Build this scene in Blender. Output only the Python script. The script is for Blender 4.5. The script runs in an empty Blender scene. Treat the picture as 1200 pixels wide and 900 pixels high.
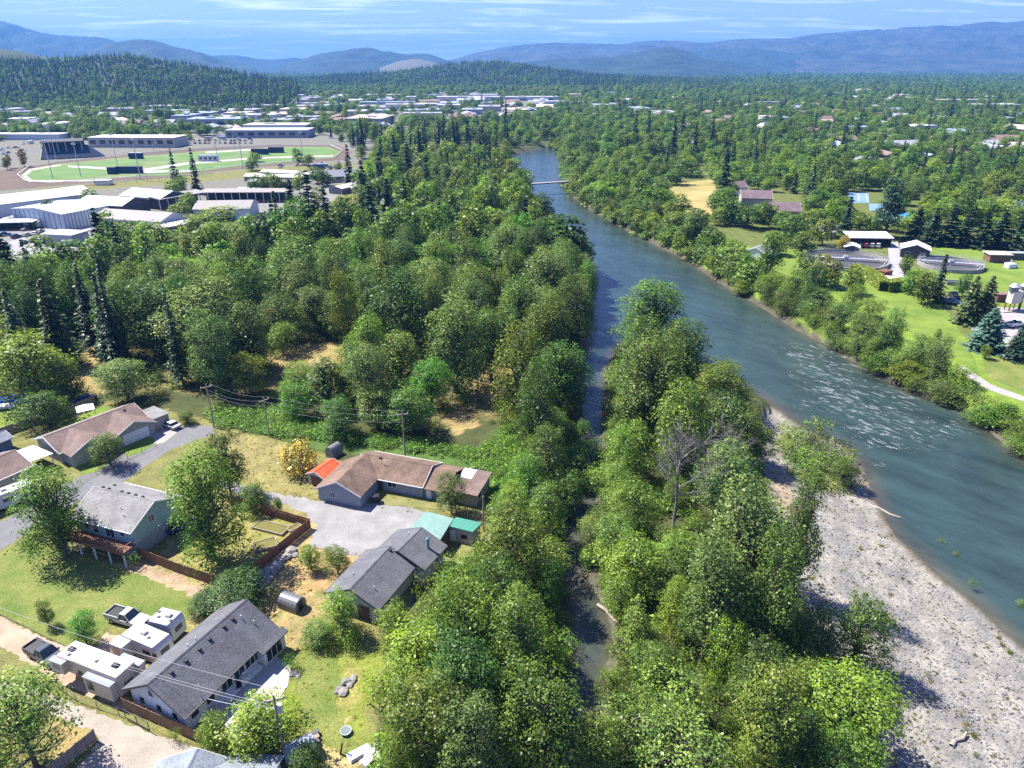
import bpy, bmesh, math, random
import numpy as np
from mathutils import Vector, Matrix
S = bpy.context.scene
COL = S.collection
rnd = random.Random(7)
nr = np.random.default_rng(11)
PI = math.pi

# ------------------------------------------------------------------ camera
CH, FPX, HOR = 66.0, 833.0, 75.0
PITCH = math.atan((450 - HOR) / FPX)
cp, sp = math.cos(PITCH), math.sin(PITCH)
cd = bpy.data.cameras.new('camera')
cam = bpy.data.objects.new('camera', cd)
COL.objects.link(cam)
cam.location = (0, 0, CH)
cam.rotation_euler = (PI / 2 - PITCH, 0, 0)
cd.sensor_width = 36
cd.lens = 36 * FPX / 1200
cd.clip_start = 0.5
cd.clip_end = 60000
S.camera = cam

# ------------------------------------------------------------------ sky, sun, exposure
SUN_EL = math.radians(54)
SH = Vector((0.90, -0.43, 0)).normalized()          # direction in which shadows fall
W = bpy.data.worlds.new('World')
S.world = W
W.use_nodes = True
nt = W.node_tree
bg = nt.nodes['Background']
sky = nt.nodes.new('ShaderNodeTexSky')
sky.sky_type = 'NISHITA'
sky.sun_disc = False
sky.sun_elevation = SUN_EL
sun_az = math.atan2(-SH.x, -SH.y)                      # clockwise from +Y
sky.sun_rotation = sun_az
sky.air_density = 1.0
sky.dust_density = 0.6
sky.ozone_density = 3.5
SKY = 0.072
# thin cirrus drawn on the sky by direction
tc = nt.nodes.new('ShaderNodeTexCoord')
sx = nt.nodes.new('ShaderNodeSeparateXYZ')
nt.links.new(tc.outputs['Generated'], sx.inputs[0])
def wm(op, a, b=None, c=None):
    n = nt.nodes.new('ShaderNodeMath'); n.operation = op
    for i, q in enumerate((a, b, c)):
        if q is None: continue
        if isinstance(q, (int, float)): n.inputs[i].default_value = q
        else: nt.links.new(q, n.inputs[i])
    return n.outputs[0]
zz = wm('MAXIMUM', sx.outputs[2], 0.0)
den = wm('ADD', zz, 0.045)
cb = nt.nodes.new('ShaderNodeCombineXYZ')
nt.links.new(wm('MULTIPLY', wm('DIVIDE', sx.outputs[0], den), 0.42), cb.inputs[0])
nt.links.new(wm('MULTIPLY', wm('DIVIDE', sx.outputs[1], den), 0.85), cb.inputs[1])
cn = nt.nodes.new('ShaderNodeTexNoise')
cn.inputs['Scale'].default_value = 1.3
cn.inputs['Detail'].default_value = 9
cn.inputs['Roughness'].default_value = 0.62
cn.inputs['Distortion'].default_value = 0.6
nt.links.new(cb.outputs[0], cn.inputs['Vector'])
cr = nt.nodes.new('ShaderNodeMapRange')
cr.inputs['From Min'].default_value = 0.505
cr.inputs['From Max'].default_value = 0.74
nt.links.new(cn.outputs['Fac'], cr.inputs['Value'])
tint = nt.nodes.new('ShaderNodeMixRGB'); tint.blend_type = 'MULTIPLY'; tint.inputs[0].default_value = 1
tint.inputs[2].default_value = (0.43, 0.54, 1.16, 1)
nt.links.new(sky.outputs[0], tint.inputs[1])
cm = nt.nodes.new('ShaderNodeMixRGB')
nt.links.new(wm('MULTIPLY', cr.outputs[0], 0.85), cm.inputs[0])
pale = nt.nodes.new('ShaderNodeMixRGB')          # the paler air low over the horizon, all round
nt.links.new(wm('MULTIPLY', wm('POWER', 2.718, wm('MULTIPLY', zz, -16.0)), 0.55), pale.inputs[0])
nt.links.new(tint.outputs[0], pale.inputs[1]); pale.inputs[2].default_value = (7.0, 8.2, 10.5, 1)
nt.links.new(pale.outputs[0], cm.inputs[1])
cm.inputs[2].default_value = (9.0, 9.6, 11.0, 1)
nt.links.new(cm.outputs[0], bg.inputs['Color'])
bg.inputs['Strength'].default_value = SKY

sl = bpy.data.lights.new('sun', 'SUN')
sl.energy = 5.0
sl.angle = math.radians(0.5)
sl.color = (1.0, 0.95, 0.87)
so = bpy.data.objects.new('sun', sl)
COL.objects.link(so)
sd = Vector((SH.x * math.cos(SUN_EL), SH.y * math.cos(SUN_EL), -math.sin(SUN_EL)))
so.rotation_euler = sd.to_track_quat('-Z', 'Y').to_euler()

S.view_settings.view_transform = 'Standard'
S.view_settings.look = 'None'
S.view_settings.exposure = 1.55
S.view_settings.gamma = 1
S.render.engine = 'CYCLES'
S.cycles.max_bounces = 6
S.cycles.diffuse_bounces = 3
S.cycles.glossy_bounces = 2
S.cycles.transmission_bounces = 4
S.cycles.volume_bounces = 0
S.cycles.transparent_max_bounces = 6
S.cycles.use_adaptive_sampling = False
S.cycles.sample_clamp_direct = 12
S.cycles.use_denoising = False
S.cycles.caustics_reflective = False
S.cycles.caustics_refractive = False

# ------------------------------------------------------------------ helpers
def G(u, v, z=0.0):
    "the point of the plane at height z seen at pixel (u, v) of the 1200x900 photograph"
    x = (u - 600) / FPX; y = (v - 450) / FPX
    dy = cp - y * sp; dz = -(sp + y * cp)
    t = (z - CH) / dz
    return Vector((x * t, dy * t, z))
def PXY(x, y, z=0.0):
    zc = y * cp - (z - CH) * sp
    zc = np.maximum(zc, 0.01)
    yc = -(y * sp + (z - CH) * cp)
    return 600 + FPX * x / zc, 450 + FPX * yc / zc
def PM(u, v, z=0.0):
    "pixels per metre there"
    p = G(u, v, z)
    return FPX / (p.y * cp - (z - CH) * sp)

def tag(o, label=None, cat=None, group=None, kind=None):
    if label: o['label'] = label
    if cat: o['category'] = cat
    if group: o['group'] = group
    if kind: o['kind'] = kind
    return o
def thing(name, label, cat, loc=(0, 0, 0), rz=0.0, group=None):
    o = bpy.data.objects.new(name, None)
    COL.objects.link(o)
    o.location = loc; o.rotation_euler = (0, 0, rz)
    o.empty_display_size = 0.2
    return tag(o, label, cat, group)
def copy_tree(o, parent=None):
    c = o.copy(); COL.objects.link(c)
    if parent is not None: c.parent = parent
    for ch in list(o.children): copy_tree(ch, c)
    return c

class MB:
    def __init__(s, M=None): s.v = []; s.f = []; s.M = M
    def add(s, vs, fs):
        n = len(s.v)
        s.v += [tuple(p) for p in vs]
        s.f += [tuple(i + n for i in f) for f in fs]
        return s
    def hexa(s, p):
        return s.add(p, [(0, 3, 2, 1), (4, 5, 6, 7), (0, 1, 5, 4), (1, 2, 6, 5), (2, 3, 7, 6), (3, 0, 4, 7)])
    def box(s, x0, x1, y0, y1, z0, z1):
        return s.hexa([(x0, y0, z0), (x1, y0, z0), (x1, y1, z0), (x0, y1, z0), (x0, y0, z1), (x1, y0, z1), (x1, y1, z1), (x0, y1, z1)])
    def taper(s, b, t):   # b,t = (x0,x1,y0,y1,z)
        return s.hexa([(b[0], b[2], b[4]), (b[1], b[2], b[4]), (b[1], b[3], b[4]), (b[0], b[3], b[4]), (t[0], t[2], t[4]), (t[1], t[2], t[4]), (t[1], t[3], t[4]), (t[0], t[3], t[4])])
    def prism_x(s, prof, x0, x1):   # prof: list of (y,z), extruded along x
        n = len(prof)
        vs = [(x0, y, z) for y, z in prof] + [(x1, y, z) for y, z in prof]
        fs = [tuple(range(n))[::-1], tuple(range(n, 2 * n))] + [(i, (i + 1) % n, n + (i + 1) % n, n + i) for i in range(n)]
        return s.add(vs, fs)
    def prism_y(s, prof, y0, y1):   # prof: (x,z)
        n = len(prof)
        vs = [(x, y0, z) for x, z in prof] + [(x, y1, z) for x, z in prof]
        fs = [tuple(range(n)), tuple(range(n, 2 * n))[::-1]] + [(i, n + i, n + (i + 1) % n, (i + 1) % n) for i in range(n)]
        return s.add(vs, fs)
    def prism_z(s, prof, z0, z1):
        n = len(prof)
        vs = [(x, y, z0) for x, y in prof] + [(x, y, z1) for x, y in prof]
        fs = [tuple(range(n))[::-1], tuple(range(n, 2 * n))] + [(i, (i + 1) % n, n + (i + 1) % n, n + i) for i in range(n)]
        return s.add(vs, fs)
    def slab(s, pts, th):            # a flat polygon pushed down by th
        n = len(pts)
        vs = [tuple(p) for p in pts] + [(p[0], p[1], p[2] - th) for p in pts]
        fs = [tuple(range(n)), tuple(range(n, 2 * n))[::-1]] + [(i, n + i, n + (i + 1) % n, (i + 1) % n) for i in range(n)]
        return s.add(vs, fs)
    def tube(s, p0, p1, r0, r1=None, n=6, caps=True):
        r1 = r0 if r1 is None else r1
        p0 = Vector(p0); p1 = Vector(p1)
        d = (p1 - p0).normalized()
        a = d.orthogonal().normalized(); b = d.cross(a)
        vs = []
        for p, r in ((p0, r0), (p1, r1)):
            for i in range(n):
                t = 2 * PI * i / n
                vs.append(p + (a * math.cos(t) + b * math.sin(t)) * r)
        fs = [(i, (i + 1) % n, n + (i + 1) % n, n + i) for i in range(n)]
        if caps: fs += [tuple(range(n))[::-1], tuple(range(n, 2 * n))]
        return s.add(vs, fs)
    def path(s, pts, rs, n=5):
        for i in range(len(pts) - 1): s.tube(pts[i], pts[i + 1], rs[i], rs[i + 1], n, caps=(i == len(pts) - 2))
        return s
    def ring(s, cx, cy, ro, ri, z0, z1, n=48, a0=0, a1=2 * PI):
        closed = abs(a1 - a0 - 2 * PI) < 1e-6
        m = n if closed else n + 1
        vs = []
        for i in range(m):
            t = a0 + (a1 - a0) * i / n; c, q = math.cos(t), math.sin(t)
            vs += [(cx + ro * c, cy + ro * q, z0), (cx + ro * c, cy + ro * q, z1), (cx + ri * c, cy + ri * q, z1), (cx + ri * c, cy + ri * q, z0)]
        fs = []
        for i in range(n):
            j = (i + 1) % m
            for k in range(4): fs.append((4 * i + k, 4 * j + k, 4 * j + (k + 1) % 4, 4 * i + (k + 1) % 4))
        if not closed: fs += [(0, 1, 2, 3), (4 * n + 3, 4 * n + 2, 4 * n + 1, 4 * n)]
        return s.add(vs, fs)
    def rock(s, c, r, seed, flat=0.7):
        q = random.Random(seed)
        t = (1 + 5 ** .5) / 2
        iv = [(-1, t, 0), (1, t, 0), (-1, -t, 0), (1, -t, 0), (0, -1, t), (0, 1, t), (0, -1, -t), (0, 1, -t), (t, 0, -1), (t, 0, 1), (-t, 0, -1), (-t, 0, 1)]
        fs = [(0, 11, 5), (0, 5, 1), (0, 1, 7), (0, 7, 10), (0, 10, 11), (1, 5, 9), (5, 11, 4), (11, 10, 2), (10, 7, 6), (7, 1, 8), (3, 9, 4), (3, 4, 2), (3, 2, 6), (3, 6, 8), (3, 8, 9), (4, 9, 5), (2, 4, 11), (6, 2, 10), (8, 6, 7), (9, 8, 1)]
        sc = (r * q.uniform(.7, 1.2), r * q.uniform(.7, 1.2), r * q.uniform(.5, .9) * flat)
        vs = []
        for p in iv:
            k = q.uniform(.75, 1.1) / 1.9
            vs.append((c[0] + p[0] * sc[0] * k, c[1] + p[1] * sc[1] * k, c[2] + p[2] * sc[2] * k))
        return s.add(vs, fs)
    def build(s, name, mat, parent=None, bevel=0, kind=None, smooth=False, seg=1):
        me = bpy.data.meshes.new(name)
        me.from_pydata(s.v, [], s.f)
        bm = bmesh.new(); bm.from_mesh(me)
        bmesh.ops.recalc_face_normals(bm, faces=bm.faces)
        if bevel:
            bmesh.ops.bevel(bm, geom=[e for e in bm.edges if len(e.link_faces) == 2 and e.calc_face_angle(0) > 0.5], offset=bevel, segments=seg, affect='EDGES', clamp_overlap=True)
        bm.to_mesh(me); bm.free()
        if smooth:
            for p in me.polygons: p.use_smooth = True
        me.materials.append(mat)
        o = bpy.data.objects.new(name, me); COL.objects.link(o)
        if parent is not None: o.parent = parent
        if kind: o['kind'] = kind
        return o

# ------------------------------------------------------------------ materials
def c4(c): return (c[0], c[1], c[2], 1)
GF = .86
_mc = {}
def mat(name, col, rough=0.85, var=0.18, scale=1.5, col2=None, bump=0.0, bscale=None, metal=0.0, spec=0.25, fine=0.0, fscale=12, coord='Object', stretch=None):
    if name in _mc: return _mc[name]
    m = bpy.data.materials.new(name); m.use_nodes = True; _mc[name] = m
    t = m.node_tree; N = t.nodes; L = t.links
    p = N['Principled BSDF']
    p.inputs['Roughness'].default_value = rough
    p.inputs['Metallic'].default_value = metal
    p.inputs['Specular IOR Level'].default_value = spec
    if coord == 'Object':
        co = N.new('ShaderNodeTexCoord').outputs['Object']
    else:
        co = N.new('ShaderNodeNewGeometry').outputs['Position']
    if stretch:
        mp = N.new('ShaderNodeMapping'); mp.inputs['Scale'].default_value = stretch
        L.new(co, mp.inputs[0]); co = mp.outputs[0]
    n = N.new('ShaderNodeTexNoise'); n.inputs['Scale'].default_value = scale; n.inputs['Detail'].default_value = 6; n.inputs['Roughness'].default_value = .65
    L.new(co, n.inputs['Vector'])
    r = N.new('ShaderNodeMapRange'); r.inputs['From Min'].default_value = .3; r.inputs['From Max'].default_value = .7
    L.new(n.outputs['Fac'], r.inputs['Value'])
    mx = N.new('ShaderNodeMixRGB')
    col = tuple(x * GF for x in col); col2 = tuple(x * GF for x in col2) if col2 else None
    a = tuple(x * (1 - var) for x in col); b = col2 if col2 else tuple(x * (1 + var) for x in col)
    mx.inputs[1].default_value = c4(a); mx.inputs[2].default_value = c4(b)
    L.new(r.outputs[0], mx.inputs[0])
    out = mx.outputs[0]
    if fine:
        n2 = N.new('ShaderNodeTexNoise'); n2.inputs['Scale'].default_value = fscale; n2.inputs['Detail'].default_value = 3; n2.inputs['Roughness'].default_value = .7
        L.new(co, n2.inputs['Vector'])
        r2 = N.new('ShaderNodeMapRange'); r2.inputs['From Min'].default_value = .3; r2.inputs['From Max'].default_value = .7
        r2.inputs['To Min'].default_value = 1 - fine; r2.inputs['To Max'].default_value = 1 + fine
        L.new(n2.outputs['Fac'], r2.inputs['Value'])
        m2 = N.new('ShaderNodeVectorMath'); m2.operation = 'SCALE'
        L.new(out, m2.inputs[0]); L.new(r2.outputs[0], m2.inputs['Scale'])
        out = m2.outputs[0]
    L.new(out, p.inputs['Base Color'])
    if bump:
        n3 = N.new('ShaderNodeTexNoise'); n3.inputs['Scale'].default_value = bscale or scale * 6; n3.inputs['Detail'].default_value = 4
        L.new(co, n3.inputs['Vector'])
        bp = N.new('ShaderNodeBump'); bp.inputs['Strength'].default_value = bump; bp.inputs['Distance'].default_value = .1
        L.new(n3.outputs['Fac'], bp.inputs['Height']); L.new(bp.outputs[0], p.inputs['Normal'])
    return m
def glass(name, col=(0.02, 0.03, 0.04)):
    return mat(name, col, rough=0.06, var=.2, spec=.6)
def foliage(name, col, col2, trans=0.35, gloss=0.05):
    m = bpy.data.materials.new(name); m.use_nodes = True
    t = m.node_tree; N = t.nodes; L = t.links
    for n in list(N): N.remove(n)
    out = N.new('ShaderNodeOutputMaterial')
    oi = N.new('ShaderNodeObjectInfo')
    at = N.new('ShaderNodeAttribute'); at.attribute_name = 'var'
    mx = N.new('ShaderNodeMixRGB'); mx.inputs[1].default_value = c4(col); mx.inputs[2].default_value = c4(col2)
    L.new(at.outputs['Fac'], mx.inputs[0])
    tn = N.new('ShaderNodeMixRGB'); tn.blend_type = 'MULTIPLY'; tn.inputs[0].default_value = 1
    L.new(mx.outputs[0], tn.inputs[1]); L.new(oi.outputs['Color'], tn.inputs[2])
    hs = N.new('ShaderNodeHueSaturation')
    r = N.new('ShaderNodeMapRange'); r.inputs['To Min'].default_value = .484; r.inputs['To Max'].default_value = .514
    L.new(oi.outputs['Random'], r.inputs['Value']); L.new(r.outputs[0], hs.inputs['Hue'])
    r2 = N.new('ShaderNodeMapRange'); r2.inputs['To Min'].default_value = .72; r2.inputs['To Max'].default_value = 1.28
    mm = N.new('ShaderNodeMath'); mm.operation = 'FRACT'
    m3 = N.new('ShaderNodeMath'); m3.operation = 'MULTIPLY'; m3.inputs[1].default_value = 7.31
    L.new(oi.outputs['Random'], m3.inputs[0]); L.new(m3.outputs[0], mm.inputs[0]); L.new(mm.outputs[0], r2.inputs['Value'])
    L.new(r2.outputs[0], hs.inputs['Value'])
    L.new(tn.outputs[0], hs.inputs['Color'])
    df = N.new('ShaderNodeBsdfDiffuse'); tl = N.new('ShaderNodeBsdfTranslucent'); gl = N.new('ShaderNodeBsdfGlossy')
    gl.inputs['Roughness'].default_value = .45
    gl.inputs['Color'].default_value = (.8, .85, .8, 1)
    L.new(hs.outputs[0], df.inputs[0])
    yl = N.new('ShaderNodeMixRGB'); yl.blend_type = 'MULTIPLY'; yl.inputs[0].default_value = 1; yl.inputs[2].default_value = (1.25, 1.22, .75, 1)
    L.new(hs.outputs[0], yl.inputs[1]); L.new(yl.outputs[0], tl.inputs[0])
    ms = N.new('ShaderNodeMixShader'); ms.inputs[0].default_value = trans
    L.new(df.outputs[0], ms.inputs[1]); L.new(tl.outputs[0], ms.inputs[2])
    mg = N.new('ShaderNodeMixShader'); mg.inputs[0].default_value = gloss
    L.new(ms.outputs[0], mg.inputs[1]); L.new(gl.outputs[0], mg.inputs[2])
    L.new((mg if gloss else ms).outputs[0], out.inputs['Surface'])
    return m

# polygons in pixel space -> world, inside tests
def wpoly(px, z=0.0): return [G(u, v, z).to_2d() for u, v in px]
def inside(poly, X, Y):
    X = np.asarray(X, float); Y = np.asarray(Y, float)
    r = np.zeros(X.shape, bool); n = len(poly)
    for i in range(n):
        x0, y0 = poly[i][0], poly[i][1]; x1, y1 = poly[(i + 1) % n][0], poly[(i + 1) % n][1]
        if y0 == y1: continue
        c = ((y0 > Y) != (y1 > Y)) & (X < (x1 - x0) * (Y - y0) / (y1 - y0) + x0)
        r ^= c
    return r
def pdist(poly, X, Y, closed=True):
    X = np.asarray(X, float); Y = np.asarray(Y, float)
    d = np.full(X.shape, 1e9); n = len(poly)
    for i in range(n if closed else n - 1):
        x0, y0 = poly[i][0], poly[i][1]; x1, y1 = poly[(i + 1) % n][0], poly[(i + 1) % n][1]
        dx, dy = x1 - x0, y1 - y0; l2 = dx * dx + dy * dy + 1e-9
        t = np.clip(((X - x0) * dx + (Y - y0) * dy) / l2, 0, 1)
        d = np.minimum(d, np.hypot(X - x0 - t * dx, Y - y0 - t * dy))
    return d
_ph = nr.uniform(0, 6.28, (8, 3)); _dr = nr.uniform(-1, 1, (8, 2))
def vnoise(X, Y, s):
    "smooth pseudo-noise, about -1..1"
    r = 0
    for i in range(8):
        k = _dr[i] / s * (1 + .35 * i)
        r = r + np.sin(X * k[0] * 6 + Y * k[1] * 6 + _ph[i, 0]) * np.cos(X * k[1] * 3.7 - Y * k[0] * 4.1 + _ph[i, 1]) / (1 + .25 * i)
    return r / 2.6

# ------------------------------------------------------------------ the ground, carved by river and side channel
ZW = -2.5
RIGHT = [(540, 176), (600, 181), (640, 173), (654, 176), (658, 192), (662, 215), (670, 230), (690, 245), (720, 262), (755, 280), (790, 298), (815, 312), (840, 330), (870, 347), (900, 365), (930, 385), (960, 400), (985, 413), (1010, 430), (1035, 442), (1060, 457), (1100, 470), (1130, 484), (1150, 497), (1180, 522), (1200, 537), (1300, 610), (1500, 760), (1700, 960)]
ISLE_R = [(1500, 1010), (1330, 860), (1260, 800), (1210, 765), (1180, 742), (1145, 708), (1110, 682), (1080, 655), (1050, 628), (1032, 598), (1022, 576), (1012, 545), (990, 522), (940, 500), (900, 470), (850, 440), (800, 418), (760, 404), (728, 400)]
ISLE_L = [(712, 425), (706, 480), (700, 540), (698, 600), (684, 632), (679, 655), (690, 680), (704, 705), (716, 735), (719, 760), (708, 785), (700, 830), (690, 900), (680, 1050)]
CH_L = [(636, 1050), (652, 900), (662, 840), (664, 795), (671, 750), (668, 700), (659, 665), (655, 628), (672, 590), (686, 550), (686, 510), (682, 480), (680, 440), (686, 400), (688, 360), (684, 320), (666, 285), (636, 250), (612, 224), (602, 205), (598, 192), (540, 200)]
WATER = wpoly(RIGHT + ISLE_R + ISLE_L + CH_L, ZW)
BAR = wpoly([(905, 478), (945, 500), (990, 522), (1012, 545), (1032, 598), (1080, 655), (1145, 708), (1210, 765), (1330, 860), (1500, 1010), (1500, 1100), (1040, 1100), (1030, 900), (1010, 840), (960, 760), (935, 700), (915, 640), (898, 585), (893, 540), (885, 490)], -1.5)
def zt(X, Y):
    "height of the ground"
    X = np.asarray(X, float); Y = np.asarray(Y, float)
    ins = inside(WATER, X, Y); d = pdist(WATER, X, Y)
    bar = inside(BAR, X, Y)
    up = np.where(bar, ZW + .05 + d * .09, ZW + d * .55)
    up = np.where(bar, np.minimum(up, -.5), np.minimum(up, 0))
    return np.where(ins, np.maximum(ZW - d * .35, -4.5), up)
def z1(x, y): return float(zt(np.array([x]), np.array([y]))[0])

def axis(segs, far0, far1):
    a = []
    for s, e, st in segs: a += list(np.arange(s, e, st))
    a.append(segs[-1][1])
    lo = []; st = segs[0][2] * 1.5; x = a[0]
    while x > far0: x -= st; st *= 1.35; lo.append(x)
    hi = []; st = segs[-1][2] * 1.5; x = a[-1]
    while x < far1: x += st; st *= 1.35; hi.append(x)
    return np.array(lo[::-1] + a + hi)
gx = axis([(-1500, -330, 45), (-330, -130, 6), (-130, -80, 1.6), (-80, 4, .65), (4, 80, .9), (80, 230, 1.7), (230, 420, 6), (420, 1500, 45)], -15500, 15500)
gy = axis([(26, 44, 1.2), (44, 135, .65), (135, 340, 1.7), (340, 760, 5), (760, 2300, 45)], -900, 15500)
GX, GY = np.meshgrid(gx, gy)
gX, gY = GX.ravel(), GY.ravel()
near = (np.abs(gX) < 500) & (gY < 900)
gZ = np.zeros_like(gX)
gZ[near] = zt(gX[near], gY[near])
gZ[near] += vnoise(gX[near], gY[near], 9) * .06 * (gZ[near] > -.4) * 0 + np.where(gZ[near] < -.4, vnoise(gX[near], gY[near], 3) * .10, 0)
# ground cover: base colour by what grows there
gC = np.empty((len(gX), 3))
gC[:] = (.062, .072, .026)
fx = gX + vnoise(gX, gY, 2.2) * .9 + vnoise(gX + 91, gY - 40, .8) * .5
fy = gY + vnoise(gX + 50, gY + 7, 2.2) * .9 + vnoise(gX - 31, gY + 60, .8) * .5
def paint(px, col, z=0.0, amt=1.0, poly=None):
    pl = poly or wpoly(px, z)
    xs = [p[0] for p in pl]; ys = [p[1] for p in pl]
    m = (gX > min(xs) - 3) & (gX < max(xs) + 3) & (gY > min(ys) - 3) & (gY < max(ys) + 3)
    i = np.where(m)[0]
    k = i[inside(pl, fx[i], fy[i])]
    if amt >= 1: gC[k] = col
    else:
        w = np.clip(amt + vnoise(gX[k], gY[k], 1.6) * .5, 0, 1)[:, None]
        gC[k] = gC[k] * (1 - w) + np.array(col) * w
DRY = (.27, .205, .085); DRYG = (.165, .16, .055); GRASS = (.10, .15, .025); LUSH = (.075, .125, .028); DIRT = (.32, .22, .125); TAN = (.33, .26, .17)
TOWN = (.16, .155, .125)
far = gY > 300
gC[far & ~near] = (.075, .085, .04)
paint([(-400, 105), (640, 100), (660, 150), (600, 165), (480, 150), (420, 190), (430, 235), (330, 260), (180, 268), (-100, 320)], TOWN)
paint([(640, 110), (1700, 100), (1700, 190), (1150, 215), (900, 170), (700, 150)], (.10, .105, .055))
paint([(-60, 300), (0, 270), (110, 250), (220, 250), (330, 225), (420, 210), (440, 240), (330, 262), (220, 272), (95, 300), (60, 330), (30, 345), (-60, 345)], (.205, .20, .185))
paint([(640, 215), (760, 190), (1300, 210), (1300, 560), (1200, 520), (1130, 470), (1000, 415), (900, 350), (800, 290), (700, 240)], (.11, .13, .035))
paint([(-60, 345), (120, 325), (320, 300), (500, 300), (600, 400), (600, 490), (500, 500), (330, 465), (190, 460), (60, 440), (-60, 440)], (.235, .18, .075), amt=.42)
paint([(20, 222), (160, 211), (260, 201), (330, 195), (410, 190), (420, 200), (300, 208), (200, 216), (110, 222)], DRYG)
# meadows and dry clearings in the wood
for q, c in (([(318, 412), (345, 402), (402, 405), (410, 425), (380, 432), (350, 428), (325, 432)], DRY), ([(440, 395), (470, 388), (492, 408), (480, 424), (452, 420)], DRY),
             ([(545, 445), (575, 435), (600, 455), (578, 470), (550, 468)], DRY), ([(520, 485), (548, 480), (560, 498), (530, 512)], DRY), ([(560, 430), (600, 430), (610, 440), (570, 445)], DRY),
             ([(80, 455), (110, 400), (125, 415), (120, 465)], DRY), ([(215, 400), (240, 410), (245, 430), (220, 430)], DRY), ([(400, 262), (430, 256), (440, 285), (405, 285)], LUSH),
             ([(390, 215), (440, 215), (450, 240), (400, 250)], DRYG)):
    paint(q, c)
# brambles and lush low growth beyond the brown house
paint([(240, 480), (330, 480), (420, 515), (500, 520), (560, 540), (620, 480), (660, 520), (650, 620), (600, 650), (575, 600), (560, 560), (500, 540), (400, 530), (310, 520), (260, 505)], LUSH)
# open ground round the houses
paint([(40, 500), (120, 470), (190, 480), (260, 495), (330, 515), (400, 540), (560, 560), (610, 600), (560, 650), (490, 690), (450, 780), (430, 960), (-160, 960), (-160, 560)], DRYG)
paint([(258, 505), (300, 512), (345, 525), (385, 560), (385, 580), (330, 582), (300, 572), (270, 545)], (.235, .20, .08), amt=.75)
paint([(255, 545), (300, 570), (360, 600), (372, 625), (300, 680), (225, 740), (150, 690), (195, 640)], (.26, .22, .09), amt=.6)
paint([(300, 640), (372, 610), (440, 645), (400, 690), (345, 700), (300, 740), (285, 720), (300, 690)], (.37, .245, .115), amt=.8)
paint([(440, 625), (490, 600), (500, 625), (465, 640), (440, 660)], DIRT, amt=.6)
paint([(345, 700), (380, 700), (380, 740), (335, 770), (310, 745)], (.34, .24, .115), amt=.6)
paint([(335, 765), (400, 735), (450, 770), (430, 830), (440, 890), (330, 900), (330, 830)], (.17, .20, .035), amt=.85)
paint([(365, 850), (400, 845), (430, 880), (420, 910), (360, 900)], (.42, .32, .16), amt=.6)
paint([(390, 790), (420, 780), (425, 830), (395, 835)], (.30, .25, .09), amt=.5)
paint([(115, 660), (165, 655), (240, 690), (225, 705), (150, 690)], (.36, .25, .17), amt=.8)
paint([(65, 850), (100, 845), (112, 865), (75, 900), (55, 900)], DRY)
paint([(700, 232), (790, 290), (900, 350), (1000, 410), (1130, 470), (1200, 525), (1300, 590), (1300, 470), (1200, 440), (1140, 400), (1060, 350), (900, 305), (880, 290), (800, 262)], (.155, .225, .032))
# river edges: wet dark stones just above the waterline, pale gravel on the bar
ii = np.where(near & (gZ < -.02))[0]
dw = pdist(WATER, gX[ii], gY[ii])
bk = inside(BAR, gX[ii], gY[ii])
gC[ii] = np.where((dw < 1.6)[:, None], (.085, .078, .055), gC[ii])
jj = ii[bk]
dj = dw[bk]
tt = np.clip((vnoise(gX[jj] * .7 + gY[jj] * .5, gY[jj] * .25 - gX[jj] * .2, 3.2) + .1) * 1.2 + .4, 0, 1)[:, None]
gC[jj] = np.array((.178, .172, .159)) * (1 - tt) + np.array((.268, .246, .207)) * tt
gC[jj] = np.where((dj < 1.5 + vnoise(gX[jj], gY[jj], 2) * 1.2)[:, None], (.17, .145, .115), gC[jj])
paint([(905, 545), (925, 560), (945, 600), (935, 640), (918, 610), (900, 580)], (.27, .205, .12), z=-1, amt=.7)
paint([(915, 490), (950, 500), (1000, 560), (1005, 575), (960, 572), (925, 555), (912, 520)], (.13, .155, .045), z=-1, amt=.6)
wi = np.where(near & (gZ < ZW - .05))[0]
gC[wi] = (.10, .095, .07)

me = bpy.data.meshes.new('ground')
nx_, ny_ = len(gx), len(gy)
me.vertices.add(len(gX))
me.vertices.foreach_set('co', np.stack([gX, gY, gZ], 1).ravel())
a = (np.arange(ny_ - 1)[:, None] * nx_ + np.arange(nx_ - 1)[None, :]).ravel()
q = np.stack([a, a + 1, a + nx_ + 1, a + nx_], 1).astype(np.int32)
me.loops.add(q.size); me.polygons.add(len(q))
me.loops.foreach_set('vertex_index', q.ravel())
me.polygons.foreach_set('loop_start', np.arange(0, q.size, 4))
me.update(calc_edges=True)
ca = me.color_attributes.new('cover', 'FLOAT_COLOR', 'POINT')
ca.data.foreach_set('color', np.concatenate([gC * GF, np.ones((len(gC), 1))], 1).ravel())
gm = bpy.data.materials.new('ground'); gm.use_nodes = True
t = gm.node_tree; N = t.nodes; L = t.links; p = N['Principled BSDF']
p.inputs['Roughness'].default_value = .95; p.inputs['Specular IOR Level'].default_value = .1
at = N.new('ShaderNodeAttribute'); at.attribute_name = 'cover'
po = N.new('ShaderNodeNewGeometry')
def nz(scale, detail=4, rough=.65):
    n = N.new('ShaderNodeTexNoise'); n.inputs['Scale'].default_value = scale; n.inputs['Detail'].default_value = detail; n.inputs['Roughness'].default_value = rough
    L.new(po.outputs['Position'], n.inputs['Vector']); return n
def mr(n, a, b, lo=.3, hi=.7):
    r = N.new('ShaderNodeMapRange'); r.inputs['From Min'].default_value = lo; r.inputs['From Max'].default_value = hi; r.inputs['To Min'].default_value = a; r.inputs['To Max'].default_value = b
    L.new(n.outputs['Fac'], r.inputs['Value']); return r.outputs[0]
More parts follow.
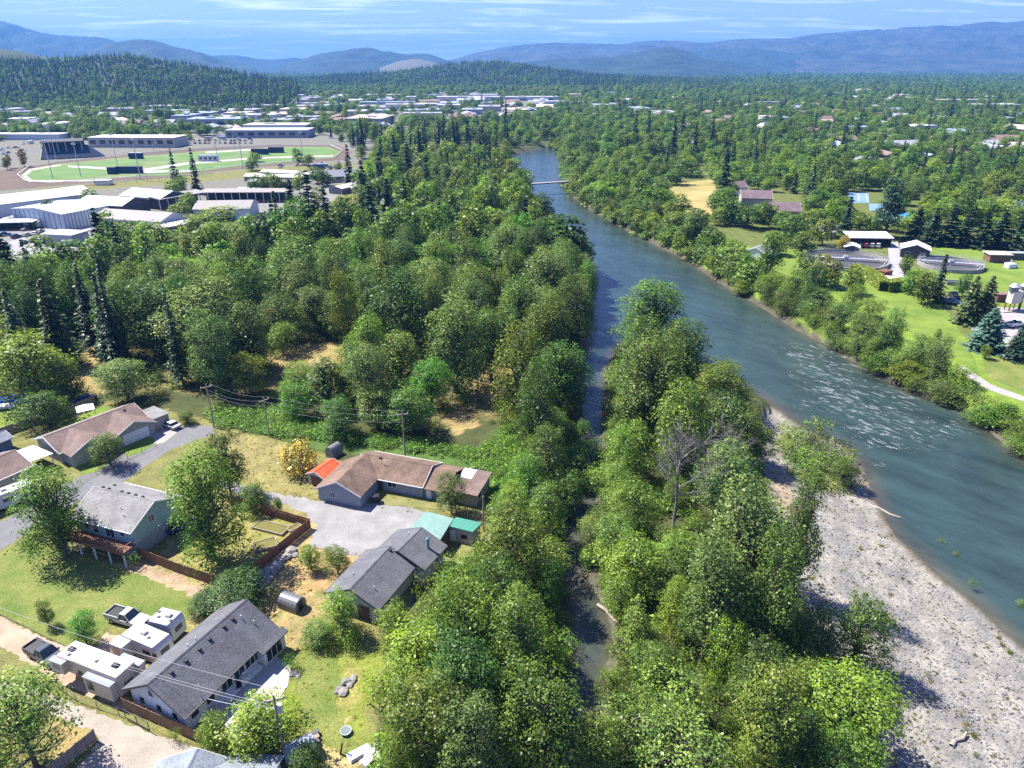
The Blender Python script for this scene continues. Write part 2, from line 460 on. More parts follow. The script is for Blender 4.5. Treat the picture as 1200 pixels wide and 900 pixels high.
mm = N.new('ShaderNodeMath'); mm.operation = 'MULTIPLY'
L.new(mr(nz(.35, 6), .72, 1.28), mm.inputs[0]); L.new(mr(nz(3.2, 3, .7), .62, 1.38), mm.inputs[1])
sc = N.new('ShaderNodeVectorMath'); sc.operation = 'SCALE'
L.new(at.outputs['Color'], sc.inputs[0]); L.new(mm.outputs[0], sc.inputs['Scale'])
hs = N.new('ShaderNodeHueSaturation'); L.new(sc.outputs[0], hs.inputs['Color'])
L.new(mr(nz(.8, 4), .485, .52), hs.inputs['Hue'])
L.new(hs.outputs[0], p.inputs['Base Color'])
bp = N.new('ShaderNodeBump'); bp.inputs['Strength'].default_value = .8; bp.inputs['Distance'].default_value = .15
L.new(nz(2.5, 5).outputs['Fac'], bp.inputs['Height']); L.new(bp.outputs[0], p.inputs['Normal'])
me.materials.append(gm)
go = bpy.data.objects.new('ground', me); COL.objects.link(go); go['kind'] = 'structure'
go['label'] = 'valley floor of dry grass, brush and bare gravel'

# ------------------------------------------------------------------ river surface with rapids
wx = np.arange(-40, 330, 2.2); wy = np.arange(14, 760, 2.2)
WX, WY = np.meshgrid(wx, wy)
cw = np.stack([WX[:-1, :-1].ravel() + 1.1, WY[:-1, :-1].ravel() + 1.1], 1)
keep = inside(WATER, cw[:, 0], cw[:, 1]) | (pdist(WATER, cw[:, 0], cw[:, 1]) < 5)
a = (np.arange(len(wy) - 1)[:, None] * len(wx) + np.arange(len(wx) - 1)[None, :]).ravel()[keep]
q = np.stack([a, a + 1, a + len(wx) + 1, a + len(wx)], 1)
us, inv = np.unique(q, return_inverse=True); q = inv.reshape(q.shape)
vx, vy = WX.ravel()[us], WY.ravel()[us]
pu, pv = PXY(vx, vy, ZW)
foam = np.zeros(len(vx))
for u, v, su, sv, am in ((1010, 470, 150, 62, .38), (1000, 415, 60, 22, 0.69), (960, 440, 50, 20, 0.75), (985, 480, 40, 14, 0.88), (1060, 510, 55, 18, 1.0), (1085, 525, 20, 5, 1.5), (1030, 548, 14, 7, 1.5), (1075, 520, 14, 4, 1.6), (1020, 510, 40, 15, 1.00), (1110, 500, 50, 16, 0.69), (1130, 545, 35, 6, .6), (930, 410, 40, 15, 0.62), (1160, 560, 40, 14, .35), (880, 400, 50, 16, .35), (1050, 470, 50, 14, 0.75), (1000, 455, 40, 10, 0.88), (940, 475, 25, 8, .5), (690, 400, 14, 25, .35)):
    foam += am * np.exp(-((pu - u) / su) ** 2 - ((pv - v) / sv) ** 2)
me = bpy.data.meshes.new('river')
me.vertices.add(len(vx)); me.vertices.foreach_set('co', np.stack([vx, vy, np.full(len(vx), ZW)], 1).ravel())
me.loops.add(q.size); me.polygons.add(len(q)); me.loops.foreach_set('vertex_index', q.ravel().astype(np.int32)); me.polygons.foreach_set('loop_start', np.arange(0, q.size, 4)); me.update(calc_edges=True)
fa = me.attributes.new('foam', 'FLOAT', 'POINT'); fa.data.foreach_set('value', np.clip(foam, 0, .98))
dd = pdist(WATER, vx, vy); dd = np.where(inside(WATER, vx, vy), dd, 0)
da = me.attributes.new('deep', 'FLOAT', 'POINT'); da.data.foreach_set('value', np.clip(dd / 3, 0, 1))
rm = bpy.data.materials.new('river_water'); rm.use_nodes = True
t = rm.node_tree; N = t.nodes; L = t.links; p = N['Principled BSDF']
p.inputs['Roughness'].default_value = .09; p.inputs['IOR'].default_value = 1.33; p.inputs['Specular IOR Level'].default_value = .5
po = N.new('ShaderNodeNewGeometry')
m0 = N.new('ShaderNodeMapping'); m0.inputs['Rotation'].default_value = (0, 0, math.radians(48)); L.new(po.outputs['Position'], m0.inputs[0])
mp = N.new('ShaderNodeMapping'); mp.inputs['Scale'].default_value = (.34, 1, 1); L.new(m0.outputs[0], mp.inputs[0])
def nzw(scale, detail=4, rough=.6, src=None):
    n = N.new('ShaderNodeTexNoise'); n.inputs['Scale'].default_value = scale; n.inputs['Detail'].default_value = detail; n.inputs['Roughness'].default_value = rough
    L.new(src or mp.outputs[0], n.inputs['Vector']); return n
fo = N.new('ShaderNodeAttribute'); fo.attribute_name = 'foam'
de = N.new('ShaderNodeAttribute'); de.attribute_name = 'deep'
wc = N.new('ShaderNodeMixRGB'); wc.inputs[1].default_value = (.055, .052, .036, 1); wc.inputs[2].default_value = (.024, .043, .039, 1)
L.new(de.outputs['Fac'], wc.inputs[0])
wv = N.new('ShaderNodeMixRGB'); wv.blend_type = 'MULTIPLY'; wv.inputs[0].default_value = 1
L.new(wc.outputs[0], wv.inputs[1]); L.new(mr(nzw(.16, 6, .7), .62, 1.45), wv.inputs[2])
n1 = nzw(.95, 8, .72)
rg1 = N.new('ShaderNodeMath'); rg1.operation = 'MULTIPLY_ADD'; rg1.inputs[1].default_value = 2; rg1.inputs[2].default_value = -1
n1b = nzw(.42, 6, .6); n1b.inputs['Distortion'].default_value = 1.2; L.new(n1b.outputs['Fac'], rg1.inputs[0])
rg2 = N.new('ShaderNodeMath'); rg2.operation = 'ABSOLUTE'; L.new(rg1.outputs[0], rg2.inputs[0])
rg3 = N.new('ShaderNodeMath'); rg3.operation = 'MULTIPLY_ADD'; rg3.inputs[1].default_value = -.55; rg3.inputs[2].default_value = .36; L.new(rg2.outputs[0], rg3.inputs[0])
rg4 = N.new('ShaderNodeMath'); rg4.operation = 'MULTIPLY_ADD'; rg4.inputs[1].default_value = .72; L.new(n1.outputs['Fac'], rg4.inputs[0]); L.new(rg3.outputs[0], rg4.inputs[2])
th = N.new('ShaderNodeMath'); th.operation = 'MULTIPLY_ADD'; th.inputs[1].default_value = .24
L.new(fo.outputs['Fac'], th.inputs[0]); 
sb = N.new('ShaderNodeMath'); sb.operation = 'SUBTRACT'; sb.inputs[1].default_value = .93
L.new(rg4.outputs[0], sb.inputs[0]); L.new(sb.outputs[0], th.inputs[2])
fr = N.new('ShaderNodeMapRange'); fr.inputs['From Min'].default_value = 0; fr.inputs['From Max'].default_value = .3
L.new(th.outputs[0], fr.inputs['Value'])
fm = N.new('ShaderNodeMixRGB'); fm.inputs[2].default_value = (.58, .61, .62, 1)
L.new(fr.outputs[0], fm.inputs[0]); L.new(wv.outputs[0], fm.inputs[1]); L.new(fm.outputs[0], p.inputs['Base Color'])
rr = N.new('ShaderNodeMapRange'); rr.inputs['To Min'].default_value = .09; rr.inputs['To Max'].default_value = .8
L.new(fr.outputs[0], rr.inputs['Value']); L.new(rr.outputs[0], p.inputs['Roughness'])
bs = N.new('ShaderNodeMath'); bs.operation = 'MULTIPLY_ADD'; bs.inputs[1].default_value = .5; bs.inputs[2].default_value = .5
L.new(fo.outputs['Fac'], bs.inputs[0])
bp = N.new('ShaderNodeBump'); bp.inputs['Distance'].default_value = .5
L.new(bs.outputs[0], bp.inputs['Strength']); L.new(nzw(.9, 6, .62).outputs['Fac'], bp.inputs['Height']); L.new(bp.outputs[0], p.inputs['Normal'])
me.materials.append(rm)
ro = bpy.data.objects.new('river', me); COL.objects.link(ro); ro['kind'] = 'structure'; ro['label'] = 'green river with white rapids and its narrow side channel'

# ------------------------------------------------------------------ sheets laid on the ground: roads, drives, lawns
EXCL = []
_layer = [0]
def sheet(name, px, m, jag=.25, step=.5, z=None, label=None, excl=True, world=None):
    pl = world or wpoly(px)
    out = []
    for i in range(len(pl)):
        a, b = Vector(pl[i]), Vector(pl[(i + 1) % len(pl)])
        n = max(1, int((b - a).length / step)); n = min(n, 160)
        nn = Vector((-(b - a).y, (b - a).x)); nn = nn / (nn.length + 1e-9)
        for k in range(n):
            pnt = a.lerp(b, k / n)
            j = float(vnoise(np.array([pnt.x]), np.array([pnt.y]), 1.4)[0]) * jag + rnd.uniform(-.35, .35) * jag
            out.append(pnt + nn * j)
    _layer[0] += 1
    zz_ = .012 + .002 * _layer[0] if z is None else z
    bm = bmesh.new()
    vs = [bm.verts.new((p.x, p.y, zz_)) for p in out]
    es = [bm.edges.new((vs[i], vs[(i + 1) % len(vs)])) for i in range(len(vs))]
    bmesh.ops.triangle_fill(bm, use_beauty=True, edges=es)
    for f in bm.faces:
        if f.normal.z < 0: f.normal_flip()
    me = bpy.data.meshes.new(name); bm.to_mesh(me); bm.free(); me.materials.append(m)
    o = bpy.data.objects.new(name, me); COL.objects.link(o); o['kind'] = 'structure'
    if label: o['label'] = label
    if excl: EXCL.append(pl)
    return o
M_asph = mat('asphalt', (0.148, 0.148, 0.152), .9, .12, .4, fine=.18, fscale=6, coord='P')
M_conc = mat('concrete', (0.306, 0.293, 0.268), .9, .14, .5, fine=.14, fscale=5, coord='P')
M_grav = mat('grey_gravel', (0.242, 0.234, 0.226), .95, .28, .22, fine=.28, fscale=5, coord='P', bump=.5, bscale=6)
M_dirt = mat('pink_dirt', (0.376, 0.272, 0.188), .95, .24, .3, fine=.22, fscale=5, coord='P', bump=.4, bscale=5)
M_lot = mat('pale_gravel', (0.296, 0.263, 0.215), .95, .2, .3, fine=.2, fscale=5, coord='P', bump=.4, bscale=6)
M_lawn = mat('lawn_grass', (.10, .17, .022), .95, .25, .22, col2=(.20, .205, .055), fine=.42, fscale=4, coord='P', bump=.8, bscale=5)
M_lush = mat('park_grass', (.11, .19, .02), .95, .22, .12, col2=(.18, .24, .035), fine=.25, fscale=2.5, coord='P', bump=.6, bscale=3)
M_turf = mat('infield_turf', (.09, .175, .042), .95, .15, .05, col2=(.135, .22, .06), fine=.12, fscale=1, coord='P')
M_track = mat('track_dirt', (.115, .082, .058), .95, .15, .05, coord='P')
M_meadow = mat('dry_meadow', (.20, .21, .05), .95, .2, .045, col2=(.45, .32, .13), fine=.2, fscale=1.5, coord='P')
M_white = mat('white_paint', (.78, .78, .77), .6, .05, 2)

sheet('road', [(-120, 690), (-60, 650), (0, 612), (30, 595), (85, 563), (110, 550), (150, 526), (190, 507), (215, 499), (248, 499), (252, 507), (235, 515), (200, 527), (172, 545), (150, 562), (100, 583), (60, 607), (0, 645), (-60, 690)], M_asph, .08, label='grey residential street past the ranch house')
sheet('driveway', [(160, 511), (186, 498), (211, 504), (192, 519), (172, 522)], M_conc, .05, label='concrete driveway before the white garage door')
sheet('gravel_lot', [(262, 560), (290, 572), (320, 578), (380, 588), (440, 588), (490, 596), (500, 603), (478, 628), (455, 642), (420, 652), (396, 650), (362, 638), (372, 615), (352, 598), (318, 588), (288, 582), (258, 570)], M_grav, .5, label='grey gravel parking area before the L-shaped brown house')
sheet('dirt_drive', [(-120, 665), (0, 722), (40, 742), (85, 762), (108, 765), (125, 742), (148, 745), (150, 760), (172, 772), (172, 790), (150, 802), (152, 832), (120, 822), (60, 795), (25, 772), (0, 758), (-120, 710)], M_dirt, .4, label='pinkish dirt drive beside the lawn')
sheet('gravel_yard', [(-40, 800), (30, 802), (58, 812), (90, 826), (130, 842), (175, 858), (240, 880), (330, 960), (120, 1000), (70, 930), (100, 890), (117, 866), (105, 855), (80, 845), (40, 830), (-40, 815)], M_lot, .35, label='pale gravel yard at the bottom of the picture')
sheet('lawn', [(-140, 590), (0, 648), (35, 632), (60, 640), (110, 655), (150, 668), (205, 690), (235, 705), (205, 742), (172, 732), (128, 728), (120, 742), (86, 760), (40, 740), (0, 720), (-140, 655)], M_lawn, .5, label='bright lawn beside the dirt drive')
sheet('lawn', [(146, 516), (164, 511), (181, 513), (181, 521), (166, 530), (148, 536)], M_lush, .15, label='small front lawn next to the driveway')
sheet('lawn', [(86, 549), (104, 541), (118, 534), (126, 545), (112, 553), (100, 556)], M_lush, .15, label='small front lawn below the round street tree')
sheet('lawn', [(60, 500), (85, 490), (115, 477), (130, 476), (128, 480), (95, 497), (70, 508)], M_lush, .2, label='narrow back lawn behind the ranch house')
sheet('lawn', [(-60, 500), (0, 475), (30, 460), (80, 450), (98, 462), (92, 472), (60, 488), (0, 512)], M_lush, .4, label='shady lawn under the tall tree by the blue tarp')
sheet('lawn', [(204, 650), (262, 618), (300, 598), (360, 612), (300, 668), (262, 678), (230, 668)], mat('yard_grass', (.16, .19, .035), .95, .2, .3, col2=(.30, .25, .085), fine=.25, fscale=4, coord='P', bump=.6), .3, label='patchy fenced yard lawn')
sheet('lawn', [(340, 770), (362, 762), (395, 770), (400, 800), (392, 830), (410, 860), (425, 880), (400, 890), (375, 860), (350, 850), (345, 810)], M_lawn, .6, label='sloping back lawn beside the long grey roofed house', excl=False)
sheet('lawn', [(438, 582), (470, 580), (525, 588), (555, 585), (575, 590), (560, 600), (520, 598), (480, 594), (445, 592)], mat('front_grass', (.15, .17, .05), .95, .2, .3, col2=(.24, .215, .085), fine=.25, fscale=4, coord='P'), .3, label='dry front lawn of the brown house')
patio = sheet('patio', [(232, 838), (262, 815), (300, 783), (322, 768), (341, 781), (337, 804), (319, 830), (303, 850), (283, 864), (255, 865)], mat('patio_paving', (0.391, 0.365, 0.340), .9, .12, .6, fine=.12, coord='P'), .04, label='pale paved patio behind the long grey roofed house')
sheet('parking_lot', [(-60, 300), (0, 288), (40, 272), (85, 262), (110, 262), (105, 285), (75, 298), (66, 322), (40, 345), (20, 320), (-60, 330)], mat('old_asphalt', (.27, .265, .265), .95, .1, .1, fine=.1, fscale=2, coord='P'), .3, label='grey parking lot of the fairground')
sheet('park_lawn', [(890, 302), (925, 292), (950, 287), (1000, 300), (1045, 310), (1060, 330), (1085, 345), (1110, 365), (1130, 395), (1145, 430), (1200, 455), (1260, 480), (1260, 500), (1200, 470), (1140, 435), (1085, 402), (1060, 385), (1030, 365), (990, 350), (950, 330), (900, 318)], M_lush, .6, label='bright park lawn along the far bank')
sheet('park_lawn', [(1085, 292), (1130, 289), (1300, 296), (1300, 372), (1180, 368), (1150, 352), (1110, 345), (1085, 325), (1095, 305)], M_lush, .4, label='bright lawn between round tank and dark conifers')
sheet('park_lawn', [(1150, 418), (1200, 422), (1300, 450), (1300, 500), (1200, 460), (1160, 444)], M_lawn, .5, label='lawn under the blue spruce')
sheet('plant_road', [(1040, 283), (1052, 283), (1056, 300), (1060, 318), (1058, 334), (1044, 334), (1042, 310)], mat('plant_asphalt', (.30, .295, .29), .9, .1, .3, coord='P', fine=.1), .1, label='concrete service road between the round tanks')
sheet('plant_yard', [(1150, 358), (1300, 372), (1300, 430), (1200, 420), (1172, 412), (1150, 395), (1120, 372)], mat('plant_gravel', (.30, .285, .27), .9, .12, .3, coord='P', fine=.12), .2, label='grey yard beside the blue spruce')
sheet('footpath', [(1128, 428), (1160, 450), (1200, 465), (1260, 490), (1260, 497), (1200, 471), (1155, 456), (1120, 433)], M_conc, .1, label='pale footpath on the far bank')
sheet('meadow', [(782, 222), (800, 214), (836, 210), (842, 232), (835, 250), (815, 260), (790, 252), (783, 238)], M_meadow, 1.0, label='yellow dry meadow near the far bank')
sheet('track', [(-60, 226), (0, 200), (60, 190), (150, 180), (240, 173.5), (330, 169.5), (395, 170.5), (412, 178), (406, 187), (330, 193.5), (250, 201), (160, 210), (60, 218), (20, 222)], M_track, .3, step=3, label='dark dirt oval of the race track')
sheet('infield', [(24, 205), (35, 198), (70, 192), (150, 184), (240, 177), (330, 172), (385, 172), (400, 178), (390, 185), (330, 190), (250, 197), (160, 207), (60, 214), (30, 212)], mat('dry_turf', (.12, .19, .055), .95, .25, .06, col2=(.18, .225, .075), coord='P'), .3, step=3, label='paler grass of the infield inside the rail')
sheet('infield', [(30, 205), (45, 199), (75, 194), (150, 187), (168, 190), (165, 199), (120, 206), (60, 212), (36, 210)], M_turf, .3, step=3, label='green infield turf nearest the grandstand')
sheet('infield', [(160, 186), (240, 179), (280, 178), (272, 184), (200, 189), (176, 189)], M_turf, .3, step=3, label='narrow green infield strip beyond the two firs')
sheet('infield', [(178, 199), (225, 193), (290, 188), (330, 186), (385, 185), (350, 189), (270, 196), (190, 206), (172, 206)], M_turf, .3, step=3, label='near green infield strip in front of the scoreboards')
sheet('infield', [(290, 183), (300, 176), (340, 174), (380, 173), (394, 178), (384, 183), (330, 184)], M_turf, .3, step=3, label='green infield turf at the far end of the track')
M_sand = mat('pale_sand', (.42, .40, .36), .9, .1, .05, coord='P')
for q in ([(80, 194), (120, 196), (165, 200.5), (225, 199), (225, 201), (160, 203), (118, 198), (80, 196)], [(165, 198.5), (215, 191), (300, 184.5), (390, 182), (390, 183.2), (300, 186), (218, 193), (172, 200.5)], [(26, 206), (34, 198.5), (70, 193), (72, 194), (38, 199.5), (31, 206), (38, 211.5), (110, 211), (110, 212.5), (34, 213)], [(240, 178), (330, 172.6), (330, 173.8), (242, 179.5)]): sheet('sand_path', q, M_sand, .15, step=3, label='thin pale sand strip on the race track infield')
sheet('street', [(1055, 148), (1062, 148), (1082, 162), (1080, 166), (1062, 156)], M_conc, .3, step=2, label='pale street among the houses beyond the river')
# ------------------------------------------------------------------ mountains and hills
M_mt = mat('mountain_forest', (.010, .030, .022), .95, .35, .0045, col2=(.034, .062, .040), fine=.45, fscale=.03, coord='P')
M_mt2 = mat('mountain_mixed', (.014, .036, .028), .95, .3, .0035, col2=(.085, .088, .068), fine=.4, fscale=.03, coord='P')
M_hill = mat('hill_floor', (.035, .05, .022), .95, .3, .02, fine=.3, fscale=.1, coord='P')
M_clear = mat('cleared_slope', (.20, .175, .12), .95, .3, .01, col2=(.10, .10, .06), fine=.2, fscale=.04, coord='P')
TOPS = []
def ridge(name, prof, D, front, back, m, label, amp=.42, jit=6, spur=500, nrow=26, base=-3):
    us = np.arange(prof[0][0], prof[-1][0] + 1, 5.0 if D > 3000 else 8.0)
    vs = np.interp(us, [p[0] for p in prof], [p[1] for p in prof])
    # soften corners
    k = np.array([1, 2, 3, 2, 1]) / 9.0
    vs = np.convolve(np.pad(vs, 2, mode='edge'), k, 'valid')
    x = (us - 600) / FPX; y = (vs - 450) / FPX
    dy = cp - y * sp; dz = -(sp + y * cp)
    ax = x / dy; cz = CH + dz / dy * D
    ts = np.concatenate([np.linspace(0, 1, nrow), np.linspace(1, 2, 9)[1:]])
    Yr = np.where(ts <= 1, D - front * (1 - ts), D + back * (ts - 1))
    T, A = np.meshgrid(ts, ax, indexing='ij'); YY = np.repeat(Yr[:, None], len(ax), 1)
    XX = A * YY
    CZ = np.repeat(cz[None], len(ts), 0)
    s = np.where(T <= 1, T, 2 - T)
    s = s ** 1.15
    rg = 1 - np.abs(vnoise(XX + YY * .15, YY * .28, spur)) * 1.3 + .25 * vnoise(XX, YY, spur * .3)
    h = CZ * s * (1 + amp * (rg - .7) * np.clip(4 * s * (1 - s), 0, 1))
    h = h + vnoise(XX, YY, 60) * jit * np.clip(s * 3, 0, 1)
    h = np.where(s <= 0.001, base, h)
    P = np.stack([XX, YY, h], -1).reshape(-1, 3)
    n0, n1 = T.shape
    a = (np.arange(n0 - 1)[:, None] * n1 + np.arange(n1 - 1)[None]).ravel()
    f = np.stack([a, a + 1, a + n1 + 1, a + n1], 1)
    me = bpy.data.meshes.new(name); me.from_pydata(P.tolist(), [], f.tolist())
    me.materials.append(m)
    for p_ in me.polygons: p_.use_smooth = True
    o = bpy.data.objects.new(name, me); COL.objects.link(o); o['kind'] = 'structure'; o['label'] = label
    TOPS.append(float(h.max()))
    return T, XX, YY, h
ridge('mountain', [(430, 82), (500, 74), (530, 70), (560, 61), (600, 53.5), (640, 50), (672, 50.5), (700, 51), (730, 52), (750, 48), (790, 47.5), (830, 50.5), (860, 46), (900, 45), (925, 45), (960, 39), (985, 38), (1010, 35), (1040, 34.5), (1060, 32), (1085, 31), (1105, 29), (1120, 31.5), (1140, 27), (1160, 25), (1180, 27), (1200, 24), (1260, 22), (1330, 28), (1420, 34), (1560, 60), (1640, 78)], 8700, 3000, 1200, M_mt2, 'long blue mountain range with pale bare patches filling the right skyline', spur=620, amp=.4, jit=7)
ridge('mountain', [(-330, 60), (-250, 40), (-180, 28), (-90, 22), (-20, 22.5), (0, 24.5), (22, 29), (40, 37), (60, 40), (82, 43), (100, 42), (125, 44.5), (150, 55), (200, 72), (230, 80)], 7600, 2200, 1500, M_mt, 'high blue mountain rising out of the left edge', jit=8)
ridge('mountain', [(60, 78), (100, 64), (120, 54), (142, 47.5), (165, 46), (185, 48), (210, 56), (235, 61), (262, 70), (300, 79)], 5600, 1500, 1200, M_mt, 'forested blue mountain with a level top in front of the high left one', jit=6)
ridge('mountain', [(190, 78), (235, 66), (262, 64.5), (285, 65), (305, 70), (322, 70), (345, 67), (362, 70), (390, 80)], 8200, 1800, 1200, M_mt, 'low far blue ridge in the gap left of the central mountain', jit=6)
ridge('mountain', [(318, 82), (345, 73), (370, 64), (392, 60), (412, 57.5), (432, 54.5), (448, 60), (462, 61), (478, 65), (492, 61.5), (505, 64), (522, 70), (548, 78), (575, 82)], 6400, 1500, 1200, M_mt, 'central blue mountain with a rounded bare summit', jit=5)
ridge('mountain', [(445, 80), (458, 74.5), (472, 70), (490, 69), (505, 72), (520, 76), (545, 82)], 5200, 700, 500, M_clear, 'pale cleared slope in front of the central mountain', jit=3, amp=.1)
ridge('mountain', [(590, 80), (620, 71), (650, 69), (668, 70), (690, 67), (705, 65), (722, 67), (740, 63), (755, 59), (770, 56), (784, 53.5), (800, 58), (815, 65), (835, 70), (860, 74), (900, 80)], 5400, 1500, 1000, M_mt, 'dark conical hill standing before the right mountain range', jit=5)
ridge('mountain', [(770, 74), (805, 61), (835, 58), (870, 55.5), (905, 59), (935, 63), (975, 70), (1020, 78), (1060, 82)], 7200, 1500, 1000, M_mt, 'broad blue hill right of the conical hill', jit=6)
FH = ridge('hill', [(-420, 66), (-200, 50), (-60, 55), (0, 57), (30, 61), (55, 68), (80, 69), (110, 66), (150, 66), (175, 72), (210, 76), (250, 82), (300, 91), (350, 99)], 1950, 800, 500, M_hill, 'conifer covered hill behind the fairground', amp=.15, jit=2, spur=200, nrow=20)
FH2 = ridge('hill', [(250, 100), (330, 95), (420, 88), (470, 85), (515, 78), (545, 74), (575, 72.5), (600, 74), (635, 80), (690, 88), (760, 93), (860, 99)], 2900, 700, 500, M_hill, 'low wooded hill above the middle of the town', amp=.15, jit=2, spur=200, nrow=18)

# ------------------------------------------------------------------ building kit
def roofmat(name, col, var=.12):
    return mat(name, col, .92, var + .14, .4, fine=.34, fscale=4.5, bump=.5, bscale=6)
R_char = roofmat('charcoal_shingle', (.115, .115, .125))
R_grey = roofmat('grey_shingle', (.205, .20, .195))
R_brown = roofmat('brown_shingle', (.165, .112, .082), .26)
R_ranch = roofmat('red_brown_shingle', (.17, .121, .104))
R_blue = roofmat('blue_grey_shingle', (.20, .225, .25))
W_white = mat('white_siding', (.70, .71, .72), .8, .05, .8, stretch=(.3, .3, 6))
W_teal = mat('pale_teal_siding', (.30, .46, .43), .8, .06, .8, stretch=(.3, .3, 6))
W_grey = mat('grey_block', (.33, .33, .34), .9, .1, .8, fine=.08)
W_beige = mat('sage_siding', (.36, .36, .31), .85, .06, .8, stretch=(.3, .3, 6))
W_blue = mat('blue_grey_siding', (.30, .33, .37), .85, .08, .8, stretch=(.3, .3, 6))
W_tan = mat('tan_siding', (.46, .39, .33), .85, .08, .8)
W_brown = mat('brown_boards', (.17, .09, .055), .9, .2, 1.5, stretch=(4, 4, .5))
M_trim = mat('white_trim', (.74, .74, .72), .6, .04, 2)
M_dtrim = mat('dark_trim', (.09, .085, .085), .6, .1, 2)
M_glass = glass('window_glass')
M_black = mat('black_plastic', (.022, .022, .024), .5, .2, 3)
M_metal = mat('galvanised_metal', (.52, .54, .56), .42, .12, 1.2, metal=.35, spec=.5)
M_wood = mat('brown_wood', (.22, .115, .062), .9, .25, 1.2, stretch=(3, 3, .6))
M_gwood = mat('weathered_wood', (.30, .25, .20), .92, .22, 1.2, stretch=(3, 3, .6))
M_deck = mat('deck_wood', (.20, .105, .07), .85, .2, 1.5)
M_red = mat('red_roof_paint', (.50, .075, .025), .6, .15, 1, col2=(.58, .13, .045))
M_tgreen = mat('teal_metal', (.13, .245, .21), .6, .12, .6, col2=(.20, .315, .275))
M_green = mat('green_metal', (.06, .235, .17), .5, .1, .6)

def window(par, side, L_, W_, pos, z, w, h, grid=0, fm=None):
    d = .07; t = .08
    def tr(a0, a1, d0, d1, z0, z1, mb):
        if side == 's': mb.box(a0, a1, -W_ / 2 - d1, -W_ / 2 - d0, z0, z1)
        elif side == 'n': mb.box(a0, a1, W_ / 2 + d0, W_ / 2 + d1, z0, z1)
        elif side == 'e': mb.box(L_ / 2 + d0, L_ / 2 + d1, a0, a1, z0, z1)
        else: mb.box(-L_ / 2 - d1, -L_ / 2 - d0, a0, a1, z0, z1)
    f = MB(); g = MB()
    tr(pos - w / 2 - t, pos + w / 2 + t, -.01, d, z - t, z, f); tr(pos - w / 2 - t, pos + w / 2 + t, -.01, d, z + h, z + h + t, f)
    tr(pos - w / 2 - t, pos - w / 2, -.01, d - .004, z, z + h, f); tr(pos + w / 2, pos + w / 2 + t, -.01, d - .004, z, z + h, f)
    if grid:
        for k in range(1, grid + 1):
            q = pos - w / 2 + w * k / (grid + 1); tr(q - .03, q + .03, .0, d - .02, z, z + h, f)
    tr(pos - w / 2, pos + w / 2, -.01, .022, z, z + h, g)
    fo = f.build('window', fm or M_trim, par)
    g.build('pane', M_glass, fo)
def door(par, side, L_, W_, pos, w=.95, h=2.05, m=None, z0=.05, panels=0):
    def tr(a0, a1, d0, d1, z0_, z1_, mb):
        if side == 's': mb.box(a0, a1, -W_ / 2 - d1, -W_ / 2 - d0, z0_, z1_)
        elif side == 'n': mb.box(a0, a1, W_ / 2 + d0, W_ / 2 + d1, z0_, z1_)
        elif side == 'e': mb.box(L_ / 2 + d0, L_ / 2 + d1, a0, a1, z0_, z1_)
        else: mb.box(-L_ / 2 - d1, -L_ / 2 - d0, a0, a1, z0_, z1_)
    b = MB(); tr(pos - w / 2, pos + w / 2, -.01, .05, z0, z0 + h, b)
    o = b.build('garage_door' if panels else 'door', m or M_white, par)
    if panels:
        for k in range(panels):
            q = MB(); zz0 = z0 + h * k / panels + .03; tr(pos - w / 2 + .06, pos + w / 2 - .06, .05, .075, zz0, z0 + h * (k + 1) / panels - .03, q); q.build('door_panel', m or M_white, o)
    else:
        q = MB(); tr(pos + w / 2 - .14, pos + w / 2 - .08, .05, .11, z0 + .95, z0 + 1.05, q); q.build('handle', M_metal, o)
    return o
def frame_of(A, B, hr):
    a, b = G(*A, hr), G(*B, hr)
    d = (b - a); return (a + b) / 2, math.atan2(d.y, d.x), d.length
def foot(c, ang, L_, W_):
    r = Vector((math.cos(ang), math.sin(ang))); n = Vector((-r.y, r.x)); c = Vector((c[0], c[1]))
    return [c + r * L_ / 2 + n * W_ / 2, c - r * L_ / 2 + n * W_ / 2, c - r * L_ / 2 - n * W_ / 2, c + r * L_ / 2 - n * W_ / 2]
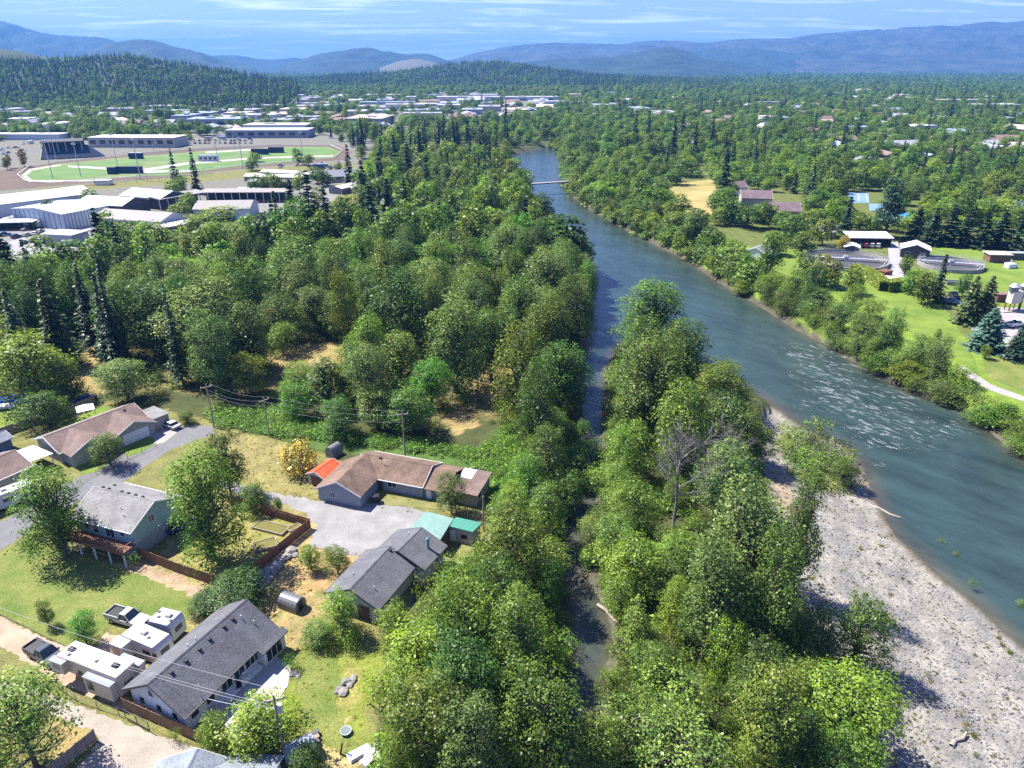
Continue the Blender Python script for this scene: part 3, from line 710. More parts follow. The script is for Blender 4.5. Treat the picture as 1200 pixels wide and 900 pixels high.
def house(name, label, A, B, hr, he, Wd, wall, roof, trim=None, oh=.45, oe=.35, wins=(), doors=(), vents=(), group=None, cat='house', LW=None, off=0.0, gut=True, loc=None, excl=True, ridgecap=True, wfm=None):
    """a gabled building; A, B = pixels of the two ridge ends. local x runs along the ridge from A to B, y to its left"""
    if loc is None: c, ang, LL = frame_of(A, B, hr)
    else: c, ang, LL = loc
    L_ = LL - 2 * oe
    if LW: L_ = LW
    r = Vector((math.cos(ang), math.sin(ang), 0)); n = Vector((-r.y, r.x, 0))
    c = Vector((c.x, c.y, 0)) + n * off
    T_ = thing(name, label, cat, c, ang, group)
    print('HOUSE', label[:40], 'L %.1f W %.1f' % (L_, Wd), [int(q) for q in PXY(c.x, c.y, he)])
    pit = (hr - he) / (Wd / 2); th = .16
    y1 = Wd / 2 + oh; ze = hr - pit * y1
    X = L_ / 2 + oe
    roof_o = MB().prism_x([(-y1, ze), (0, hr), (y1, ze), (y1, ze - th), (0, hr - th), (-y1, ze - th)], -X, X).build('roof', roof, T_)
    zt_ = hr - th - .01
    MB().prism_x([(-Wd / 2, -.05), (Wd / 2, -.05), (Wd / 2, zt_ - pit * Wd / 2), (0, zt_), (-Wd / 2, zt_ - pit * Wd / 2)], -L_ / 2, L_ / 2).build('wall', wall, T_)
    tm = trim or M_trim
    for s in (-1, 1):
        f = MB()
        x0, x1 = (X + .002, X + .05) if s > 0 else (-X - .05, -X - .002)
        f.prism_x([(-y1, ze + .03), (0, hr + .03), (y1, ze + .03), (y1, ze - th - .07), (0, hr - th - .07), (-y1, ze - th - .07)], x0, x1)
        f.build('fascia', tm, T_)
    if gut:
        for s in (-1, 1):
            MB().box(-X, X, s * y1 + (.003 if s > 0 else -.12), s * y1 + (.12 if s > 0 else -.003), ze - th, ze - .02).build('gutter', tm, T_)
    if ridgecap:
        MB().prism_x([(-.16, hr - .16 * pit + .035), (0, hr + .05), (.16, hr - .16 * pit + .035), (.16, hr - .16 * pit + .004), (0, hr + .01), (-.16, hr - .16 * pit + .004)], -X + .01, X - .01).build('ridge_cap', roof, roof_o)
    for w in wins: window(T_, w[0], L_, Wd, *w[1:], fm=wfm)
    for d in doors: door(T_, d[0], L_, Wd, *d[1:])
    for v in vents:   # (x, y, kind)
        z = hr - abs(v[1]) * pit
        b = MB()
        k = v[2] if len(v) > 2 else 'v'
        if k == 'v': b.box(v[0] - .2, v[0] + .2, v[1] - .2, v[1] + .2, z - .08, z + .2); b.build('roof_vent', M_black, roof_o, bevel=.04)
        elif k == 'p': b.tube((v[0], v[1], z - .2), (v[0], v[1], z + .5), .07); b.build('vent_pipe', M_trim, roof_o)
        elif k == 's': b.tube((v[0], v[1], z - .3), (v[0], v[1], z + 1.5), .2, n=10); b.tube((v[0], v[1], z + 1.55), (v[0], v[1], z + 1.75), .3, .12, n=10); b.build('stove_pipe', mat('teal_pipe', (.12, .26, .27), .5), roof_o)
    if excl: EXCL.append(foot(c, ang, L_ + 1.5, Wd + 1.5))
    T_['L'] = L_; T_['W'] = Wd
    return T_
def local(par, mb_name, mb, m, bevel=0): return mb.build(mb_name, m, par, bevel=bevel)

# ---- the long white house under a charcoal roof
h = house('house', 'long white house with a charcoal shingle roof and paved patio beside it', (172, 802), (289, 702), 5.7, 3.2, 8.2, W_white, R_char, M_dtrim, oh=.6, oe=.5,
          wins=[('w', -2.6, 1.2, .8, 1.1), ('w', -.2, 1.2, .8, 1.1), ('w', 2.4, 1.2, .8, 1.1), ('w', .6, 3.2, .7, .8), ('s', -5.6, 1.2, 1.0, 1.1), ('s', -3.4, 1.1, 1.1, 1.2), ('s', -1.0, .7, 1.5, 1.8, 1), ('s', .9, .7, 1.5, 1.8, 1), ('s', 3.0, .9, 2.2, 1.5, 2)],
          vents=[(-4.8, -.7), (-2.9, -.8), (-1.0, -.8), (.6, -.7), (2.8, -.7), (4.2, -.7), (-1.3, .6, 'p'), (-.2, .5, 'p'), (5.0, -1.2, 'p'), (5.6, -2.5, 'p')], wfm=M_trim)
Lh = h['L']
b = MB(); b.box(Lh / 2 - 3.0, Lh / 2 + .6, -8.2 / 2 - 1.1, -8.2 / 2 + .02, -.05, 2.25); local(h, 'wall', b, W_white)
ex = 8.2 / 2
pit = 2.5 / 4.1
b = MB().slab([(Lh / 2 - 3.4, -ex - .61, 5.7 - pit * (ex + .61) + .01), (Lh / 2 - 3.4, -ex - 1.5, 2.45), (Lh / 2 + .95, -ex - 1.5, 2.45), (Lh / 2 + .95, -ex - .61, 5.7 - pit * (ex + .61) + .01)], .16); local(h, 'roof', b, R_char)
b = MB(); b.box(Lh / 2 - 2.7, Lh / 2 - .1, -ex - 1.17, -ex - 1.09, .3, 2.0); fo = local(h, 'window', b, M_trim)
for k in range(3):
    q = MB(); q.box(Lh / 2 - 2.6 + k * .85, Lh / 2 - 1.85 + k * .85, -ex - 1.19, -ex - 1.15, .4, 1.9); q.build('pane', M_glass, fo)
b = MB(); b.box(Lh / 2 + .58, Lh / 2 + .66, -ex - 1.0, -ex - .1, .6, 1.9); fo = local(h, 'window', b, mat('tan_frame', (.45, .36, .2)))
q = MB(); q.box(Lh / 2 + .62, Lh / 2 + .68, -ex - .9, -ex - .2, .7, 1.8); q.build('pane', M_glass, fo)
b = MB(); b.tube((-Lh / 2 + 2.2, -ex - .3, 2.2), (-Lh / 2 + 2.2, -ex - .3, 5.0), .05); local(h, 'service_mast', b, M_metal)
b = MB(); b.box(-3.2, 3.6, -ex - .9, -ex - .02, .05, .35); local(h, 'step', b, M_white)
HOUSE1 = h

# ---- two storey teal house with deck
h = house('house', 'two storey pale teal house with grey roof and wooden deck on posts', (110, 570), (181, 587), 7.0, 4.9, 9.2, W_teal, R_grey, M_trim, oh=.5, oe=.35,
          wins=[('e', -1.0, 4.0, 1.0, 1.1, 1), ('s', -3.2, 3.0, 1.1, 1.1), ('s', -1.5, 2.7, 1.0, 1.3), ('s', 3.6, 3.3, .8, .9), ('s', 1.2, 2.6, 1.6, 1.9, 1)],
          vents=[(x, .45) for x in (-4.6, -3.4, -.9, .4, 1.8, 3.2)] + [(1.5, -2.2, 'p'), (2.8, -3.1, 'p'), (-4.9, 2.6)])
Lh = h['L']; Wd = h['W']
b = MB(); b.box(-Lh / 2 - .05, Lh / 2 + .05, -Wd / 2 - .05, Wd / 2 + .05, -.05, 2.35); local(h, 'basement_wall', b, W_grey)
dk = MB()
for k in range(13): dk.box(-Lh / 2 - .2, Lh / 2 + .4, -Wd / 2 - .2 - k * .17 - .15, -Wd / 2 - .2 - k * .17, 2.38, 2.45)
local(h, 'deck_boards', dk, M_deck)['kind'] = 'stuff'
yo = -Wd / 2 - 2.4
for k in range(5):
    x = -Lh / 2 + k * (Lh + .2) / 4
    b = MB(); b.box(x - .09, x + .09, yo, yo + .18, 0, 2.38); local(h, 'deck_post', b, M_trim)
b = MB()
for x0, x1, y0, y1 in ((-Lh / 2 - .2, Lh / 2 + .4, yo, yo + .08), (-Lh / 2 - .2, -Lh / 2 - .12, yo, -Wd / 2 - .1), (Lh / 2 + .32, Lh / 2 + .4, yo, -Wd / 2 - .1)):
    b.box(x0, x1, y0, y1, 3.38, 3.46); b.box(x0, x1, y0, y1, 2.46, 2.56)
for k in range(46):
    x = -Lh / 2 - .2 + k * (Lh + .5) / 45; b.box(x, x + .06, yo + .01, yo + .07, 2.56, 3.38)
local(h, 'deck_railing', b, M_wood)['kind'] = 'stuff'
b = MB(); b.box(-Lh / 2 - .2, Lh / 2 + .4, yo - .05, yo - .003, 2.1, 2.46); local(h, 'deck_beam', b, M_wood)
HOUSE2 = h

# ---- ranch house
h = house('house', 'low ranch house with red brown roof and white garage door on the street', (50, 512), (157, 472), 4.4, 2.7, 8.4, W_beige, R_ranch, M_trim, oh=.6, oe=.4,
          wins=[('s', 2.0, .9, 2.0, 1.3, 1), ('s', 4.6, 1.0, 1.2, 1.1)], doors=[('s', .2, .95, 2.05, M_dtrim)], vents=[(6.0, -.9)])
Lh = h['L']; ca, sa = math.cos(h.rotation_euler.z), math.sin(h.rotation_euler.z)
def wing(par, x, ylen, wd, hr, he, wall, roof, trim, ext, wins=(), gd=None):
    "cross wing: ridge along local -y from the main ridge, gable end at y = -ext"
    p_ = (hr - he) / (wd / 2); th = .16; y1 = wd / 2 + .4; ze = hr - p_ * y1
    b = MB().prism_y([(x - y1, ze), (x, hr), (x + y1, ze), (x + y1, ze - th), (x, hr - th), (x - y1, ze - th)], -ext - .4, -.2); b.build('roof', roof, par)
    zt_ = hr - th - .01
    b = MB().prism_y([(x - wd / 2, -.05), (x + wd / 2, -.05), (x + wd / 2, zt_ - p_ * wd / 2), (x, zt_), (x - wd / 2, zt_ - p_ * wd / 2)], -ext, -.6); b.build('wall', wall, par)
    b = MB().prism_y([(x - y1, ze + .03), (x, hr + .03), (x + y1, ze + .03), (x + y1, ze - th - .07), (x, hr - th - .07), (x - y1, ze - th - .07)], -ext - .45, -ext - .402); b.build('fascia', trim, par)
    for (dx, z, w, hh) in wins:
        b = MB(); b.box(x + dx - w / 2 - .08, x + dx + w / 2 + .08, -ext - .06, -ext + .01, z - .08, z + hh + .08); f = b.build('window', M_trim, par)
        b = MB(); b.box(x + dx - w / 2, x + dx + w / 2, -ext - .075, -ext - .04, z, z + hh); b.build('pane', M_glass, f)
        b = MB(); b.box(x + dx - .03, x + dx + .03, -ext - .09, -ext - .05, z, z + hh); b.build('mullion', M_trim, f)
    if gd:
        b = MB(); b.box(x - gd / 2, x + gd / 2, -ext - .05, -ext + .01, .05, 2.2); f = b.build('garage_door', M_white, par)
        for k in range(4):
            b = MB(); b.box(x - gd / 2 + .08, x + gd / 2 - .08, -ext - .075, -ext - .045, .1 + k * .53, .55 + k * .53); b.build('door_panel', M_white, f)
wing(h, -Lh / 2 + 4.2, 0, 7.4, 4.3, 2.7, W_beige, R_ranch, M_trim, 7.4, wins=[(.6, 1.0, 1.5, 1.1)])
wing(h, Lh / 2 - 4.0, 0, 7.6, 4.35, 2.7, W_beige, R_ranch, M_trim, 7.2, gd=5.0)
b = MB(); b.box(Lh / 2 + .2, Lh / 2 + 3.4, -6.2, -1.2, -.05, 2.5); local(h, 'side_shed', b, W_tan)
b = MB(); b.box(Lh / 2 + .05, Lh / 2 + 3.7, -6.5, -.9, 2.52, 2.66); local(h, 'shed_roof', b, R_grey)
r = Vector((ca, sa)); n = Vector((-sa, ca)); c0 = Vector((h.location.x, h.location.y))
EXCL.append([c0 + r * (-Lh / 2) - n * 8, c0 + r * (Lh / 2 + 4) - n * 8, c0 + r * (Lh / 2 + 4), c0 - r * Lh / 2])
# house at the left edge with white lean-to
h = house('house', 'brown roofed house cut by the left edge with a white patio cover', (-62, 560), (18, 527), 4.2, 2.6, 8.5, W_beige, R_ranch, M_trim, wins=[('s', 5.2, 1.0, 1.5, 1.1, 1), ('s', -2, 1.0, 1.5, 1.1, 1)])
Lh = h['L']
b = MB().slab([(Lh / 2 + .42, -3.6, 2.75), (Lh / 2 + 4.4, -3.6, 2.45), (Lh / 2 + 4.4, 2.6, 2.45), (Lh / 2 + .42, 2.6, 2.75)], .1); local(h, 'patio_cover', b, M_white)
for yy in (-3.4, 2.4):
    b = MB(); b.box(Lh / 2 + 4.1, Lh / 2 + 4.25, yy, yy + .15, 0, 2.35); local(h, 'patio_post', b, M_white)
h = house('shed', 'small blue grey shed behind the house at the left edge', (-14, 512), (6, 504), 3.2, 2.4, 3.6, mat('blue_shed_wall', (.10, .15, .24)), R_blue, M_trim, cat='shed', gut=False)

# ---- L shaped brown house
h = house('house', 'L-shaped blue grey house with mottled brown roof behind the gravel lot', (424, 531), (507, 545.5), 4.2, 2.6, 7.4, W_blue, R_brown, M_trim, oh=.5, oe=.3,
          wins=[('s', .8, 1.0, 1.6, 1.2, 1), ('s', -3.2, 1.2, 1.0, .8)], doors=[('s', -1.4, .95, 2.05, M_dtrim)], vents=[(-3.5, 1.6, 'p')])
Lh = h['L']
wing(h, -Lh / 2 + .6, 0, 7.8, 4.45, 2.6, W_blue, R_brown, M_trim, 9.6, wins=[(-1.2, 1.1, .8, .9)])
b = MB().prism_x([(-4.2, 2.15), (0, 3.75), (4.0, 2.3), (4.0, 2.16), (0, 3.6), (-4.2, 2.0)], Lh / 2 + .36, Lh / 2 + 4.6); local(h, 'roof', b, R_brown)
b = MB(); b.box(Lh / 2 + .01, Lh / 2 + 4.4, -3.6, 3.5, -.05, 2.15); local(h, 'wall', b, mat('teal_grey_wall', (.17, .22, .215)))
b = MB(); b.box(Lh / 2 + .6, Lh / 2 + 1.5, -3.66, -3.59, .05, 2.05); o = local(h, 'door', b, M_white)
b = MB(); b.box(Lh / 2 + 1.32, Lh / 2 + 1.4, -3.72, -3.66, .95, 1.05); b.build('handle', M_metal, o)
b = MB(); b.box(Lh / 2 + 3.2, Lh / 2 + 4.3, -3.66, -3.59, .9, 1.9); o = local(h, 'window', b, M_trim)
b = MB(); b.box(Lh / 2 + 3.3, Lh / 2 + 4.2, -3.68, -3.64, 1.0, 1.8); b.build('pane', M_glass, o)
b = MB().slab([(Lh / 2 + 4.7, -3.9, 2.45), (Lh / 2 + 9.8, -3.9, 2.45), (Lh / 2 + 9.8, 3.2, 2.85), (Lh / 2 + 4.7, 3.2, 2.85)], .14); local(h, 'flat_roof', b, R_ranch)
b = MB().slab([(Lh / 2 + 4.9, .2, 2.72), (Lh / 2 + 7.2, .2, 2.72), (Lh / 2 + 7.2, 3.1, 2.89), (Lh / 2 + 4.9, 3.1, 2.89)], .03); local(h, 'metal_sheet', b, M_metal)
b = MB(); b.box(Lh / 2 + 4.5, Lh / 2 + 9.4, -3.4, 3.0, -.05, 2.28); local(h, 'wall', b, W_tan)
b = MB(); b.box(Lh / 2 + 9.38, Lh / 2 + 9.46, -2.6, -1.4, .9, 1.9); o = local(h, 'window', b, M_trim)
b = MB(); b.box(Lh / 2 + 9.42, Lh / 2 + 9.49, -2.5, -1.5, 1.0, 1.8); b.build('pane', M_glass, o)
b = MB(); b.tube((-2.2, -1.4, 3.5), (-2.2, -1.4, 5.2), .03); b.box(-2.55, -1.85, -1.5, -1.42, 4.6, 5.0); local(h, 'antenna', b, M_dtrim)
ca, sa = math.cos(h.rotation_euler.z), math.sin(h.rotation_euler.z); r = Vector((ca, sa)); n = Vector((-sa, ca)); c0 = Vector((h.location.x, h.location.y))
EXCL.append([c0 + r * (-Lh / 2 - 5) - n * 11, c0 + r * (-Lh / 2 + 6) - n * 11, c0 + r * (-Lh / 2 + 6), c0 - r * (Lh / 2 + 5)])
EXCL.append([c0 + r * (Lh / 2) - n * 5, c0 + r * (Lh / 2 + 11) - n * 5, c0 + r * (Lh / 2 + 11) + n * 5, c0 + r * (Lh / 2) + n * 5])
HOUSE5 = h
# red roofed shed
h = house('shed', 'small shed with a bright orange red metal roof', (368, 553), (391, 537), 3.0, 2.2, 3.6, mat('pale_shed_wall', (.5, .44, .37)), M_red, M_trim, oh=.3, oe=.25, cat='shed', gut=False, doors=[('w', 0, 2.2, 1.9, W_brown, .05)])
# ---- workshop: two charcoal volumes, teal carport, green shed
h = house('workshop', 'long white workshop with charcoal roof stepping down towards the leafy tree', (457, 640), (409.5, 690.5), 4.6, 2.9, 7.3, mat('cream_wall', (.52, .50, .46), .85, .08, .8), R_char, M_dtrim, oh=.5, oe=.35, cat='workshop',
          wins=[('e', -1.6, .9, 1.0, .9), ('n', 2.2, 1.0, 1.2, .9)], doors=[('e', 1.6, 1.8, 2.1, W_brown)], vents=[(-4.2, .4), (1.5, -1.8, 'p'), (2.6, 2.2, 'p')])
h = house('workshop', 'square white workshop with charcoal roof and teal stove pipe', (494, 618), (466, 645.5), 4.5, 2.9, 7.6, mat('cream_wall', (.52, .50, .46)), R_char, M_dtrim, oh=.45, oe=.35, cat='workshop',
          wins=[('n', -2.0, 1.1, .9, .8), ('n', -.8, 1.1, .5, .8)], vents=[(-.6, 2.6, 's'), (-1.2, -1.0, 'p')])
# teal metal carport
pts = [G(500, 599, 2.9), G(531.5, 607.5, 2.9), G(516, 632.5, 2.7), G(477.5, 621, 2.7)]
cc = sum(pts, Vector()) / 4
T_ = thing('carport', 'pale teal ribbed metal carport joined to the square workshop', 'carport', (cc.x, cc.y, 0))
for k in range(9):
    a0, a1 = k / 9, (k + .93) / 9
    q = [pts[0].lerp(pts[3], a0), pts[1].lerp(pts[2], a0), pts[1].lerp(pts[2], a1), pts[0].lerp(pts[3], a1)]
    MB().slab([v - Vector((cc.x, cc.y, 0)) for v in q], .06).build('metal_panel', M_tgreen, T_)
    e0, e1 = pts[0].lerp(pts[3], (k + .965) / 9), pts[1].lerp(pts[2], (k + .965) / 9)
    MB().tube(e0 - Vector((cc.x, cc.y, .0)), e1 - Vector((cc.x, cc.y, .0)), .055, n=5).build('rib', mat('teal_rib', (.28, .43, .38), .5), T_)
for p_ in pts:
    q = p_.lerp(cc, .06) - Vector((cc.x, cc.y, 0)); MB().box(q.x - .07, q.x + .07, q.y - .07, q.y + .07, 0, q.z - .1).build('post', M_gwood, T_)
b = MB(); q0 = pts[1].lerp(cc, .05) - Vector((cc.x, cc.y, 0)); q1 = pts[2].lerp(cc, .05) - Vector((cc.x, cc.y, 0)); dv = (q1 - q0).normalized() * .06; nv = Vector((-dv.y, dv.x, 0))
b.hexa([(q0 + nv).xy[:] + (0,), (q1 + nv).xy[:] + (0,), (q1 - nv).xy[:] + (0,), (q0 - nv).xy[:] + (0,), (q0 + nv).xy[:] + (2.6,), (q1 + nv).xy[:] + (2.5,), (q1 - nv).xy[:] + (2.5,), (q0 - nv).xy[:] + (2.6,)]); b.build('wall', W_brown, T_)
EXCL.append([p_.to_2d() for p_ in pts])
pts = [G(535, 606, 2.9), G(565, 612.5, 2.8), G(554, 623.5, 2.6), G(522, 615.5, 2.7)]
cc = sum(pts, Vector()) / 4; cz = Vector((cc.x, cc.y, 0))
T_ = thing('shed', 'tan shed with a flat dark green metal roof beside the teal carport', 'shed', cz)
for k in range(6):
    q = [pts[0].lerp(pts[1], k / 6), pts[0].lerp(pts[1], (k + .96) / 6), pts[3].lerp(pts[2], (k + .96) / 6), pts[3].lerp(pts[2], k / 6)]
    MB().slab([v - cz for v in q], .08).build('metal_panel', M_green, T_)
q = [(v.lerp(cc, .12) - cz) for v in pts]
MB().prism_z([(v.x, v.y) for v in q], -.05, 2.48).build('wall', W_tan, T_)
def onwall(a, b_, t0, t1, z0, z1, th=.06):
    p0, p1 = a.lerp(b_, t0), a.lerp(b_, t1); d = (p1 - p0).normalized(); nn = Vector((d.y, -d.x, 0))
    if nn.dot((a + b_) / 2) < 0: nn = -nn
    nn.z = 0; nn = nn.normalized() * th
    return MB().hexa([(p0.x, p0.y, z0), (p1.x, p1.y, z0), (p1.x + nn.x, p1.y + nn.y, z0), (p0.x + nn.x, p0.y + nn.y, z0), (p0.x, p0.y, z1), (p1.x, p1.y, z1), (p1.x + nn.x, p1.y + nn.y, z1), (p0.x + nn.x, p0.y + nn.y, z1)])
dr = onwall(q[3], q[2], .08, .32, .05, 2.0).build('door', M_white, T_)
onwall(q[3], q[2], .29, .31, .95, 1.05, .1).build('handle', M_metal, dr)
wd_ = onwall(q[3], q[2], .55, .8, .9, 1.6).build('window', M_dtrim, T_)
onwall(q[3], q[2], .57, .78, .95, 1.55, .075).build('pane', M_glass, wd_)
EXCL.append([v.to_2d() for v in pts])
# small arched shed
def arched(name, label, px, ang, L_, Wd, hh, m, m2, cat='shed', group=None):
    c = G(*px); T_ = thing(name, label, cat, c, ang, group)
    pr = [(-Wd / 2, -.05), (-Wd / 2, hh * .45)] + [(-Wd / 2 * math.cos(t), hh * .45 + hh * .55 * math.sin(t)) for t in np.linspace(.25, PI - .25, 8)] + [(Wd / 2, hh * .45), (Wd / 2, -.05)]
    nseg = 5
    for k in range(nseg):
        MB().prism_x(pr, -L_ / 2 + k * L_ / nseg, -L_ / 2 + (k + .95) * L_ / nseg).build('metal_section', m, T_)
    MB().prism_x([(y * .93, z * .96) for y, z in pr], -L_ / 2 + .05, L_ / 2 - .1).build('inner_skin', m2, T_)
    b = MB(); b.box(L_ / 2 - .1, L_ / 2, -Wd * .22, Wd * .22, 0, hh * .75); b.build('door', m2, T_)
    EXCL.append(foot(c, ang, L_, Wd)); return T_
arched('arched_shed', 'dark arched metal shed standing on tan dirt', (343, 711), math.radians(-25), 3.0, 2.1, 1.9, mat('dark_corrugated', (.16, .165, .175), .5, .15, 1, metal=.3), M_black)
arched('storage_tank', 'round topped grey metal tank behind the red roofed shed', (392, 533), math.radians(60), 2.6, 1.9, 2.2, mat('tank_grey', (.17, .17, .18), .5, .15, 1), M_black, cat='tank')
# house at the bottom edge
h = house('house', 'blue grey roofed house cut off by the bottom edge', (231, 877), (200, 940), 4.4, 2.8, 7.5, W_white, R_blue, M_trim, oh=.4, oe=.3, vents=[(2.4, 1.8), (1.5, 2.2, 'p')])
Lh = h['L']
b = MB().prism_y([(-3.6, 2.75), (0, 4.0), (3.6, 2.75), (3.6, 2.6), (0, 3.85), (-3.6, 2.6)], .2, 8.2); local(h, 'roof', b, R_blue)
b = MB().prism_y([(-3.2, -.05), (3.2, -.05), (3.2, 2.72), (0, 3.82), (-3.2, 2.72)], 3.5, 7.8); local(h, 'wall', b, W_white)
b = MB(); b.box(.3, .7, 5.4, 5.8, 3.9, 4.25); local(h, 'roof_vent', b, M_black)

# ------------------------------------------------------------------ fences
def fence(label, px, hgt, m, pan=2.2, z=0, name='fence', skip=(), mp=None, group=None, boards=9):
    P = [G(u, v, 0) for u, v in px]
    T_ = thing(name, label, 'fence', P[0], 0, group)
    o = P[0]
    for i in range(len(P) - 1):
        a, b = P[i], P[i + 1]; n = max(1, round((b - a).length / pan)); d = (b - a).normalized(); nn = Vector((-d.y, d.x, 0))
        for k in range(n):
            s, e = a.lerp(b, k / n) - o, a.lerp(b, (k + 1) / n) - o
            mb = MB(); ln = (e - s).length
            for j in range(boards):     # boards of uneven height
                p0 = s + d * (.07 + (ln - .14) * j / boards); p1 = s + d * (.07 + (ln - .14) * (j + .93) / boards)
                hh = hgt - rnd.uniform(0, .06); w_ = .02 + rnd.uniform(0, .012)
                mb.hexa([(p0 - nn * w_)[:2] + (.05,), (p1 - nn * w_)[:2] + (.05,), (p1 + nn * w_)[:2] + (.05,), (p0 + nn * w_)[:2] + (.05,), (p0 - nn * w_)[:2] + (hh,), (p1 - nn * w_)[:2] + (hh,), (p1 + nn * w_)[:2] + (hh,), (p0 + nn * w_)[:2] + (hh,)])
            for zz_ in (.4, hgt - .4):
                p0 = s + nn * .05; p1 = e + nn * .05; mb.tube((p0.x, p0.y, zz_), (p1.x, p1.y, zz_), .045, n=4)
            mb.build('panel', m, T_)
            MB().box(s.x - .06, s.x + .06, s.y - .06, s.y + .06, 0, hgt + .05).build('post', mp or m, T_)
        if i == len(P) - 2:
            e = P[-1] - o; MB().box(e.x - .06, e.x + .06, e.y - .06, e.y + .06, 0, hgt + .05).build('post', mp or m, T_)
    return T_
fence('reddish brown board fence round the patchy yard by the gravel lot', [(158, 651), (203, 669), (252, 686), (291, 679), (364, 619), (300, 600), (270, 592)], 1.8, M_wood)
fence('weathered board fence beside the dry grass at the bottom left', [(113, 868), (72, 902), (40, 930)], 1.7, M_gwood)
fence('brown board fence below the gable of the long white house', [(146, 831), (175, 844), (226, 866), (262, 884), (300, 905)], 1.7, mat('amber_wood', (.27, .16, .09), .9, .25, 1.2, stretch=(3, 3, .6)))
fence('dark board fence behind the ranch house', [(-20, 520), (40, 497), (75, 489), (112, 472)], 1.8, M_gwood)
# wire fences and gate
def wire_fence(label, px, hgt, pan, name='wire_fence', mt=None):
    P = [G(u, v, 0) for u, v in px]; o = P[0]
    T_ = thing(name, label, 'fence', o); w = MB()
    for i in range(len(P) - 1):
        a, b = P[i] - o, P[i + 1] - o; n = max(1, round((b - a).length / pan))
        for k in range(n + (i == len(P) - 2)):
            p_ = a.lerp(b, k / n); MB().tube((p_.x, p_.y, 0), (p_.x, p_.y, hgt), .045, n=5).build('post', mt or M_gwood, T_)
        for z in (.2, hgt * .5, hgt - .05): w.tube((a.x, a.y, z), (b.x, b.y, z), .018, n=4)
    w.build('wire', M_dtrim, T_, kind='stuff')
wire_fence('low wire fence with thin posts along the ranch lawn edge', [(60, 612), (95, 566), (113, 556), (150, 538), (183, 524)], 1.0, 3)
wire_fence('thin wire fence between the dirt drive and the gravel yard', [(52, 796), (90, 822), (140, 839)], 1.2, 3)
wire_fence('dark low edging rail between lawn and dirt drive', [(0, 721), (40, 741), (80, 760), (105, 766)], .35, 4)
g0, g1 = G(148, 843), G(176, 858)
T_ = thing('gate', 'dark metal frame gate standing open on the gravel yard', 'gate', g0)
q = g1 - g0
b = MB()
for z in (.25, 1.5): b.tube((0, 0, z), (q.x, q.y, z), .05)
for k in (0, .5, 1): b.tube((q.x * k, q.y * k, .2), (q.x * k, q.y * k, 1.55), .05)
b.build('gate_frame', M_dtrim, T_)
b = MB()
for k in range(1, 14): b.tube((q.x * k / 14, q.y * k / 14, .25), (q.x * k / 14, q.y * k / 14, 1.5), .012, n=3)
b.build('mesh_wire', M_metal, T_, kind='stuff')

# ------------------------------------------------------------------ poles and wires
def pole(label, px, hgt, arm=0.0, ang=0.0, transformer=False, name='utility_pole', light=False):
    c = G(*px); T_ = thing(name, label, 'pole', (c.x, c.y, 0), ang)
    MB().tube((0, 0, 0), (0, 0, hgt), .15, .1, 8).build('mast', M_gwood, T_)
    if arm:
        MB().box(-arm, arm, -.07, .07, hgt - .75, hgt - .58).build('crossarm', M_gwood, T_)
        for s in (-1, 0, 1): MB().tube((s * arm * .9, 0, hgt - .58), (s * arm * .9, 0, hgt - .38), .06, n=6).build('insulator', M_trim, T_)
    if transformer: MB().tube((.35, 0, hgt - 2.4), (.35, 0, hgt - 1.4), .28, n=10).build('transformer', M_metal, T_)
    return Vector((c.x, c.y, hgt))
p1 = pole('wooden utility pole at the end of the residential street', (251, 501), 9.5, 1.1, .6)
p2 = pole('wooden utility pole in the brambles left of the orange tipped bush', (316, 512), 8.5, 1.1, .9)
p3 = pole('wooden utility pole behind the L-shaped brown house', (475, 536), 9.5, 1.1, .2)
p4 = pole('short bare pole beside the flat green roofed shed', (567, 623), 6.5)
p5 = pole('wooden pole with grey transformer in the bright yard tree', (335, 893), 9.5, 1.0, .3, True)
p6 = pole('wooden utility pole just outside the left edge', (-70, 752), 9.5, 1.0, .3)
def wires(label, a, b, offs, sag=.9, r=.014):
    d = (b - a); nn = Vector((-d.y, d.x, 0)).normalized()
    T_ = thing('power_line', label, 'wires', a)
    for o_, dz_ in offs:
        pts = []; mb = MB()
        for k in range(13):
            t_ = k / 12; p_ = a.lerp(b, t_) + nn * o_; p_.z += dz_ - sag * 4 * t_ * (1 - t_); pts.append(p_ - a)
        mb.path(pts, [r] * 13, 4); mb.build('wire', mat('wire_alloy', (.42, .42, .43), .5, .05, 1), T_)
wires('three power lines between the bramble pole and the pole behind the brown house', p2, p3, [(-1, -.3), (1, -.3), (0, -2.2)])
wires('power lines from the street pole to the bramble pole', p1, p2, [(-1, -.3), (1, -.3), (0, -1.8)])
wires('power lines crossing over the charcoal roof to the transformer pole', p6, p5, [(-.9, -.3), (.9, -.3), (0, -2.0)], 1.2, .016)
pr = HOUSE1.matrix_basis @ Vector((-HOUSE1['L'] / 2 + 2.2, -4.4, 5.0))
wires('service line from the transformer pole to the mast of the white house', p5, pr, [(0, -1.8)], .4, .03)
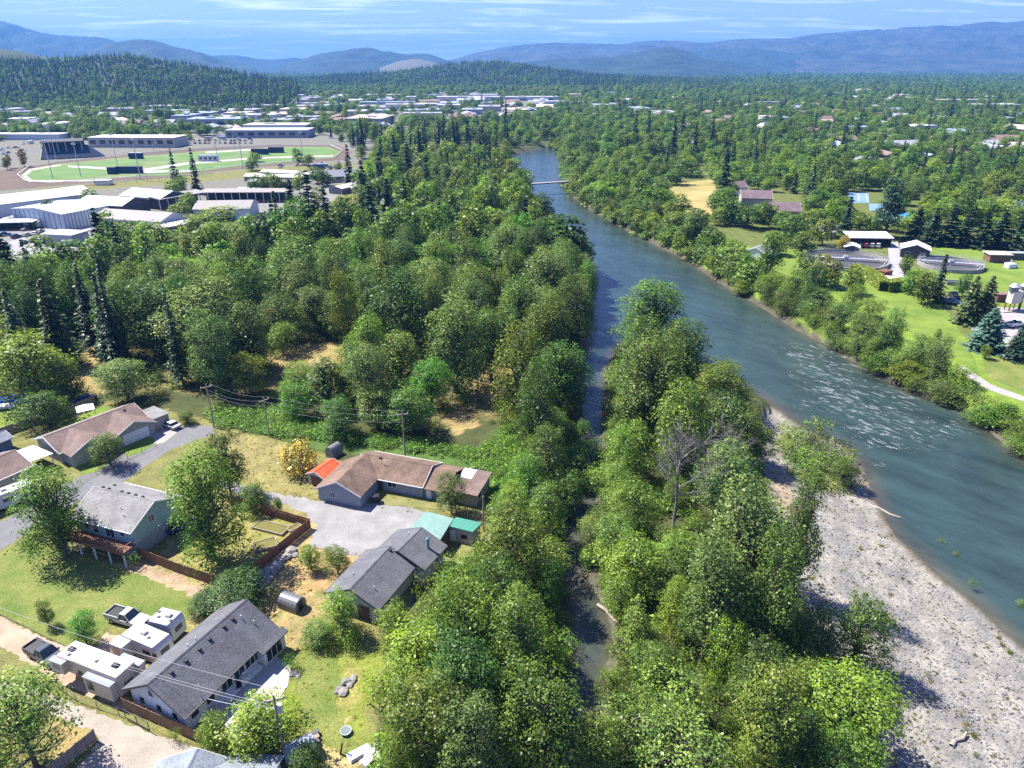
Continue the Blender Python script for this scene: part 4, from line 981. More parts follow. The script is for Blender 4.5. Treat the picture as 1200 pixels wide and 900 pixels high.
# ------------------------------------------------------------------ vehicles
def heading(A, B, z):
    a, b = G(*A, z), G(*B, z); d = b - a
    return (a + b) / 2, math.atan2(d.y, d.x), d.length
M_tyre = mat('tyre_rubber', (.02, .02, .02), .9, .2, 3)
M_rim = mat('wheel_rim', (.45, .46, .48), .35, .1, 3, metal=.6)
M_lamp = mat('lamp_glass', (.8, .8, .78), .15, .05, 3)
M_tail = mat('tail_lamp', (.35, .015, .012), .3, .1, 3)
def carpaint(name, c): return mat(name, c, .28, .06, .8, spec=.5)
P_dark = carpaint('dark_grey_paint', (.055, .065, .08)); P_silver = carpaint('silver_paint', (.50, .50, .47)); P_white = carpaint('white_car_paint', (.74, .74, .73))
P_blue = carpaint('blue_paint', (.03, .06, .19)); P_black = carpaint('black_paint', (.02, .02, .022)); P_red = carpaint('red_paint', (.3, .03, .03)); P_lgrey = carpaint('light_grey_paint', (.32, .34, .36)); P_tan = carpaint('tan_paint', (.42, .35, .26))
def wheels(par, xs, y, r=.38, w=.26):
    for x in xs:
        for s in (-1, 1):
            o = MB().tube((x, s * (y - w), r), (x, s * y, r), r, n=14).build('wheel', M_tyre, par)
            MB().tube((x, s * (y - .02), r), (x, s * (y + .025), r), r * .58, r * .5, n=10).build('rim', M_rim, o)
def pickup(label, A, B, paint, group=None, excl=True):
    c, ang, _ = heading(A, B, .9)
    T_ = thing('pickup_truck', label, 'pickup', (c.x, c.y, .03), ang, group)
    b = MB()
    b.prism_y([(-2.95, .55), (-2.95, 1.12), (-.55, 1.12), (1.15, 1.14), (2.6, 1.08), (2.95, .92), (2.95, .5), (2.5, .42), (-2.5, .42)], -.98, .98)
    b.build('body', paint, T_, bevel=.07, seg=2)
    for s in (-1, 1): MB().box(-2.9, -.62, s * .93 - .05, s * .93 + .05, 1.1, 1.42).build('bed_side', paint, T_, bevel=.02)
    MB().box(-2.96, -2.88, -.93, .93, 1.1, 1.4).build('tailgate', paint, T_, bevel=.02)
    MB().box(-2.86, -.66, -.86, .86, 1.11, 1.16).build('bed_floor', M_black, T_)
    MB().taper((-.62, 1.22, -.93, .93, 1.1), (-.42, .42, -.74, .74, 1.9)).build('cab', M_glass, T_, bevel=.05)
    MB().taper((-.47, .50, -.785, .785, 1.84), (-.36, .36, -.68, .68, 1.95)).build('cab_roof', paint, T_, bevel=.04)
    b = MB()
    for s in (-1, 1):
        for x0, x1 in ((1.22, .46), (-.62, -.43), (.32, .12)): b.tube((x0, s * .925, 1.12), (x1, s * .76, 1.87), .05, n=5)
    b.build('cab_pillar', paint, T_)
    for s in (-1, 1):
        MB().box(2.82, 2.98, s * .75 - .17, s * .75 + .17, .82, 1.0).build('headlight', M_lamp, T_)
        MB().box(-3.0, -2.93, s * .88 - .08, s * .88 + .08, .85, 1.2).build('tail_light', M_tail, T_)
        MB().box(.95, 1.12, s * 1.05 - .1, s * 1.05 + .1, 1.16, 1.36).build('mirror', M_black, T_)
    MB().box(2.93, 3.08, -.9, .9, .42, .66).build('bumper', M_metal, T_, bevel=.03)
    MB().box(2.93, 2.99, -.5, .5, .68, .95).build('grille', M_black, T_)
    wheels(T_, (-1.85, 1.95), 1.0, .4)
    if excl: EXCL.append(foot(c, ang, 6.5, 2.6))
    return T_
def car(label, A, B, paint, group=None, kind='sedan', ln=None):
    c, ang, _ = heading(A, B, .7)
    T_ = thing('parked_car', label, 'car', (c.x, c.y, .04), ang, group)
    h = .72 if kind == 'sedan' else .9
    top = 1.42 if kind == 'sedan' else 1.75
    MB().prism_y([(-2.25, .4), (-2.28, h + .1), (-1.4, h + .18), (.95, h + .16), (2.0, h + .02), (2.28, h - .15), (2.28, .38), (1.9, .3), (-1.9, .3)], -.9, .9).build('body', paint, T_, bevel=.08, seg=2)
    x0 = -1.65 if kind == 'sedan' else -2.1
    MB().taper((x0, 1.05, -.84, .84, h + .12), (x0 + .5, .35, -.66, .66, top - .06)).build('cabin_glass', M_glass, T_, bevel=.04)
    MB().taper((x0 + .42, .42, -.70, .70, top - .09), (x0 + .55, .28, -.6, .6, top)).build('cabin_roof', paint, T_, bevel=.03)
    for s in (-1, 1):
        MB().box(2.2, 2.31, s * .65 - .17, s * .65 + .17, h - .15, h).build('headlight', M_lamp, T_)
        MB().box(-2.32, -2.24, s * .68 - .16, s * .68 + .16, h - .1, h + .06).build('tail_light', M_tail, T_)
    wheels(T_, (-1.4, 1.42), .91, .33, .22)
    EXCL.append(foot(c, ang, 5, 2.2))
    return T_
M_rv = mat('white_fibreglass', (.52, .52, .515), .4, .04, 1.0, spec=.4)
M_rvb = mat('beige_fibreglass', (.50, .44, .36), .4, .05, 1.0, spec=.4)
M_rvbr = mat('brown_decal', (.18, .11, .075), .4, .1, 1.0)
M_awn = mat('grey_awning', (.27, .285, .31), .8, .1, 1.0)
def trailer(label, A, B, Wd, hh, ln=None, fifth=False, slide=None, body=None, name='travel_trailer', ac=((.0, 0),), vents=(), over=False, stripe=None, wins=(), endwin=True, deco=None, z0=.5, axle=(-.6, .6)):
    c, ang, LL = heading(A, B, hh); ln = ln or LL
    T_ = thing(name, label, 'trailer', (c.x, c.y, .04), ang)
    print('TRAILER', label[:30], '%.1f' % LL)
    body = body or M_rv; X = ln / 2; Y = Wd / 2
    if fifth: pr = [(-X, z0 + 1.1), (-X, hh), (X, hh), (X, z0 + .35), (X - .6, z0), (-X + 2.9, z0), (-X + 2.5, z0 + 1.0)]
    elif over: pr = [(-X, z0), (-X, hh), (X - .2, hh), (X + .9, hh - .15), (X + .9, hh - .9), (X - .1, hh - 1.0), (X - .1, z0)]
    else: pr = [(-X, z0 + .15), (-X, hh - .35), (-X + .35, hh), (X - .35, hh), (X, hh - .5), (X, z0 + .1), (X - .3, z0), (-X + .3, z0)]
    MB().prism_y(pr, -Y, Y).build('body', body, T_, bevel=.06, seg=2)
    MB().box(-X + .3, X - .3, -Y + .08, Y - .08, hh - .01, hh + .04).build('roof_membrane', M_rv, T_)
    for x, y in ac: MB().taper((x - .45, x + .45, y - .35, y + .35, hh + .03), (x - .36, x + .36, y - .26, y + .26, hh + .33)).build('air_conditioner', M_black if fifth else M_awn, T_, bevel=.06)
    for x, y in vents: MB().box(x - .2, x + .2, y - .2, y + .2, hh + .03, hh + .14).build('roof_vent', M_dtrim, T_, bevel=.03)
    for sd in (-1, 1):
        for x, z, w, h in wins:
            o = MB().box(x - w / 2 - .05, x + w / 2 + .05, sd * Y - .015, sd * Y + .03, z - .05, z + h + .05).build('window', M_dtrim, T_)
            MB().box(x - w / 2, x + w / 2, sd * Y - .02, sd * Y + .04, z, z + h).build('pane', M_glass, o)
        if deco:
            for x0, x1, za, zb in deco: MB().prism_y([(x0, za), (x1, za + .1), (x1, zb), (x0 + .5, zb)], sd * Y - .012, sd * Y + .012).build('decal', M_rvbr, T_)
    if endwin:
        o = MB().box(X - .05 if not over else X - .13, X + .04 if not over else X - .06, -.6, .6, 1.5, 2.2).build('window', M_dtrim, T_)
    if slide:
        for s, x0, x1, za, zb, dp, awn in slide:
            b = MB(); y0, y1 = (Y - .05, Y + dp) if s > 0 else (-Y - dp, -Y + .05); b.box(x0, x1, y0, y1, za, zb); o = b.build('slide_out', body, T_, bevel=.03)
            b = MB(); b.box(x0 - .05, x1 + .05, min(y0, y1) - (.06 if s < 0 else 0), max(y0, y1) + (.06 if s > 0 else 0), zb + .012, zb + .06); b.build('slide_awning', M_awn if awn else M_rv, o)
            b = MB(); ye = s * (Y + dp); b.box(x0 + .4, x0 + 1.4, ye - .02, ye + .03, za + .6, zb - .35); b.build('pane', M_glass, o)
    wheels(T_, axle, Y - .02, .36, .25)
    if not over and not fifth: MB().tube((-X, -.5, z0 + .05), (-X - 1.3, 0, z0), .06).tube((-X, .5, z0 + .05), (-X - 1.3, 0, z0), .06).build('hitch', M_black, T_)
    for x in (-X + (3.2 if fifth else .8), X - .8):
        for s in (-1, 1): MB().box(x - .06, x + .06, s * (Y - .3) - .06, s * (Y - .3) + .06, 0, z0 + .1).build('jack', M_black, T_)
    EXCL.append(foot(c, ang, ln + 1, Wd + 2)); return T_
pickup('dark grey pickup parked against the long fifth wheel trailer', (37, 757), (70, 774.5), P_dark)
pickup('old silver pickup on the grass beside the white camper', (129, 717), (171, 729), P_silver)
trailer('long white fifth wheel trailer with grey slide-out awnings on the dirt drive', (77, 759), (147, 785), 2.5, 3.75, fifth=True, body=M_rvb, ac=((-3.6, 0), (3.2, 0)), vents=((.6, -.3), (-3.2, -.7)), wins=((-4.0, 2.2, .9, .6), (-1.3, 1.9, .7, .6)),
        slide=[(-1, .2, 4.3, .7, 3.0, .8, True), (-1, -5.0, -3.0, 1.9, 3.5, .7, True), (1, 2.0, 5.2, .8, 3.3, .8, True)], deco=[(-2.6, 3.8, .75, 1.9)], z0=.55, axle=(.8, 1.7))
trailer('white travel trailer with a boxy slide-out between pickup and charcoal roof', (151, 735), (191, 752), 2.5, 3.15, ac=((-.2, 0),), vents=((.9, -.3),), wins=((1.2, 1.6, 1.2, .55), (2.6, 1.7, .6, .5)), deco=[(-2.6, 2.2, .75, 1.0)], slide=[(-1, -3.2, -1.2, .55, 2.7, 1.3, False)])
trailer('short white truck camper with an overhanging front beside the charcoal roof', (180, 719), (207, 725.5), 2.5, 3.2, ac=((.5, .1),), vents=((-1.2, .4), (-.6, -.4), (1.3, -.5)), wins=((-.8, 1.7, 1.3, .5),), z0=.45, deco=[(-1.6, 1.2, .7, 1.1)])
trailer('long white motorhome parked along the street at the left edge', (-30, 588), (37, 563), 2.5, 2.9, vents=((1.5, .2), (-2, -.2)), wins=((0, 1.5, 1.4, .5), (2.8, 1.5, 1.0, .5)), name='motorhome')
car('silver sedan on the concrete driveway of the ranch house', (210, 500.5), (189.5, 493.5), P_silver)
car('dark blue car parked behind the teal house in the tree shade', (201, 619), (223, 612), P_blue, kind='suv')
car('dark blue and white car beyond the board fence', (92, 471), (107, 464), P_blue)
cars = [((2, 275), (10, 274), P_blue, 'dark blue', 'van at the row end under the left edge'), ((15, 278), (23, 276), P_black, 'black', 'beside the blue van'), ((27, 276), (36, 273.5), P_lgrey, 'pale grey', 'in the middle of the parked row'), ((38, 274.5), (45, 271), P_silver, 'silver', 'near the row end by the sheds'), ((44, 271.5), (50, 269), P_lgrey, 'grey', 'last of the row beside the sheds'), ((26, 285), (31, 282), P_black, 'black', 'facing the row of parked cars'), ((37, 283), (42, 280), P_black, 'dark', 'next to the white van'), ((45, 284), (49.5, 280), P_white, 'white', 'van beside the small white hut'), ((2, 289), (10, 286), P_white, 'white', 'at the left edge of the lot'), ((28, 303), (34.5, 300), P_lgrey, 'grey', 'alone in the middle of the lot'), ((33, 314), (41, 312.5), P_black, 'black', 'half under the trees at the lot corner'), ((70, 275.5), (76, 273), P_white, 'white', 'behind the small white hut'), ((101, 295), (108, 292), P_silver, 'silver', 'between hut and dark conifer'), ((26, 269), (34, 266.5), P_tan, 'tan', 'behind the parked row')]
for A, B, pt, cn_, wh in cars: car(cn_ + ' car ' + wh, A, B, pt, 'cars parked in the fairground lot', 'suv' if 'van' in wh else 'sedan')
for A, B, lb in (((30, 258), (41, 255), 'white camper parked nearest the metal barn'), ((5, 256), (16, 253), 'white camper at the left edge below the barn'), ((41, 260), (50, 256), 'bluish white camper between shed and barn')):
    trailer(lb, A, B, 2.5, 3.0, ln=7, wins=((0, 1.5, 1.2, .5),), vents=((1, 0),))
pickup('white pickup in the grey yard beside the blue spruce', (1184, 380), (1197, 377.5), P_white)
pickup('dark truck parked between the tall conifer and the cedars', (1121, 349), (1114, 342), P_black)
pickup('white truck next to the dark truck under the conifer', (1112, 351.5), (1119, 353), P_lgrey)

# ------------------------------------------------------------------ things in the yards
def table(label, px, w, d, h=.75, m=None, ang=0, name='table'):
    c = G(*px); T_ = thing(name, label, 'table', (c.x, c.y, .18), ang)
    MB().box(-w / 2, w / 2, -d / 2, d / 2, h - .05, h).build('tabletop', m or M_white, T_, bevel=.02)
    for sx_ in (-1, 1):
        for sy_ in (-1, 1): MB().box(sx_ * (w / 2 - .1) - .04, sx_ * (w / 2 - .1) + .04, sy_ * (d / 2 - .1) - .04, sy_ * (d / 2 - .1) + .04, 0, h - .05).build('leg', m or M_white, T_)
    return T_
def chair(label, px, ang, m, group=None):
    c = G(*px); T_ = thing('patio_chair', label, 'chair', (c.x, c.y, .18), ang, group)
    MB().box(-.28, .28, -.28, .28, .38, .45).build('seat', m, T_); MB().box(-.28, .28, .24, .31, .45, .98).build('backrest', m, T_)
    for sx_ in (-1, 1):
        for sy_ in (-1, 1): MB().box(sx_ * .24 - .03, sx_ * .24 + .03, sy_ * .24 - .03, sy_ * .24 + .03, 0, .38).build('leg', m, T_)
def sofa(label, px, ang, w=1.8, m=None):
    c = G(*px); T_ = thing('patio_sofa', label, 'sofa', (c.x, c.y, .18), ang); m = m or M_white
    MB().box(-w / 2, w / 2, -.4, .4, .12, .42).build('seat', m, T_, bevel=.05); MB().box(-w / 2, w / 2, .3, .45, .42, .85).build('backrest', m, T_, bevel=.05)
    for s in (-1, 1): MB().box(s * w / 2 - .1, s * w / 2 + .1, -.4, .44, .12, .62).build('arm', m, T_, bevel=.04)
table('white rectangular patio table behind the charcoal roof', (304, 772), 2.0, 1.1, ang=.7)
sofa('white patio sofa at the edge of the paving', (283, 800), .75)
sofa('low white lounge seat by the shaded wall of the white house', (277, 794), .75, 2.2)
chair('dark chair on the paving below the white sofa', (281, 808), .4, M_black)
chair('dark chair beside the white patio table', (296, 779), 1.2, M_black, None)
chair('grey chair at the upper end of the patio', (309, 777), 2.4, M_metal)
c = G(246, 826); T_ = thing('work_bench', 'pale bench top beside the shaded side of the white house', 'bench', (c.x, c.y, 0), .7)
MB().box(-.9, .9, -.4, .4, .8, .88).build('bench_top', M_white, T_)
for s in (-1, 1): MB().box(s * .8 - .05, s * .8 + .05, -.35, .35, 0, .8).build('leg', M_white, T_)
c = G(258, 833); T_ = thing('wooden_crate', 'tan wooden planter crate below the patio', 'crate', (c.x, c.y, 0), .7)
for k in range(4): MB().box(-.9, .9, -.5, .5, k * .16, k * .16 + .14).build('plank', W_tan, T_)
# wheelie bins before the brown house
for (u, v, m, lb) in ((441, 588.5, M_black, 'black lidded bin alone on the gravel lot'), (424, 584, mat('flower_pot', (.42, .36, .31), .8), 'pale box of belongings on the edge of the gravel lot')):
    c = G(u, v); T_ = thing('rubbish_bin', lb, 'bin', (c.x, c.y, .1), .3)
    MB().taper((-.4, .4, -.4, .4, .05), (-.5, .5, -.5, .5, 1.15)).build('bin_body', m, T_, bevel=.03); MB().box(-.54, .54, -.56, .54, 1.15, 1.25).build('lid', m, T_, bevel=.03)
    for s in (-1, 1): MB().tube((s * .3, .42, .12), (s * .38, .42, .12), .12, n=8).build('wheel', M_tyre, T_)
# belongings along the house wall
cols = [mat('pot_a', (.35, .06, .04), .7), mat('pot_b', (.5, .48, .45), .7), mat('pot_c', (.05, .09, .2), .7), M_black, mat('pot_d', (.4, .3, .15), .7)]
for k, (u, v) in enumerate(((383, 575), (392, 579), (402, 583), (428, 580), (433, 575), (438, 571), (444, 567), (450, 569), (433, 570), (427, 575), (455, 570))):
    c = G(u, v); T_ = thing('storage_tub', ('red', 'pale grey', 'dark blue', 'black', 'tan')[k % 5] + ' tub standing by the wall of the L-shaped brown house', 'tub', (c.x, c.y, .03), k, 'tubs and pots along the brown house wall')
    MB().taper((-.25, .25, -.3, .3, 0), (-.34, .34, -.4, .4, .6 + .1 * (k % 3))).build('tub_body', cols[k % 5], T_, bevel=.03); MB().box(-.3, .3, -.36, .36, .58 + .1 * (k % 3), .66 + .1 * (k % 3)).build('lid', cols[(k + 2) % 5], T_)
# boulders along the fence
M_rock = mat('pale_boulder', (.25, .235, .215), .95, .25, 1.2, fine=.2, bump=.5)
for k, (u, v, r_) in enumerate(((341, 648, 1.0), (336, 653, .8), (331, 658, .7), (327, 664, .8), (322, 661, .7), (318, 668, .85), (313, 672, .9), (308, 677, .8), (304, 675, .9), (299, 682, .8), (311, 683, .75), (316, 679, .8), (306, 688, .7), (322, 672, .6), (346, 651, .6), (299, 690, .6), (327, 655, .5))):
    c = G(u, v); o = MB().rock((0, 0, r_ * .3), r_ * 1.1, k + 5).build('boulder', M_rock); o.location = c
    tag(o, 'pale grey boulder in the heap along the reddish yard fence', 'boulder', 'boulders heaped along the yard fence')
for k, (u, v, r_) in enumerate(((405, 800, .7), (410, 803, .5), (398, 808, .5), (402, 812, .6), (395, 812, .4), (414, 797, .6), (344, 790, .5), (349, 793, .4))):
    c = G(u, v); o = MB().rock((0, 0, r_ * .3), r_ * 1.1, k + 50).build('boulder', M_rock if k % 2 else mat('dark_boulder', (.2, .19, .19), .95, .2, 1.5)); o.location = c
    tag(o, 'small grey rock in the planting on the sloping back lawn', 'boulder', 'rocks on the back lawn')
# raised beds in the yard
def bed(label, px, w, d, ang):
    c = G(*px); T_ = thing('raised_bed', label, 'planter', (c.x, c.y, .05), ang)
    for x0, x1, y0, y1 in ((-w / 2, w / 2, -d / 2, -d / 2 + .12), (-w / 2, w / 2, d / 2 - .12, d / 2), (-w / 2, -w / 2 + .12, -d / 2 + .125, d / 2 - .125), (w / 2 - .12, w / 2, -d / 2 + .125, d / 2 - .125)): MB().box(x0, x1, y0, y1, 0, .4).build('plank', M_gwood, T_)
    MB().box(-w / 2 + .12, w / 2 - .12, -d / 2 + .12, d / 2 - .12, .02, .3).build('soil', mat('bed_soil', (.20, .13, .05), .95, .3, 2, col2=(.14, .17, .04)), T_)
bed('long raised garden bed near the top corner of the fenced yard', (318, 620), 5.6, 2.2, -.35)
bed('raised bed filled with grey stones in the fenced yard', (311, 640), 3.4, 2.4, .5)
bed('small raised bed beside the long one in the fenced yard', (345, 620), 2.2, 1.2, .9)
c = G(405.5, 859); T_ = thing('trampoline', 'small round grey trampoline on the back lawn', 'trampoline', c)
MB().ring(0, 0, .62, .56, .35, .42, 24).build('rim', M_metal, T_)
MB().tube((0, 0, .37), (0, 0, .39), .56, n=24).build('jumping_mat', mat('grey_mat', (.15, .19, .185), .8), T_)
for k in range(4): MB().tube((.58 * math.cos(k * PI / 2 + .4), .58 * math.sin(k * PI / 2 + .4), 0), (.58 * math.cos(k * PI / 2 + .4), .58 * math.sin(k * PI / 2 + .4), .36), .03).build('leg', M_metal, T_)
# pale tank and clutter by the bottom edge
c = G(352, 886); T_ = thing('water_tank', 'pale grey dome topped tank under the bright yard tree', 'tank', c, .5)
MB().tube((-1.6, 0, 1.0), (1.6, 0, 1.0), 1.05, n=18).build('tank_body', mat('tank_plastic', (.26, .3, .33), .5), T_, smooth=False)
for s in (-1, 1): MB().box(s * 1.0 - .15, s * 1.0 + .15, -.9, .9, 0, .5).build('cradle', M_dtrim, T_)
c = G(356, 874); T_ = thing('log_pile', 'dark stack of boards beside the pale tank', 'boards', c, .6)
for k in range(9): MB().box(-1.6, 1.5 + .2 * (k % 3), -.9 + k % 3 * .6, -.4 + k % 3 * .6, .02 + k // 3 * .2, .18 + k // 3 * .2).build('plank', M_gwood if k % 2 else M_dtrim, T_)
for k, (u, v, w, d, a_) in enumerate(((421, 884, 2.4, 1.0, .7), (436, 886, 1.6, 1.5, .2), (431, 893, 1.3, 1.0, 1.0), (441, 880, 1.2, 1.0, .5))):
    c = G(u, v); T_ = thing('white_board_stack', ('long white board propped on the dirt at the bottom edge', 'crumpled white sheet metal heap on the dirt', 'small white panel leaning at the bottom edge', 'white box behind the crumpled sheet heap')[k], 'boards', (c.x, c.y, 0), a_)
    for j in range(3): MB().hexa([(-w / 2, -d / 2 + .05 * j, .05 + j * .15), (w / 2, -d / 2, .05 + j * .15), (w / 2, d / 2 - .1 * j, .1 + j * .15), (-w / 2, d / 2, .1 + j * .2), (-w / 2, -d / 2 + .05 * j, .1 + j * .15), (w / 2, -d / 2, .1 + j * .15), (w / 2, d / 2 - .1 * j, .15 + j * .15), (-w / 2, d / 2, .16 + j * .2)]).build('panel', M_white, T_)
c = G(399, 884); T_ = thing('post_stump', 'rusty leaning post on the dirt near the bottom edge', 'post', c)
MB().tube((0, 0, 0), (.4, -.1, 1.9), .12, .1).build('post', mat('rust', (.16, .08, .05), .9), T_)
# blue tarp and white trailer under the left tree
c = G(17, 472); T_ = thing('covered_boat', 'bright blue tarp covered boat under the tall left tree', 'boat', (c.x, c.y, .05), .35)
MB().prism_x([(-1.2, .3), (-.9, 1.3), (0, 1.9), (.9, 1.3), (1.2, .3)], -2.6, 2.2).build('tarp', mat('blue_tarp', (.015, .13, .62), .5, .15, 1.2), T_, bevel=.15, seg=2)
MB().box(-2.9, 2.9, -.7, .7, .05, .35).build('boat_trailer', M_metal, T_)
c = G(3, 480); T_ = thing('boat_hull', 'white boat hull beside the blue tarp', 'boat', (c.x, c.y, .05), .35)
MB().prism_x([(-1.0, .9), (-.5, .15), (.5, .15), (1.0, .9)], -3, 2.5).build('hull', M_white, T_, bevel=.1)
MB().box(-2.6, 2.0, -.8, .8, .905, 1.0).build('deck', M_white, T_)
c = G(103, 490); T_ = thing('sun_canopy', 'white fabric canopy on the narrow back lawn behind the ranch house', 'canopy', (c.x, c.y, 0), .6)
MB().taper((-1.6, 1.6, -1.6, 1.6, 2.3), (-.1, .1, -.1, .1, 3.1)).build('canopy_top', M_white, T_)
for sx_ in (-1, 1):
    for sy_ in (-1, 1): MB().tube((sx_ * 1.5, sy_ * 1.5, 0), (sx_ * 1.5, sy_ * 1.5, 2.3), .05).build('pole', M_metal, T_)
# long round log with lichen on the bar and driftwood
M_drift = mat('driftwood', (.34, .29, .24), .95, .2, 1.5)
for k, (u, v, l_, a_) in enumerate(((1038, 597, 5, -.9), (1098, 648, 4, .4), (1105, 662, 3.5, -.6), (1140, 690, 4, -.8), (925, 690, 4, .2), (714, 720, 5, -1.0), (1120, 880, 3, .5))):
    c = G(u, v, -2); o = MB().path([(-l_ / 2, 0, .2), (-l_ / 6, .2, .25), (l_ / 6, -.05, .2), (l_ / 2, .2, .35)], [.24, .2, .17, .08], 7).build('driftwood_log', M_drift)
    o.location = (c.x, c.y, z1(c.x, c.y)); o.rotation_euler.z = a_
    tag(o, ('thin driftwood log where the bar meets the water below the bushes', 'driftwood log beside the waterline sprig', 'short log lying at the edge of the gravel bar', 'bleached log low on the right edge of the gravel bar', 'pale log at the shaded top of the gravel bar', 'fallen pale log reaching into the side channel', 'small stick of driftwood at the bottom of the gravel bar')[k], 'log')
# stones on the bar
mb = MB(); K = 0
for k in range(30000):
    u, v = rnd.uniform(890, 1230), rnd.uniform(485, 930)
    c = G(u, v, -1.5)
    if K > 4200: break
    if not inside(BAR, [c.x], [c.y])[0] or inside(WATER, [c.x], [c.y])[0]: continue
    r_ = rnd.uniform(.07, .2) * (1.6 if rnd.random() < .06 else 1)
    mb.rock((c.x, c.y, z1(c.x, c.y) + r_ * .2), r_, k, .8); K += 1
mb.build('river_stones', mat('river_stone', (.19, .185, .18), .95, .45, 2.5, coord='P'), kind='stuff')['label'] = 'loose grey river stones strewn over the gravel bar'

# ------------------------------------------------------------------ far bank: round tanks and plant
M_wallc = mat('tank_concrete', (.30, .29, .275), .9, .12, .5)
M_sludge = mat('dark_tank_water', (.085, .08, .075), .35, .2, .3)
def roundtank(label, px, R, hgt, bridge_ang):
    c = G(*px); T_ = thing('round_tank', label, 'tank', (c.x, c.y, 0), bridge_ang)
    n = 20
    for k in range(n): MB().ring(0, 0, R, R - .4, -.1, hgt, 3, 2 * PI * k / n, 2 * PI * (k + .985) / n).build('wall_panel', M_wallc, T_)
    MB().tube((0, 0, .1), (0, 0, hgt - .9), R - .45, n=48).build('tank_water', M_sludge, T_)
    MB().ring(0, 0, R - 1.4, R - 1.65, .1, hgt - .5, 48).build('weir', M_wallc, T_)
    MB().box(-R - .3, R + .3, -.7, .7, hgt + .02, hgt + .18).build('walkway', M_metal, T_)
    for s in (-1, 1):
        b = MB(); b.box(-R - .3, R + .3, s * .7 - .03, s * .7 + .03, hgt + 1.05, hgt + 1.12); b.box(-R - .3, R + .3, s * .7 - .02, s * .7 + .02, hgt + .6, hgt + .65)
        for k in range(17): b.box(-R + k * R / 8 - .03, -R + k * R / 8 + .03, s * .7 - .03, s * .7 + .03, hgt + .18, hgt + 1.05)
        b.build('railing', M_metal, T_, kind='stuff')
    MB().tube((0, 0, 0), (0, 0, hgt + .9), .9, n=12).build('centre_column', M_metal, T_)
    b = MB()
    for k in range(48):
        t_ = 2 * PI * k / 48; x, y = (R - .2) * math.cos(t_), (R - .2) * math.sin(t_); b.box(x - .03, x + .03, y - .03, y + .03, hgt, hgt + 1.05)
    b.ring(0, 0, R - .17, R - .23, hgt + 1.0, hgt + 1.06, 48); b.ring(0, 0, R - .17, R - .23, hgt + .5, hgt + .54, 48)
    b.build('guard_rail', M_metal, T_, kind='stuff')
    EXCL.append([(c.x + (R + 2) * math.cos(a_), c.y + (R + 2) * math.sin(a_)) for a_ in np.linspace(0, 2 * PI, 14)[:-1]])
roundtank('large round concrete tank with a railed walkway nearest the far bank', (990, 307), 14.5, 1.4, -.25)
roundtank('smaller round tank right of the service road behind the tall conifer', (1113, 312), 10.5, 1.4, -.35)
def flatbox(name, label, px, w, d, hgt, m, rm_, ang=0, cat='building', th=.3, over=.5, slope=0.0, group=None, open_front=False, wn=0, z0=0, nm_roof='roof'):
    c = G(*px); T_ = thing(name, label, cat, (c.x, c.y, z0), ang, group)
    if open_front:
        b = MB(); b.box(-w / 2, w / 2, d / 2 - .2, d / 2, -.1, hgt); b.box(-w / 2, -w / 2 + .2, -d / 2, d / 2 - .21, -.1, hgt); b.box(w / 2 - .2, w / 2, -d / 2, d / 2 - .21, -.1, hgt); b.build('wall', m, T_)
        for k in range(6):
            x = -w / 2 + .1 + k * (w - .4) / 5; MB().box(x, x + .2, -d / 2, -d / 2 + .2, 0, hgt).build('post', M_dtrim, T_)
    else: MB().box(-w / 2, w / 2, -d / 2, d / 2, -.1, hgt).build('wall', m, T_)
    a = -over
    MB().hexa([(-w / 2 + a, -d / 2 + a, hgt + .01), (w / 2 - a, -d / 2 + a, hgt + .01), (w / 2 - a, d / 2 - a, hgt + .01 + slope), (-w / 2 + a, d / 2 - a, hgt + .01 + slope), (-w / 2 + a, -d / 2 + a, hgt + th), (w / 2 - a, -d / 2 + a, hgt + th), (w / 2 - a, d / 2 - a, hgt + th + slope), (-w / 2 + a, d / 2 - a, hgt + th + slope)]).build(nm_roof, rm_, T_)
    for k in range(wn):
        x = -w / 2 + (k + .5) * w / wn; o = MB().box(x - w / wn * .3, x + w / wn * .3, -d / 2 - .05, -d / 2 + .01, hgt * .35, hgt * .75).build('window', M_dtrim, T_)
        MB().box(x - w / wn * .26, x + w / wn * .26, -d / 2 - .08, -d / 2 - .04, hgt * .38, hgt * .72).build('pane', M_glass, o)
    EXCL.append(foot(c, ang, w + 2, d + 2)); return T_
M_wroof = mat('white_roof', (.74, .72, .69), .6, .06, .3)
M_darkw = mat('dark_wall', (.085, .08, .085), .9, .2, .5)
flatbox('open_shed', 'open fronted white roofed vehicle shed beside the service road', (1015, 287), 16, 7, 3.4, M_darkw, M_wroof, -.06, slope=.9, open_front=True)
for k in range(5):
    u = 1001 + k * 7.0; car(('white', 'dark', 'red', 'silver', 'white')[k] + ' vehicle parked in bay %s of the open white roofed shed' % ('one', 'two', 'three', 'four', 'five')[k], (u, 289.5), (u + .3, 286), (P_white, P_black, P_red, P_silver, P_white)[k], 'vehicles before the open shed', 'suv')
house('hut', 'small dark hut with a pale gable roof beside the large round tank', (999, 283), (999.5, 288), 3.4, 2.6, 5.0, M_darkw, M_wroof, M_trim, cat='hut', gut=False, ridgecap=False, LW=5)
house('hall', 'dark walled gable building with white roof edges above the smaller round tank', (1074, 280), (1075, 288), 5.2, 3.4, 9.5, M_darkw, M_wroof, M_trim, cat='building', gut=False, ridgecap=False, LW=8, wins=[('e', -2.4, 1.0, 1.4, 1.2), ('e', 2.4, 1.0, 1.4, 1.2)], doors=[('e', 0, 1.8, 2.2, M_dtrim)])
